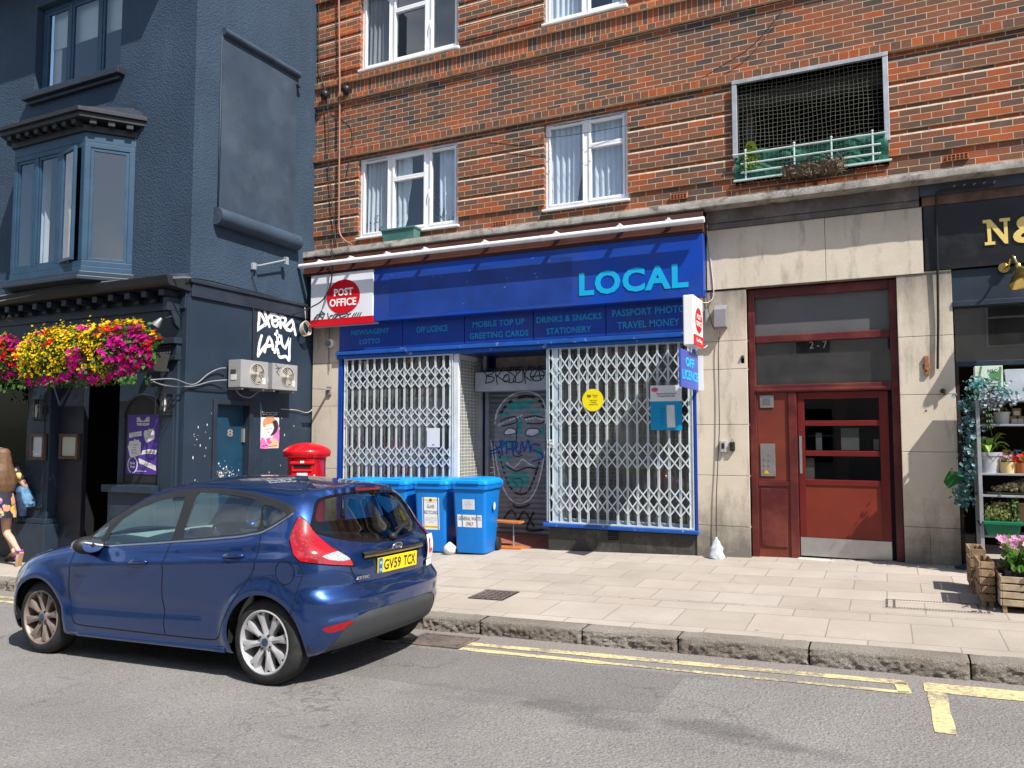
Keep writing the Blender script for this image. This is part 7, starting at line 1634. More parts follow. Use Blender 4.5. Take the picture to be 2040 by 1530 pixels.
# tailgate glass with black border
rg=smooth2(REARGL,3)
i=take(lambda P:sdR(P,rg,.022)); Vb,g,bd=clip_mesh(Vb,i,sdR(Vb,rg,0.0)); cadd('rear_screen_border',Vb,bd,M('screen_black',(.006,.006,.007),.12,0,0)); rs=cadd('rear_screen',Vb,g,PRIV,push=-.005)
# tail lamps (side/rear view mix: use a plane turned 45 degrees)
def sdT(P,poly,side,rnd=0):
    q=P[:,0]*.62+np.abs(P[:,1])*-.785   # grows towards the back and the centre
    s=poly_sd(q,P[:,2],poly,rnd); return np.where((P[:,0]>3.2)&(P[:,1]*side>0),s,1.0)
def TQ(x,y,z): return (x*.62-y*.785,z)
TL=[TQ(3.50,.68,1.185),TQ(3.478,.70,1.13),TQ(3.485,.76,1.03),TQ(3.535,.78,.93),TQ(3.59,.775,.89),TQ(3.76,.63,.852),TQ(3.865,.50,.828),TQ(3.84,.535,.885),TQ(3.745,.62,.96),TQ(3.64,.665,1.06),TQ(3.56,.672,1.145)]
TLW=[TQ(3.70,.69,.915),TQ(3.78,.61,.935),TQ(3.84,.535,.94),TQ(3.85,.522,.868),TQ(3.80,.58,.866),TQ(3.74,.65,.885)]
for side in (-1,1):
    i=take(lambda P:sdT(P,TL,side,.012)); Vb,l,bd=clip_mesh(Vb,i,sdT(Vb,TL,side,.004)); cadd('lamp_gap',Vb,bd,GAP,push=-.006)
    Vb,wv_,rd=clip_mesh(Vb,l,sdT(Vb,TLW,side,.0)); tl=cadd('tail_lamp',Vb,rd,LENS,push=.006); cadd('reversing_lens',Vb,wv_,LENSW,tl,push=.005)
# bumper reflectors and grey lower valance
VAL=[(.0,.50),(.38,.495),(.52,.47),(.60,.40),(.66,.30),(.70,.20),(.72,.1)]
VALp=VAL+[(-a,b) for a,b in VAL[::-1]]
i=take(lambda P:sdR(P,VALp,0,3.5)); cadd('rear_valance',Vb,i,DIFF,push=-.004)
for side in (-1,1):
    RF=[TQ(3.75,.745,.425),TQ(3.83,.66,.437),TQ(3.90,.53,.452),TQ(3.905,.51,.455),TQ(3.885,.60,.402),TQ(3.80,.70,.388)]
    i=take(lambda P:sdT(P,RF,side,.004)); cadd('bumper_reflector',Vb,i,LENSD,push=.001)
# front: headlamps, grille
for side in (-1,1):
    HL=[(.16,.66),(.30,.70),(.52,.80),(.66,.885),(.60,.885),(.42,.83),(.22,.755),(.13,.70)]
    i=take(lambda P:sdS(P,HL,.004,.40,side)); cadd('headlamp',Vb,i,LENSW,push=-.001)
i=take(lambda P:np.where(P[:,0]<.3,poly_sd(P[:,1],P[:,2],[(-.42,.26),(.42,.26),(.36,.50),(-.36,.50)],.01),1.0)); cadd('lower_grille',Vb,i,TRIM,push=-.01)
# sill strip under the doors: dark shade of the paint
# shut lines
def line_sd(P,pts,w,side,sc=None):
    d=np.full(len(P),1e9); x,z=P[:,0],P[:,2]
    for a,b in zip(pts,pts[1:]):
        ex,ez=b[0]-a[0],b[1]-a[1]; t=np.clip(((x-a[0])*ex+(z-a[1])*ez)/(ex*ex+ez*ez),0,1); d=np.minimum(d,np.hypot(x-a[0]-ex*t,z-a[1]-ez*t))
    return np.where((np.abs(P[:,1])>.45)&(P[:,1]*side>0),d-w,1.0)
SHUT1=smooth2([(1.25,bl(1.25)-.012),(1.235,.85),(1.228,.68),(1.24,.45),(1.275,.325),(1.34,.288),(1.7,.283),(2.1,.28),(2.6,.28),(2.82,.285),(2.89,.32),(2.95,.42),(3.08,.60),(3.20,.75),(3.266,.86),(3.272,1.0),(3.258,bl(3.258)-.005)],4,False)
SHUT2=smooth2([(2.35,bl(2.35)-.012),(2.33,.85),(2.318,.65),(2.32,.40),(2.33,.28)],4,False)
FUEL=[(3.523+.078*math.cos(a*.2618),.805+.082*math.sin(a*.2618)) for a in range(25)]
BUMP=smooth2([(3.62,.885),(3.66,.80),(3.62,.68),(3.60,.58),(3.575,.50)],4,False)
BUMPF=smooth2([(.60,.84),(.66,.72),(.62,.62),(.56,.55)],4,False)
TG=smooth2([(.60,1.005),(.565,.92),(.515,.81),(.46,.71),(.40,.662),(.3,.65),(.0,.648)],4,False); TGl=TG+[(-a,b) for a,b in TG[::-1]][1:]
LINES=[(SHUT1,.0038),(SHUT2,.0038),(FUEL,.003),(BUMP,.0024),(BUMPF,.0026)]
cadd('body',Vb,Fb,PAINT,smooth=50)
# cabin lining: same shape a little smaller, with the window areas left open
Vl,Fl=car_shell(-.035,nu=60,nth=90,nend=22)
for side in (-1,1): Vl,_,Fl=clip_mesh(Vl,Fl,sdS(Vl,sg,.02,.3,side))
Vl,_,Fl=clip_mesh(Vl,Fl,np.where(sdW(Vl)<.04,-1.0,1.0)*np.abs(sdW(Vl)-.04)); Vl,_,Fl=clip_mesh(Vl,Fl,sdR(Vl,rg,.02,3.2))
for cx in (WF,WR): Vl,_,Fl=clip_mesh(Vl,Fl,np.where(np.abs(Vl[:,1])>.40,np.hypot(Vl[:,0]-cx,Vl[:,2]-.312)-.40,1.0))
cadd('cabin_lining',Vl,Fl,M('cabin_grey',(.11,.11,.112),.8,0,.1,4))
G=dict(parent=car,raw=True)
mb=MB(); mb.box(.35,3.75,-.60,.60,.22,.30); mb.box(.95,3.5,-.72,.72,.28,.34); mb.box(.30,.95,-.5,.5,.3,.72); mb.build('floor_pan',LIN,**G)
for cx in (WF,WR):
    for s in (-1,1):
        mb=MB(); n=26; vs=[]
        for k in range(n+1):
            a=R(-8+196*k/n)
            for y in (.48,.80): vs.append((cx+.372*math.cos(a),s*y,.312+.372*math.sin(a)))
        mb.add(vs,[(2*k,2*k+1,2*k+3,2*k+2) for k in range(n)]); mb.poly([(cx+.372*math.cos(R(-8+196*k/n)),s*.48,.312+.372*math.sin(R(-8+196*k/n))) for k in range(n+1)]); mb.build('arch_liner',LIN,recalc=False,**G)
# chrome waist strip and handles follow the body side
def side_pt(x,z,side,push=.0):
    lo,hi=.2,1.0
    for _ in range(30):
        m=(lo+hi)/2
        if car_f(np.array([x,m,z]))<0: lo=m
        else: hi=m
    return V((x,side*(lo+push),z))
for side in (-1,1):
    pts=[(x,bl(x)-.004) for x in np.linspace(1.14,3.12,26)]+smooth2([(3.15,bl(3.15)+.0),(3.25,1.073),(3.345,1.117),(3.44,1.177),(3.482,1.215)],4,False)
    mb=MB(); P1=[side_pt(x,z-.008,side,.004) for x,z in pts]; P2=[side_pt(x,z+.008,side,.004) for x,z in pts]; P3=[side_pt(x,z,side,.009) for x,z in pts]
    mb.add(P1+P3+P2,[(k,k+1,len(pts)+k+1,len(pts)+k) for k in range(len(pts)-1)]+[(len(pts)+k,len(pts)+k+1,2*len(pts)+k+1,2*len(pts)+k) for k in range(len(pts)-1)]); mb.build('waist_strip',CHROME,smooth=180,recalc=False,**G)
    for hx,hz in ((2.064,.822),(3.054,.905)):
        mb=MB(); c=side_pt(hx,hz,side,.0)
        mb.grid(lambda u,v:(lambda a,r:side_pt(hx+.098*r*math.cos(a),hz+.044*r*math.sin(a)+.01*math.cos(a)*r,side,-.022*(1-r**2)**.5*1.0+.002))(6.2832*u,.02+.98*v),28,6); o=mb.build('handle_recess',GAP if False else PAINT,smooth=180,recalc=False,**G)
        mb=MB(); pts=[side_pt(hx-.10+.2*k/10,hz+.012*(k/10-.5)*2*.5+.012*math.sin(math.pi*k/10),side,.006+.024*math.sin(math.pi*k/10)) for k in range(11)]
        mb.tube(pts,[.010+.010*math.sin(math.pi*k/10) for k in range(11)],10); mb.build('door_handle',PAINT,smooth=180,**G)
    # mirrors
    mc=V((1.53,side*.925,.945)); mb=MB(); mb.sph(mc,(.075,.115,.072),18,12); sh=mb.build('door_mirror',TRIM if side<0 else PAINT,smooth=180,**G)
    mb=MB(); mb.tube([(1.42,side*.82,.885),(1.47,side*.86,.895),(1.52,side*.91,.915)],.035,8); mb.build('mirror_arm',TRIM,smooth=180,**G)
    mb=MB(); mb.grid(lambda u,v:(lambda a,r:(mc.x+.072,mc.y+.092*r*math.cos(a),mc.z+.055*r*math.sin(a)))(6.2832*u,v),24,3); mb.build('mirror_glass',M('mirror_silver',(.75,.78,.8),.02,1.0,0),recalc=False,**G)
    mb=MB(); mb.sph(mc+V((-.045,side*-.01,.0)),(.055,.112,.06),16,10); mb.build('mirror_cap',M('mirror_chrome_cap',(.5,.52,.56),.2,.8,.05),smooth=180,**G)
    # side sill moulding
    mb=MB(); mb.tube([side_pt(x,.215,side,-.012) for x in np.linspace(1.24,2.92,16)],.026,8); mb.build('sill_moulding',PAINT,smooth=180,**G)
def rib(fn,pts,w):
    q=[V((*p,0)) for p in pts]; A=[];n=len(q)
    for i,p in enumerate(q):
        d=(q[min(i+1,n-1)]-q[max(i-1,0)]); d=V((-d.y,d.x,0)).normalized()*w; A+= [fn(p.x+d.x,p.y+d.y),fn(p.x,p.y),fn(p.x-d.x,p.y-d.y)]
    mb=MB(); mb.add(A,[f for i in range(n-1) for f in ((3*i,3*i+1,3*i+4,3*i+3),(3*i+1,3*i+2,3*i+5,3*i+4))]); mb.build('shut_line',GAP,smooth=180,recalc=False,**G)
def dense(pts,st=.02):
    out=[]
    for a,b in zip(pts,pts[1:]):
        m=max(1,int(math.hypot(b[0]-a[0],b[1]-a[1])/st)); out+=[(a[0]+(b[0]-a[0])*k/m,a[1]+(b[1]-a[1])*k/m) for k in range(m)]
    return out+[pts[-1]]
for side in (-1,1):
    for pts,w in LINES: rib(lambda x,z:side_pt(x,z,side,.0012),dense(pts),w)
# wheels
TYRE=M('tyre_black',(.020,.020,.021),.8,0,.25,18,.25,60,dirt_haze=(.06,.055,.05),dscale=5); ALLOY=M('alloy_silver',(.47,.47,.48),.36,.35,.05,5); ALLOYD=M('alloy_brake_dust',(.25,.20,.175),.45,.3,.2,9); DISCM=M('brake_disc',(.30,.29,.28),.4,.8,.2,9); HUBD=M('wheel_well_dark',(.02,.02,.021),.7)
def wheel(cx,side,mat):
    w=thing('wheel',None,None); del w
    y0=side*.825
    ax=(0,side,0); mb=MB(); o=(cx,side*.63,RW)
    prof=[(.222,.0),(.236,-.004),(.266,.0),(.288,.015),(.302,.035),(.307,.06),(.307,.14),(.302,.165),(.288,.184),(.266,.196),(.236,.2),(.224,.197),(.218,.185),(.218,.01)]
    mb.lathe(o,prof,56,ax,caps=False)
    for k in range(4): pass
    ty=mb.build('wheel',TYRE,smooth=50,recalc=True,**G); K=dict(parent=ty,raw=True)
    mb=MB()
    for gx in (.075,.10,.125): mb.lathe(o,[(.3078,gx-.004),(.3078,gx+.004)],56,ax,caps=False)
    mb.build('tread_groove',GAP,recalc=False,**K)
    mb=MB(); mb.lathe(o,[(.219,.188),(.227,.192),(.227,.199),(.218,.203),(.210,.197),(.204,.17),(.199,.06),(.198,.02)],56,ax,caps=False); mb.build('rim',mat,smooth=50,**K)
    mb=MB(); mb.lathe(o,[(.203,.05),(.02,.05)],40,ax,caps=False); mb.build('inner_wheel',HUBD,recalc=False,**K); mb=MB(); mb.lathe(o,[(.135,.06),(.135,.075),(.05,.075)],36,ax,caps=False); mb.build('brake_disc',DISCM,smooth=40,**K)
    pw=PL((cx,side*.63,RW),(side*-1 if side<0 else -1,0,0),(0,0,1),(0,side,0))
    if side<0: pw=PL((cx,side*.63,RW),(1,0,0),(0,0,1),(0,-1,0))
    for k in range(8):
        a=6.2832*k/8+.2; c,s=math.cos(a),math.sin(a)
        def q(r,t): r*=1.075; return (r*c-t*s,r*s+t*c)
        out=[q(.045,-.022),q(.10,-.020),q(.15,-.027),q(.196,-.040),q(.198,-.022),q(.182,-.010),q(.178,0),q(.182,.010),q(.198,.022),q(.196,.040),q(.15,.027),q(.10,.020),q(.045,.022)]
        mb=MB(); n=len(out)
        def dep(r): return .168+.022*min(1,max(0,(r-.05)/.14))-.0
        fr=[pw(x,y,dep(math.hypot(x,y))) for x,y in out]; cr=[pw(*q(r,0),dep(r)+.012) for r in (.045,.10,.145)]
        bk=[pw(x*.995,y*.995,dep(math.hypot(x,y))-.045) for x,y in out]
        mb.add(fr+bk,[(i,(i+1)%n,n+(i+1)%n,n+i) for i in range(n)])
        mb.add(fr+cr,[(0,1,n+1,n),(1,2,n+2,n+1),(12,n,n+1,11),(11,n+1,n+2,10),(2,3,4,5),(2,5,6,n+2),(6,7,10,n+2),(7,8,9,10)]); mb.build('spoke',mat,smooth=30,**K)
    mb=MB(); mb.lathe(pw(0,0,.12),[(.066,0),(.066,.05),(.05,.062),(.03,.064)],28,ax); mb.build('hub',mat,smooth=40,**K)
    mb=MB(); mb.lathe(pw(0,0,.184),[(.028,0),(.028,.006),(.02,.009),(0,.010)],20,ax,caps=False); mb.build('centre_cap',M('badge_blue',(.05,.09,.16),.25,.4,.3,30),smooth=60,**K)
    mb=MB()
    for k in range(4): a=.785+1.5708*k+.2; mb.cyl(pw(.047*math.cos(a)*1.2,.047*math.sin(a)*1.2,.165),pw(.047*math.cos(a)*1.2,.047*math.sin(a)*1.2,.188),.009,n=8)
    mb.build('wheel_nut',HUBD,**K)
for cx in (WF,WR):
    for s in (-1,1): wheel(cx,s,ALLOYD if cx==WF else ALLOY)
# rear fittings
def rear_pt(y,z,push=0.0):
    lo,hi=3.0,4.2
    for _ in range(30):
        m=(lo+hi)/2
        if car_f(np.array([m,y,z]))<0: lo=m
        else: hi=m
    return V((lo+push,y,z))
class RPL:
    def __init__(s,z0,push): s.z0,s.p=z0,push
    def __call__(s,a,b,w=0): return rear_pt(a,s.z0+b,w+s.p)   # a = y (camera sees -y on the left)
cx=rear_pt(0,.80).x+.012
NPL=PL((cx,.01,.792),(0,1,0),(.05,0,1),(1,0,-.05)); YEL_P=M('number_plate_yellow',(.80,.58,.005),.35,0,.03)
mb=MB(); mb.pbox(NPL,-.26,.26,-.056,.056,-.012,.006); npl=mb.build('number_plate',YEL_P,bevel=.003,**G)
mb=MB(); mb.pbox(NPL,-.26,-.215,-.056,.056,.0062,.0072); mb.build('country_band',M('plate_blue',(.0,.12,.42),.35),parent=npl,raw=True)
mb=MB(); mb.disc(NPL,-.2375,.022,.013,.0078,n=16); mb.build('star_ring',M('star_pale',(.35,.55,.65),.4),parent=npl,raw=True,recalc=False); text('lettering','GB',NPL,-.25,-.226,-.04,-.02,LW,npl,w=.0074,ext=.0005,raw=True)
PBK=M('plate_black',(.02,.02,.022),.4); text('lettering','GV59',NPL,-.195,.030,-.040,.040,PBK,npl,w=.0064,ext=.001,raw=True,bold=.02); text('lettering','TCX',NPL,.07,.235,-.040,.040,PBK,npl,w=.0064,ext=.001,raw=True,bold=.02)
mb=MB(); n=30
def bar(u,v):
    y=-.40+.80*u; zz=.885+.0*u; a=math.pi*v; return rear_pt(y,zz+.024*math.cos(a)-.02*(2*u-1)**2*0,.004+.022*math.sin(a))
mb.grid(bar,40,6); mb.build('tailgate_trim',M('smoked_chrome',(.30,.29,.27),.22,1.0,.05,5),smooth=180,recalc=False,**G)
mb=MB(); mb.grid(lambda u,v:rear_pt(-.36+.72*u,.862-.02*v,.002),20,2); mb.build('plate_recess',GAP,recalc=False,**G)
bx=rear_pt(0,.915).x+.028; BD=PL((bx,0,.912),(0,1,0),(.3,0,1),(1,0,-.3)); mb=MB(); mb.disc(BD,0,0,.062,.0,rb=.030,n=32); bd_=mb.build('badge',CHROME,recalc=False,**G)
mb=MB(); mb.tube([BD(.062*math.cos(a*.196),.030*math.sin(a*.196),0) for a in range(32)],.006,6,closed=True); mb.build('badge_rim',CHROME,smooth=180,parent=bd_,raw=True); mb=MB(); mb.disc(BD,0,0,.054,.0025,rb=.024,n=32); mb.build('badge_face',M('badge_navy',(.01,.03,.12),.2,.3,.1),parent=bd_,raw=True,recalc=False); text('lettering','Ford',BD,-.036,.036,-.011,.013,CHROME,bd_,w=.003,ext=.001,raw=True,shear=.3)
zx=rear_pt(-.40,.735).x+.004; ZP=PL((zx,0,.735),(.26,1,0),(0,0,1),(1,0,0)); text('model_badge','ZETEC',PL((rear_pt(-.42,.735).x+.003,-.48,.72),((rear_pt(-.36,.735).x-rear_pt(-.48,.735).x)/.12,1,0),(0,0,1),(1,0,0)),.0,.13,.0,.022,CHROME,car,ext=.004,bold=.03,raw=True,shear=.2)
rib(lambda y,z:rear_pt(y,z,.0014),dense(TGl),.005)
# wiper
a=rear_pt(.02,.985,.02); mb=MB(); mb.sph(a,(.03,.035,.03),12,8); mb.tube([a,rear_pt(.10,1.01,.03),rear_pt(.25,1.05,.028),rear_pt(.40,1.07,.022)],[.014,.012,.010,.005],8); mb.tube([rear_pt(.12,1.03,.012),rear_pt(.28,1.055,.012),rear_pt(.47,1.085,.010)],.008,6); mb.build('rear_wiper',TRIM,smooth=60,**G)
# high level brake lamp under the spoiler lip
mb=MB(); mb.grid(lambda u,v:rear_pt(-.16+.32*u,1.340+.028*v,.006),20,3); mb.build('brake_lamp',M('lamp_dark_red',(.22,.006,.01),.2,0,.05,5,coat=1.0),smooth=180,recalc=False,**G)
# learner plate hanging at the far corner
LPm=M('learner_white',(.76,.76,.75),.4,0,.03); yl0=.44
LP=PL(rear_pt(.55,.86,.012),(rear_pt(.62,.86)-rear_pt(.48,.86)).normalized(),(0,0,1),(1,.35,0)); 
mb=MB(); mb.grid(lambda u,v:LP(-.085+.17*u,-.105+.20*v,.006+.012*math.sin(v*3.1)),4,8); lp_=mb.build('learner_plate',LPm,smooth=180,recalc=False,**G)
mb=MB(); mb.pprism(LP,[(-.045,-.05),(.04,-.05),(.04,-.025),(-.018,-.025),(-.018,.065),(-.045,.065)],.020,.022); mb.build('lettering',M('learner_red',(.62,.02,.03),.4),parent=lp_,raw=True)
mb=MB(); mb.pbox(LP,-.09,.05,-.16,-.112,.004,.008); mb.build('tape',LPm,parent=lp_,raw=True)
# aerial
mb=MB(); mb.tube([(2.0,0,1.44),(1.92,0,1.52),(1.72,0,1.66)],[.008,.005,.002],6); mb.build('aerial',TRIM,**G)
# seats, dash, wheel
SEAT=M('seat_grey_cloth',(.06,.06,.065),.9,0,.2,20); DASH=M('dash_grey',(.40,.44,.43),.7,0,.08,6); CREAMD=M('door_card_grey',(.55,.60,.58),.7,0,.06,5)
for s in (-1,1):
    mb=MB(); mb.sph((2.05,s*.36,.50),(.30,.25,.12),16,10); mb.build('seat_cushion',SEAT,smooth=180,**G); mb=MB(); mb.grid(lambda u,v:(lambda a:(2.28+.17*v+.055*math.cos(a)*(1-.3*v),s*.36+(.24-.07*v**2)*math.sin(a),.48+.50*v))(6.2832*u),24,8); mb.build('seat_backrest',SEAT,smooth=180,recalc=False,**G); mb=MB(); mb.sph((2.49,s*.36,1.10),(.055,.14,.105),16,10); mb.tube([(2.46,s*.36-.04,.97),(2.48,s*.36-.04,1.05)],.008,6); mb.tube([(2.46,s*.36+.04,.97),(2.48,s*.36+.04,1.05)],.008,6); mb.build('headrest',SEAT,smooth=180,**G)
    mb=MB(); mb.box(1.35,3.1,s*.70-.02,s*.70+.02,.40,.93); mb.build('door_card',CREAMD,bevel=.02,**G)
mb=MB(); mb.sph((2.95,0,.52),(.28,.60,.12),20,10); mb.grid(lambda u,v:(3.20+.14*v+.05*math.sin(3.14*u)*0,-.62+1.24*u,.5+.42*v),10,6); mb.build('rear_bench',SEAT,smooth=180,recalc=False,**G)
mb=MB(); mb.prism([(1.02,-.66,.95),(1.35,-.66,.98),(1.60,-.66,.90),(1.58,-.66,.60),(1.02,-.66,.60)],(0,1.32,0)); mb.build('dashboard',DASH,bevel=.03,**G)
mb=MB(); c=V((1.74,.36,.87)); ax=V((.9,0,.43)).normalized(); q=ax.to_track_quat('Z','Y'); mb.tube([c+q@V((.18*math.cos(a*.196),.18*math.sin(a*.196),0)) for a in range(32)],.014,8,closed=True); mb.tube([c+q@V((-.17,0,0)),c,c+q@V((.17,0,0))],.016,6); mb.tube([c,c-ax*.2],.03,8); mb.build('steering_wheel',TRIM,smooth=60,**G)
mb=MB(); mb.box(1.5,1.62,.10,.30,.90,.985); mb.build('instrument_binnacle',TRIM,bevel=.02,**G)
mb=MB(); mb.box(1.55,1.57,-.12,.12,1.25,1.31); mb.build('rear_view_mirror',TRIM,bevel=.01,**G)
# ================================================================== BINS, POST BOX, BENCH
BINB=M('bin_blue',(.005,.17,.56),.38,0,.07,4,.1,30,dirt_haze=(.02,.10,.30),dscale=5,damt=(.62,.85)); BINL=M('bin_lid_blue',(.006,.25,.74),.35,0,.06,4,.1,30)
RUB=M('tyre_rubber',(.018,.018,.019),.75,0,.2,20,.3,80)
def wheelie(label,x,y,rot,stickers):
    z=pave(x,y); t=thing('wheelie_bin',label,'wheelie bin',(x,y,z),'blue wheelie bins in front of the closed shop',(0,0,rot)); g=dict(parent=t,raw=True); t.scale=(.95,.90,.985)
    # tapered body: front at -y
    def ring(h,w,f,b,r=.05,n=5):
        out=[]
        for cx,cy,a0 in ((w-r,-f+r,-90),(w-r,b-r,0),(-w+r,b-r,90),(-w+r,-f+r,180)):
            for k in range(n+1): a=R(a0+90*k/n); out.append((cx+r*math.cos(a),cy+r*math.sin(a),h))
        return out
    prof=[(.02,.222,.245,.20),(.05,.228,.25,.205),(.5,.248,.285,.255),(.86,.262,.3129,.30),(.90,.265,.316,.305),(.905,.285,.34,.325),(.965,.287,.342,.33)]
    rings=[ring(*p) for p in prof]; n=len(rings[0]); mb=MB(); mb.add([v for r in rings for v in r],[(i*n+j,i*n+(j+1)%n,(i+1)*n+(j+1)%n,(i+1)*n+j) for i in range(len(rings)-1) for j in range(n)]+[list(range(n))[::-1]])
    # pressed ribs on the front
    for sx in (-.115,.115): mb.prism([(sx-.008,-.247-.004,.06),(sx+.008,-.247-.004,.06),(sx+.009,-.312-.004,.86),(sx-.009,-.312-.004,.86)],(0,.02,0))
    mb.build('body',BINB,smooth=35,**g)
    lid=[ring(.968,.292,.348,.345,.05),ring(.99,.294,.35,.35,.05),ring(1.015,.285,.34,.36,.06),ring(1.045,.25,.29,.34,.08),ring(1.055,.18,.22,.30,.1)]
    mb=MB(); mb.add([v for r in lid for v in r],[(i*n+j,i*n+(j+1)%n,(i+1)*n+(j+1)%n,(i+1)*n+j) for i in range(len(lid)-1) for j in range(n)]+[list(range(n))[::-1],[4*n+q for q in range(n)]])
    mb.box(-.17,.17,-.365,-.30,.985,1.022); mb.box(-.15,.15,-.30,-.25,1.02,1.052); mb.build('lid',BINL,smooth=35,**g)
    mb=MB(); mb.tube([(-.27,.33,.93),(-.27,.385,.985),(.27,.385,.985),(.27,.33,.93)],.017,8); mb.build('handle',BINB,smooth=50,**g)
    for s in (-1,1):
        mb=MB(); mb.lathe((s*.24-.03 if s>0 else s*.24-.03,.245,.10),[(.03,0),(.09,.004),(.10,.015),(.10,.045),(.09,.056),(.03,.06)],24,(1,0,0)); mb.build('wheel',RUB,smooth=40,**g)
    mb=MB(); mb.cyl((-.25,.245,.10),(.25,.245,.10),.012); mb.box(-.2,.2,.17,.24,.06,.16); mb.build('axle',M('axle_grey',(.12,.12,.12),.5),**g)
    for k in stickers: k(t)
    return t
class FP(PL):
    pass
def bin_plane(h0): # sloping front of a bin, local coordinates
    s=V((0,-.0776,1)).normalized(); return PL((0,-.2466,.05),(1,0,0),s,(0,-s.z,s.y))
BPL=bin_plane(0)
PAPER=M('bin_sticker_white',(.70,.70,.68),.5,0,.05,6); YEK=M('sticker_yellow',(.72,.52,.02),.5); NVI=M('sticker_ink',(.06,.08,.12),.6); FNT=M('sticker_faint',(.42,.46,.52),.7)
def glass_st(t):
    mb=MB(); mb.pbox(BPL,-.135,.135,.28,.74,.001,.004); mb.build('sticker',PAPER,t,raw=True)
    mb=MB(); mb.pbox(BPL,-.11,.11,.69,.715,.004,.005); mb.pbox(BPL,-.11,.11,.305,.335,.004,.005); mb.build('yellow_band',YEK,t,raw=True)
    mb=MB(); mb.disc(BPL,0,.70,.022,.0056); mb.build('emblem',NVI,t,raw=True,recalc=False)
    text('lettering','GLASS',BPL,-.06,.06,.585,.635,NVI,t,w=.0045,ext=.001,bold=.01,raw=True); text('lettering','RECYCLING',BPL,-.105,.105,.50,.55,NVI,t,w=.0045,ext=.001,bold=.01,raw=True)
    text('small_print','No cardboard,\nplastics or paper\nplease',BPL,-.09,.10,.375,.46,FNT,t,w=.0045,ext=.0008,raw=True); text('small_print','Thank you for recycling',BPL,-.1,.1,.312,.328,NVI,t,w=.0055,ext=.0005,raw=True)
    text('small_print','COMMERCIAL WASTE',BPL,-.08,.08,.66,.678,FNT,t,w=.0045,ext=.0008,raw=True)
def gen_st(t):
    mb=MB(); mb.pbox(BPL,-.19,.19,.33,.50,.001,.004); mb.build('sticker',PAPER,t,raw=True); text('lettering','GENERAL WASTE\nONLY',BPL,-.175,.175,.35,.475,NVI,t,w=.0045,ext=.001,bold=.012,raw=True)
    mb=MB(); mb.pbox(BPL,-.11,.085,.575,.715,.001,.004); mb.build('sticker',M('sticker_grey',(.56,.58,.60),.5,0,.06,9),t,raw=True); text('small_print','Bin Store\nGarnet House\nFlats 2 - 7',BPL,-.08,.04,.61,.69,FNT,t,w=.0045,ext=.0008,raw=True)
    text('small_print','MIXED WASTE',BPL,-.07,.06,.545,.56,PAPER,t,w=.001,ext=.001,bold=.02,raw=True)
    pr=PL((.262,0,0),(0,1,0),(.03,0,1),(1,0,0)); mb=MB(); mb.disc(pr,-.02,.66,.045,.004,rb=.055); mb.build('sticker',PAPER,t,raw=True,recalc=False)
def plain(t): pass
def one(t):
    mb=MB(); mb.pbox(BPL,.07,.13,.68,.74,.001,.004); mb.build('sticker',PAPER,t,raw=True)
xb=-5.20; RZ=R(6)
for i,(dx,dy,lab,stk) in enumerate(((0,0,'blue wheelie bin labelled general waste only nearest the shutter',gen_st),(-.64,.02,'blue wheelie bin with white and yellow glass recycling notice',glass_st),(-1.30,.03,'blue wheelie bin half hidden behind the car roof',one),(-1.98,.10,'blue wheelie bin furthest from the shutter, mostly behind the car',plain))):
    wheelie(lab,xb+dx,-.37+dy,RZ+R(1.5)*(1 if i%2 else -.5),[stk])
t=thing('rubbish_bag','small knotted white rubbish bag between two bins','rubbish bag',(-5.49,-.60,pave(-5.49,-.6))); z=pave(-5.49,-.6)
mb=MB(); mb.grid(lambda u,v:(lambda a,h:(-5.49+(.085*math.sin(h*2.6+.5)+.006)*(1+.2*noise.noise((math.cos(a)*2,math.sin(a)*2,h*4)))*math.cos(a),-.62+(.07*math.sin(h*2.6+.5)+.006)*math.sin(a),z+.17*h))(6.283*u,v),20,10); mb.build('bag',M('white_bag',(.66,.66,.66),.4,0,.08,9),t,smooth=180)
# ---- bench with two orange boards
t=thing('wooden_bench','low folding bench with orange boards and a steel leg by the shutter','bench',(-4.95,.06,pave(-4.95,.06)))
OR=M('orange_varnish',(.50,.17,.04),.4,0,.15,9); a=W(985,1036,.02);b=W(1039,1041,.02); mb=MB(); mb.box(a.x-.25,b.x,-.05,.12,a.z-.03,a.z); mb.build('seat',OR,t,bevel=.004)
mb=MB(); zb_=pave(-4.9,.05); mb.box(a.x-.25,b.x+.02,-.06,.13,zb_,zb_+.03); mb.build('foot_board',OR,t,bevel=.004)
for px in (1023,985): x=W(px,1060,.03).x; mb=MB(); mb.tube([(x,.03,zb_+.03),(x,.03,a.z-.03)],.011,8); mb.build('leg',M('steel_grey',(.3,.3,.3)),t)
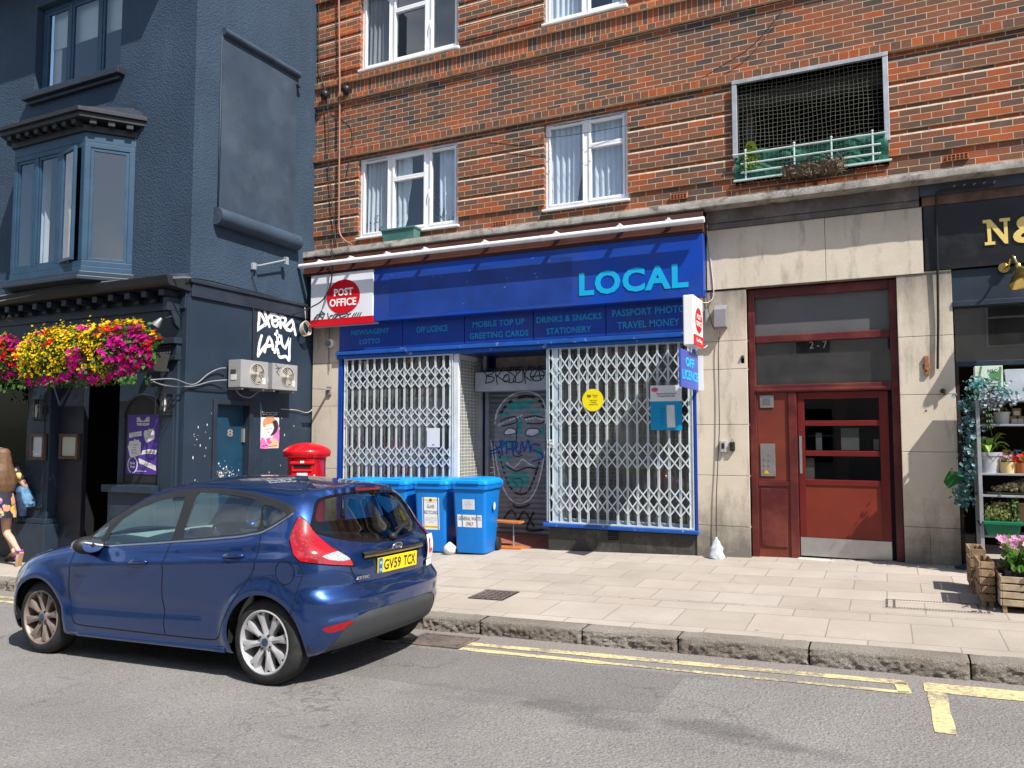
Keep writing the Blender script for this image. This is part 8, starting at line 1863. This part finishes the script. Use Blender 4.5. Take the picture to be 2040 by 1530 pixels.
# ---- pillar box
PBR=M('post_box_red',(.56,.004,.010),.28,0,.05,3,.05,30,coat=.4)
bx_,by_=-7.72,-.98; bz=pave(bx_,by_); 
sc=.335; t=thing('pillar_box','red pillar post box with domed cap in front of the shop pier','post box',(bx_,by_,bz))
H=1.62
mb=MB(); mb.lathe((bx_,by_,bz),[(.30,0),(.30,.14),(.275,.16),(.272,1.335),(.280,1.345),(.280,1.37),(.272,1.38)],48,caps=False); bd=mb.build('body',PBR,t,smooth=40)
mb=MB(); mb.lathe((bx_,by_,bz),[(.272,1.375),(.285,1.39),(.305,1.40),(.312,1.415),(.335,1.43),(.342,1.445),(.346,1.46),(.346,1.48),(.336,1.497),(.30,1.53),(.24,1.565),(.16,1.59),(.08,1.605),(.0,1.61)],48,caps=False)
for k in range(44): a=k*.1428; mb.box(bx_+.326*math.cos(a)-.008,bx_+.326*math.cos(a)+.008,by_+.326*math.sin(a)-.008,by_+.326*math.sin(a)+.008,bz+1.402,bz+1.425)
mb.build('cap',PBR,t,smooth=40)
# the aperture side faces the kerb, turned a little to the right
fa=R(-62); fd=V((math.cos(fa),math.sin(fa),0)); fr_=V((-fd.y,fd.x,0)); PBP=PL(V((bx_,by_,bz))+fd*.262,fr_,(0,0,1),fd)
mb=MB(); mb.pbox(PBP,-.155,.155,1.08,1.345,-.05,.022); mb.pbox(PBP,-.175,.175,1.305,1.335,-.05,.05); mb.pbox(PBP,-.14,.14,1.20,1.222,-.05,.045); mb.pbox(PBP,-.11,.11,.15,1.02,-.02,.018); mb.build('aperture_plate',PBR,t,bevel=.008)
mb=MB(); mb.pbox(PBP,-.125,.125,1.235,1.29,-.01,.0235); mb.build('slot',DARK,t)
mb=MB(); mb.pbox(PBP,-.025,.03,1.318,1.35,.05,.053); mb.build('tab',M('label_white',(.6,.58,.55)),t)
mb=MB(); mb.pbox(PBP,-.075,.075,.88,1.175,.023,.028); pl_=mb.build('collection_plate',M('enamel_white',(.74,.74,.74),.35),t,bevel=.002)
text('small_print','Collection times\nMonday to Friday\n5.30pm\nSaturday\n11.45am',PBP,-.06,.06,.93,1.14,M('plate_print',(.35,.36,.40),.6),pl_,w=.0285,ext=.0005)
mb=MB(); q=PL(V((bx_,by_,bz))+(Matrix.Rotation(R(-40),3,'Z')@fd)*.272,Matrix.Rotation(R(-40),3,'Z')@fr_,(0,0,1),Matrix.Rotation(R(-40),3,'Z')@fd); mb.disc(q,.0,1.06,.065,.004,rb=.075,n=24); mb.build('round_sticker',M('enamel_white',(.74,.74,.74)),t,recalc=False)
q2=PL(V((bx_,by_,bz))+(Matrix.Rotation(R(34),3,'Z')@fd)*.272,Matrix.Rotation(R(34),3,'Z')@fr_,(0,0,1),Matrix.Rotation(R(34),3,'Z')@fd); mb=MB(); mb.poly([q2(a,b,.004) for a,b in ((-.03,.96),(.02,.96),(.03,1.03),(.015,1.15),(-.005,1.15),(-.01,1.05))]); mb.build('torn_sticker',M('enamel_white',(.74,.74,.74)),t,recalc=False)
# ---- camera, bracket and cables on the pier beside the pub
t=thing('security_camera','small white dome security camera on the pier beside the pub','camera',W(656,685,-.02)); c=W(656,684,-.06); mb=MB(); mb.lathe((c.x,0,c.z),[(.07,0),(.07,.04),(.05,.055)],20,(0,-1,0)); mb.build('base',M('white_plastic',(.66,.66,.64),.4),t,smooth=40); mb=MB(); mb.sph((c.x-.02,-.06,c.z),.047,14,8); mb.build('dome',M('smoky_dome',(.12,.13,.15),.12),t,smooth=180)
t=thing('sign_bracket','rusty steel bracket arm sticking out of the pier beside the pub','bracket',W(658,778,-.05)); c=W(658,776,0); mb=MB(); mb.box(c.x-.02,c.x+.02,-.42,0,c.z-.012,c.z+.012); mb.box(c.x-.05,c.x+.03,-.03,0,c.z-.09,c.z+.05); mb.build('arm',M('weathered_steel',(.35,.33,.31),.6,.4,.2,20,dirt_haze=(.2,.1,.05)),t,bevel=.003)
mb=MB(); mb.tube(catmull([W(656,640,-.02),W(656,662,-.03),W(655,700,-.02),W(656,740,-.02)],4),.005,5); tag(mb.build('cable',CABK),'short dark cable hanging from the dome camera','cable')
for lab,pts,r,m in (('black cable sagging across the post office panel to the pub',[W(663,500,-.3),W(660,560,-.3),W(645,595,-.3),W(620,612,-.35),V((-8.46,-.5,3.5))],.011,CABK),('thin black wire crossing the white post office panel',[W(657,515,-.26),W(655,560,-.25),W(640,620,-.24),W(625,645,-.24)],.004,CABK)):
    cable('cable',lab,pts,r,m)
# drain pipe, cables and black vents on the brick
mb=MB(); mb.tube([W(675,0,-.05)+V((0,0,1.5)),W(675,0,-.05),W(677,180,-.05),W(676,300,-.05),W(675,440,-.05)]+catmull([W(675,440,-.05),W(677,465,-.05),W(688,480,-.08),W(700,486,-.2)],4),.014,8)
tag(mb.build('copper_pipe',M('salmon_pipe',(.36,.17,.12),.5,0,.1,9),smooth=60),'slim salmon coloured pipe running down the brick wall','pipe')
for lab,pts in (('black cable running down the brick beside the pub',[W(634,0,-.04)+V((0,0,1)),W(636,120,-.03),W(652,200,-.05),W(655,330,-.03),W(662,410,-.04),W(668,470,-.06),W(660,500,-.28)]),('thin black cable looping on the brick wall near the pipe',[W(662,205,-.04),W(690,225,-.03),W(705,245,-.03),W(700,300,-.03),W(690,350,-.03)])):
    cable('cable',lab,pts,.008 if 'beside the pub' in lab else .005,CABK)
for lab,px,py in (('black plastic junction dome on the brick beside the pub',648,190),('second black junction dome just right of the pipe',690,180)):
    c=W(px,py,-.04); t=thing('junction_dome',lab,'junction box',c); mb=MB(); mb.lathe((c.x,0,c.z),[(.075,0),(.078,.05),(.07,.10),(.04,.13),(.0,.135)],18,(.2,-1,0),caps=False); mb.build('dome',M('black_plastic',(.015,.015,.016)),t,smooth=40)
cable('cable','thin black cable crossing the brick diagonally above the netted opening',[W(1560,20,-.04),W(1500,90,-.04),W(1440,130,-.04),W(1400,155,-.04)],.006,CABK)
for k,(p,q) in enumerate((((1000,280),(1250,250)),((980,262),(1250,222)))): cable('cable',['lower telephone wire strung across the two light window','upper telephone wire strung across the two light window'][k],[W(*p,-.05),W((p[0]+q[0])/2,(p[1]+q[1])/2+6,-.09),W(*q,-.05)],.004,CABK)
# green window box
a=W(764,462,-.16);b=W(829,478,-.16); t=thing('window_box','green metal window box on the ledge below the three light window','window box',((a.x+b.x)/2,-.1,zl+.10)); mb=MB(); x0,x1=a.x,b.x; z0=zl+.095; mb.prism([(x0+.02,-.20,z0),(x1-.02,-.20,z0),(x1,-.22,z0+.19),(x0,-.22,z0+.19)],(0,.18,0)); mb.box(x0-.012,x1+.012,-.232,-.03,z0+.165,z0+.195); mb.build('box',M('verdigris_green',(.06,.17,.15),.55,0,.12,6,dirt_haze=(.12,.20,.18)),t,bevel=.005)
mb=MB(); leaf_cloud(mb,lambda:((random.uniform(x0+.05,x1-.05),-.12+random.gauss(0,.03),z0+.19+random.uniform(-.02,.015)),(0,0,1)),.03,60); mb.build('soil_plants',DKLEAF,t,recalc=False)
for lab,px,seed in (('spindly dark potted plant behind the narrow fixed pane',750,1),('spindly dark potted plant behind the pane with a handle',880,2)):
    random.seed(seed); c=W(px,455,.16); t=thing('house_plant',lab,'plant',(c.x,.19,4.80)); mb=MB()
    for i in range(14):
        a=random.uniform(-1.2,1.2); l=random.uniform(.12,.32); tip=V((c.x+l*math.sin(a),.19+random.uniform(-.03,.03),4.82+l*math.cos(a)*.9)); mb.tube([(c.x,.19,4.80),V((c.x,.19,4.8)).lerp(tip,.5)+V((0,0,.03)),tip],.004,4)
        for k in range(5): blade(mb,tip,tip+V((random.uniform(-.06,.06),random.uniform(-.03,.03),random.uniform(-.05,.05))),.012,.0,3)
    mb.build('foliage',DKLEAF,t,recalc=False); mb=MB(); mb.lathe((c.x,.19,4.76),[(.05,0),(.065,.06)],14); mb.build('pot',M('black_plastic',(.015,.015,.016)),t)
# ================================================================== PEOPLE ON THE PUB PAVEMENT
def skin_mat(name,c):
    t=NT(name); t.col(t.ramp(t.noise(9,4),[(.3,tuple(q*.88 for q in c)),(.7,c)])); t.inp('Roughness',.5); t.inp('Subsurface Weight',.12); t.b.inputs['Subsurface Radius'].default_value=(.02,.008,.004); return t.m
def skinned(name,joints,edges,mat,parent,fr,root='pelvis',sub=2):
    """one continuous surface grown over a joint skeleton; joints: name -> ((fwd,right,up),(rx,ry))"""
    names=list(joints); names.remove(root); names=[root]+names; idx={n:i for i,n in enumerate(names)}
    me=bpy.data.meshes.new(name); me.from_pydata([tuple(fr(joints[n][0])) for n in names],[(idx[a],idx[b]) for a,b in edges],[])
    o=bpy.data.objects.new(name,me); COL.objects.link(o); o.parent=parent
    sk=o.modifiers.new('skin','SKIN'); sk.use_smooth_shade=True; ly=me.skin_vertices[0].data
    for n in names:
        r=joints[n][1]; ly[idx[n]].radius=r if isinstance(r,tuple) else (r,r); ly[idx[n]].use_root=(n==root)
    s=o.modifiers.new('sub','SUBSURF'); s.levels=sub; s.render_levels=sub; me.materials.append(mat); return o
def hand(J,E,w,pre,d,side):
    """palm, four fingers of different length and a thumb, curled round what is held; d: direction of the palm"""
    d=V(d).normalized(); w=V(w); s=V((0,0,1)).cross(d).normalized()*side; up=d.cross(s)*-side
    J[pre+'palm']=(tuple(w+d*.05),(.036,.016)); E.append((pre+'wrist',pre+'palm'))
    for k,(o,l) in enumerate(((-.03,.068),(-.010,.078),(.011,.073),(.031,.058))):
        b=w+d*.085+s*o
        J[f'{pre}f{k}a']=(tuple(b),.0098); J[f'{pre}f{k}b']=(tuple(b+d*l*.5+up*-.012),.0088); J[f'{pre}f{k}c']=(tuple(b+d*l*.72+up*-.045),.0074); E+= [(pre+'palm',f'{pre}f{k}a'),(f'{pre}f{k}a',f'{pre}f{k}b'),(f'{pre}f{k}b',f'{pre}f{k}c')]
    b=w+d*.03-s*.035; J[pre+'t1']=(tuple(b-s*.012),.012); J[pre+'t2']=(tuple(b+d*.028-s*.03+up*-.012),.0095); E+= [(pre+'palm',pre+'t1'),(pre+'t1',pre+'t2')]
def person(label,base,facing,sc,skinc,pose,group=None):
    p=thing('person',label,'person',base,group,(0,0,facing))
    fr=lambda q:V((q[0]*sc,-q[1]*sc,q[2]*sc))       # local +x is forward, right is -y
    J={'pelvis':((0,0,.94),(.135,.10)),'waist':((.01,0,1.08),(.115,.085)),'chest':((.01,0,1.25),(.135,.095)),'upper':((.0,0,1.36),(.10,.075)),'neck':((.01,0,1.45),(.052,.052)),'skull':((.025,0,1.53),(.075,.085)),'crown':((.02,0,1.62),(.072,.085))}
    E=[('pelvis','waist'),('waist','chest'),('chest','upper'),('upper','neck'),('neck','skull'),('skull','crown')]
    for s,pre in ((-1,'l'),(1,'r')):
        q=pose[pre]
        J[pre+'sh']=((.0,.165*s,1.355),.055); J[pre+'elbow']=(q['elbow'],.040); J[pre+'wrist']=(q['wrist'],.027); E+= [('upper',pre+'sh'),(pre+'sh',pre+'elbow'),(pre+'elbow',pre+'wrist')]
        el,wr=V(q['elbow']),V(q['wrist']); hand(J,E,wr,pre,(wr-el).normalized(),s)
        J[pre+'hip']=((0,.085*s,.88),.092); kn,an,to=V(q['knee']),V(q['ankle']),V(q['toe']); th=V((0,.085*s,.88))
        J[pre+'thigh']=(tuple(th.lerp(kn,.45)),.076); J[pre+'knee']=(tuple(kn),.054); J[pre+'calf']=(tuple(kn.lerp(an,.33)+V((-.018,0,0))),.053); J[pre+'shin']=(tuple(kn.lerp(an,.75)),.036); J[pre+'ankle']=(tuple(an),.034); J[pre+'ball']=(tuple(an.lerp(to,.7)),.036); J[pre+'toe']=(tuple(to),.025)
        E+= [('pelvis',pre+'hip'),(pre+'hip',pre+'thigh'),(pre+'thigh',pre+'knee'),(pre+'knee',pre+'calf'),(pre+'calf',pre+'shin'),(pre+'shin',pre+'ankle'),(pre+'ankle',pre+'ball'),(pre+'ball',pre+'toe')]
    skinned('body',J,E,skinc,p,fr)
    mb=MB(); 
    for s in (-1,1): mb.sph(fr((.095,.034*s,1.555)),.013,10,6)
    mb.build('eye',M('eye_white',(.6,.58,.55),.2),p,raw=True,smooth=180)
    mb=MB(); mb.prism([fr((.10,-.017,1.505)),fr((.10,.017,1.505)),fr((.092,0,1.56))],fr((.028,0,-.004))); 
    for s in (-1,1): mb.sph(fr((.01,.088*s,1.535)),(.02,.012,.034),10,6)
    mb.build('nose_and_ears',skinc,p,raw=True,smooth=180); mb=MB(); mb.sph(fr((.10,0,1.475)),(.012,.028,.008),10,6); mb.build('mouth',M('lip',(.45,.15,.13),.5),p,raw=True,smooth=180)
    return p,fr
def loft(mb,rings,fr,n=28,fold=0,seed=0):
    def f(u,v):
        k=v*(len(rings)-1); i=min(int(k),len(rings)-2); t=k-i; t=t*t*(3-2*t); A,B=rings[i],rings[i+1]; q=[A[m]+(B[m]-A[m])*t for m in range(5)]
        a=6.28318*u; w=1+fold*noise.noise((math.cos(a)*3,math.sin(a)*3,v*2+seed))*(.2+v)
        return fr((q[0]+q[3]*w*math.cos(a),q[1]+q[4]*w*math.sin(a),q[2]))
    mb.grid(f,n,len(rings)*5)
# floral print
t=NT('floral_dress'); tc=t.new('ShaderNodeTexCoord').outputs['Object']
base=(.012,.012,.035); c=base
for k,(scl,r0,r1,cols) in enumerate(((8,.46,.54,[(0,(.75,.22,.20)),(.35,(.80,.62,.10)),(.7,(.85,.70,.25)),(1,(.70,.30,.28))]),(15,.30,.38,[(0,(.80,.62,.08)),(.4,(.12,.10,.35)),(.7,(.75,.30,.30)),(1,(.20,.32,.08))]))):
    v=t.new('ShaderNodeTexVoronoi'); v.inputs['Scale'].default_value=scl; t.link(t.scaled(1,1,1,tc),v.inputs['Vector'])
    wob=t.math('ADD',v.outputs['Distance'],t.math('MULTIPLY_ADD',t.noise(60,2,.5,tc),.30,-.15)); m=t.ramp(wob,[(r0,(1,1,1)),(r1,(0,0,0))])
    rnd=t.sep(v.outputs['Color'])[0]; c=t.mix(t.math('MULTIPLY',m,t.math('GREATER_THAN',rnd,.18)),c,t.mix(.35,t.ramp(t.sep(v.outputs['Color'])[1],cols),t.ramp(v.outputs['Distance'],[(.05,(.55,.35,.05)),(.14,(1,.9,.8))]),'MULTIPLY'))
t.col(c); t.inp('Roughness',.8); FLORAL=t.m
SK1=skin_mat('fair_skin',(.62,.37,.27)); SK2=skin_mat('pink_skin',(.62,.34,.27))
HAIR=NT('long_brown_hair'); wv=HAIR.noise(1.0,5,.7,HAIR.scaled(160,160,5)); HAIR.col(HAIR.ramp(wv,[(.3,(.05,.025,.013)),(.7,(.22,.12,.06))])); HAIR.inp('Roughness',.45); HAIR.link(HAIR.bump(wv,.6,.01),HAIR.b.inputs['Normal']); HAIR=HAIR.m
wx,wy=-11.57,-3.04
pose={'l':dict(elbow=(.06,-.25,1.12),wrist=(.26,-.19,1.02),knee=(.13,-.09,.49),ankle=(.07,-.085,.075),toe=(.25,-.09,.03)),'r':dict(elbow=(-.08,.315,1.10),wrist=(.13,.24,1.15),knee=(.0,.09,.47),ankle=(-.33,.085,.22),toe=(-.29,.085,.045))}
P1,fr=person('woman with long brown hair in a floral dress walking away with a denim jacket',(wx,wy,pave(wx,wy)),R(180),1.0,SK1,pose)
mb=MB(); loft(mb,[(.0,0,1.43,.075,.085),(.0,0,1.40,.095,.15),(.0,0,1.34,.118,.185),(.01,0,1.22,.128,.168),(.01,0,1.10,.115,.145),(.0,0,1.0,.135,.165),(-.01,0,.90,.15,.19),(-.01,0,.80,.155,.20),(-.01,0,.70,.165,.215)],fr,36,.10,1); mb.build('dress',FLORAL,P1,raw=True,smooth=180,recalc=False)
for s,pre in ((-1,'l'),(1,'r')):
    e=pose[pre]['elbow']; a=V((.0,.15*s,1.37)); b=V((0,.165*s,1.355)).lerp(V(e),.48); mb=MB(); mb.tube([fr(a),fr(a.lerp(b,.5)+V((0,.01*s,.01))),fr(b)],[.075,.070,.066],16); mb.build('sleeve',FLORAL,P1,raw=True,smooth=180,recalc=False)
mb=MB(); loft(mb,[(.02,0,1.70,.03,.03),(.015,0,1.685,.075,.070),(.01,0,1.64,.105,.095),(.0,0,1.56,.108,.105),(-.02,0,1.47,.10,.115),(-.06,0,1.38,.075,.135),(-.09,.01,1.28,.055,.145),(-.10,.015,1.18,.045,.135),(-.095,.02,1.08,.032,.10),(-.09,.02,1.02,.012,.05)],fr,34,.16,3); mb.build('hair',HAIR,P1,raw=True,smooth=180,recalc=False)
PUR=M('purple_strap',(.20,.03,.32),.6,0,.3,30); TANS=M('tan_sole',(.42,.27,.15),.7); PNKS=M('pink_strap',(.62,.05,.30),.6)
for pre in 'lr':
    an,to=V(pose[pre]['ankle']),V(pose[pre]['toe']); dn=V((0,0,-1)) if pre=='l' else V((-.75,0,-.5)).normalized()
    heel=an+dn*.045-(to-an).normalized()*.03; mb=MB(); a,b=heel,to+dn*.012+(to-an).normalized()*.03; side=V((0,1,0)); d=(b-a)
    mb.prism([fr(a+side*.030),fr(a+d*.5+side*.036),fr(b-d*.15+side*.044),fr(b+side*.02),fr(b-side*.02),fr(b-d*.15-side*.040),fr(a+d*.5-side*.034),fr(a-side*.030)],fr(dn*.028)); mb.build('sandal_sole',TANS,P1,raw=True,bevel=.006)
    mb=MB(); mb.tube([fr(an+V((.0,.042*math.cos(q*.5236),.0))+V((.042*math.sin(q*.5236),0,.01))) for q in range(12)],.014,6,closed=True); mb.tube([fr(an.lerp(to,.6)+side*.045),fr(an.lerp(to,.6)-dn*.04),fr(an.lerp(to,.6)-side*.045)],.013,6); mb.build('sandal_strap',PUR,P1,raw=True,smooth=180); mb=MB(); mb.tube([fr(an+V((-.02,.035,.02))),fr(an+V((.03,.03,.0))),fr(an.lerp(to,.4)+side*.03)],.012,6); mb.build('sandal_strap',PNKS,P1,raw=True,smooth=180)
DEN=M('blue_denim',(.11,.24,.40),.85,0,.35,12,.4,200); DEND=M('dark_denim',(.02,.04,.09),.85,0,.3,12,.4,200)
jk=thing('denim_jacket','crumpled blue denim jacket hanging over the arm of the woman','jacket',(wx,wy,pave(wx,wy)),None,(0,0,R(180)))
mb=MB(); loft(mb,[(.04,.27,1.17,.06,.03),(.02,.29,1.14,.115,.065),(-.02,.30,1.06,.12,.075),(-.05,.31,.96,.115,.085),(-.08,.33,.88,.11,.09),(-.09,.34,.83,.085,.075)],fr,30,.45,8); mb.build('body',DEN,jk,raw=True,smooth=180,recalc=False)
mb=MB(); loft(mb,[(.0,.25,1.05,.08,.05),(-.03,.255,.92,.09,.06),(-.05,.265,.80,.08,.055),(-.06,.275,.70,.055,.045),(-.06,.275,.68,.02,.015)],fr,24,.4,5); mb.build('sleeve',DEND,jk,raw=True,smooth=180,recalc=False)
mx,my=-12.02,-2.80
pose={'l':dict(elbow=(.02,-.26,1.10),wrist=(.14,-.24,.88),knee=(.14,-.09,.50),ankle=(.16,-.09,.08),toe=(.34,-.1,.03)),'r':dict(elbow=(-.04,.26,1.10),wrist=(.06,.25,.87),knee=(-.02,.09,.49),ankle=(-.25,.09,.13),toe=(-.10,.09,.03))}
P2,fr=person('bald man in a dark t-shirt walking just ahead of the woman',(mx,my,pave(mx,my)),R(180),1.06,SK2,pose)
TSH=M('charcoal_tshirt',(.035,.037,.045),.9,0,.15,9); SHO=M('grey_shorts',(.12,.12,.12),.9,0,.15,9)
mb=MB(); loft(mb,[(.0,0,1.45,.065,.075),(.0,0,1.41,.09,.16),(.0,0,1.34,.125,.215),(.01,0,1.22,.145,.20),(.01,0,1.08,.14,.18),(.0,0,.92,.145,.185),(.0,0,.88,.14,.18)],fr,32,.08,2); mb.build('t_shirt',TSH,P2,raw=True,smooth=180,recalc=False)
for s,pre in ((-1,'l'),(1,'r')):
    e=pose[pre]['elbow']; a=V((.0,.16*s,1.37)); b=V((0,.165*s,1.355)).lerp(V(e),.75); mb=MB(); mb.tube([fr(a),fr(b)],[.085,.072],16); mb.build('sleeve',TSH,P2,raw=True,smooth=180,recalc=False)
    kn=V(pose[pre]['knee']); mb=MB(); mb.tube([fr((0,.085*s,.95)),fr((0,.088*s,.86)),fr(V((0,.085*s,.88)).lerp(kn,.85))],[.115,.12,.10],18); mb.build('shorts',SHO,P2,raw=True,smooth=180,recalc=False)
    an,to=V(pose[pre]['ankle']),V(pose[pre]['toe']); mb=MB(); mb.tube([fr(an+V((-.05,0,-.03))),fr(an+V((.02,0,-.02))),fr(an.lerp(to,.6)),fr(to+V((.03,0,0)))],[.042,.052,.046,.03],12); mb.build('shoe',M('brown_shoe',(.10,.06,.04),.6),P2,raw=True,smooth=180)
# ------------------------------------------------------------------ light, sky, camera
sd=V((-.70,.37,-1.0)).normalized()
sun=bpy.data.lights.new('sun','SUN'); sun.energy=5.0; sun.angle=R(.5); sun.color=(1,.955,.89)
so=bpy.data.objects.new('sun',sun); COL.objects.link(so); so.rotation_euler=(-sd).to_track_quat('Z','Y').to_euler(); so.location=(8,-8,14)
world=bpy.data.worlds.new('World'); scene.world=world; world.use_nodes=True
wt=world.node_tree; bg=wt.nodes['Background']; sky=wt.nodes.new('ShaderNodeTexSky'); sky.sky_type='NISHITA'; sky.sun_disc=False
sky.sun_elevation=math.asin(-sd.z); sky.sun_rotation=math.atan2(-sd.x,-sd.y)
sky.air_density=1.0; sky.dust_density=1.2; sky.ozone_density=1.0
# broken white summer cloud over the blue
tc=wt.nodes.new('ShaderNodeTexCoord'); nz=wt.nodes.new('ShaderNodeTexNoise'); nz.inputs['Scale'].default_value=2.6; nz.inputs['Detail'].default_value=7
wt.links.new(tc.outputs['Generated'],nz.inputs['Vector'])
cr=wt.nodes.new('ShaderNodeValToRGB'); cr.color_ramp.elements[0].position=.55; cr.color_ramp.elements[1].position=.72
wt.links.new(nz.outputs['Fac'],cr.inputs[0])
mx=wt.nodes.new('ShaderNodeMix'); mx.data_type='RGBA'; wt.links.new(cr.outputs['Color'],mx.inputs[0]); wt.links.new(sky.outputs[0],mx.inputs[6]); mx.inputs[7].default_value=(9.5,9.8,10.2,1)
wt.links.new(mx.outputs[2],bg.inputs[0]); bg.inputs[1].default_value=.108
cam=bpy.data.cameras.new('camera'); co=bpy.data.objects.new('camera',cam); COL.objects.link(co)
cam.sensor_fit='HORIZONTAL'; cam.sensor_width=36; cam.lens=36*FPX/2040; cam.clip_start=.1; cam.clip_end=500
co.location=(0,-CAMD,CAMZ); co.rotation_euler=(R(90)+PITCH,0,YAW); scene.camera=co
scene.view_settings.view_transform='Standard'; scene.view_settings.look='None'; scene.view_settings.exposure=0.64; scene.view_settings.gamma=1; scene.view_settings.use_curve_mapping=False
scene.cycles.max_bounces=8; scene.cycles.transparent_max_bounces=16; scene.cycles.caustics_reflective=False; scene.cycles.caustics_refractive=False
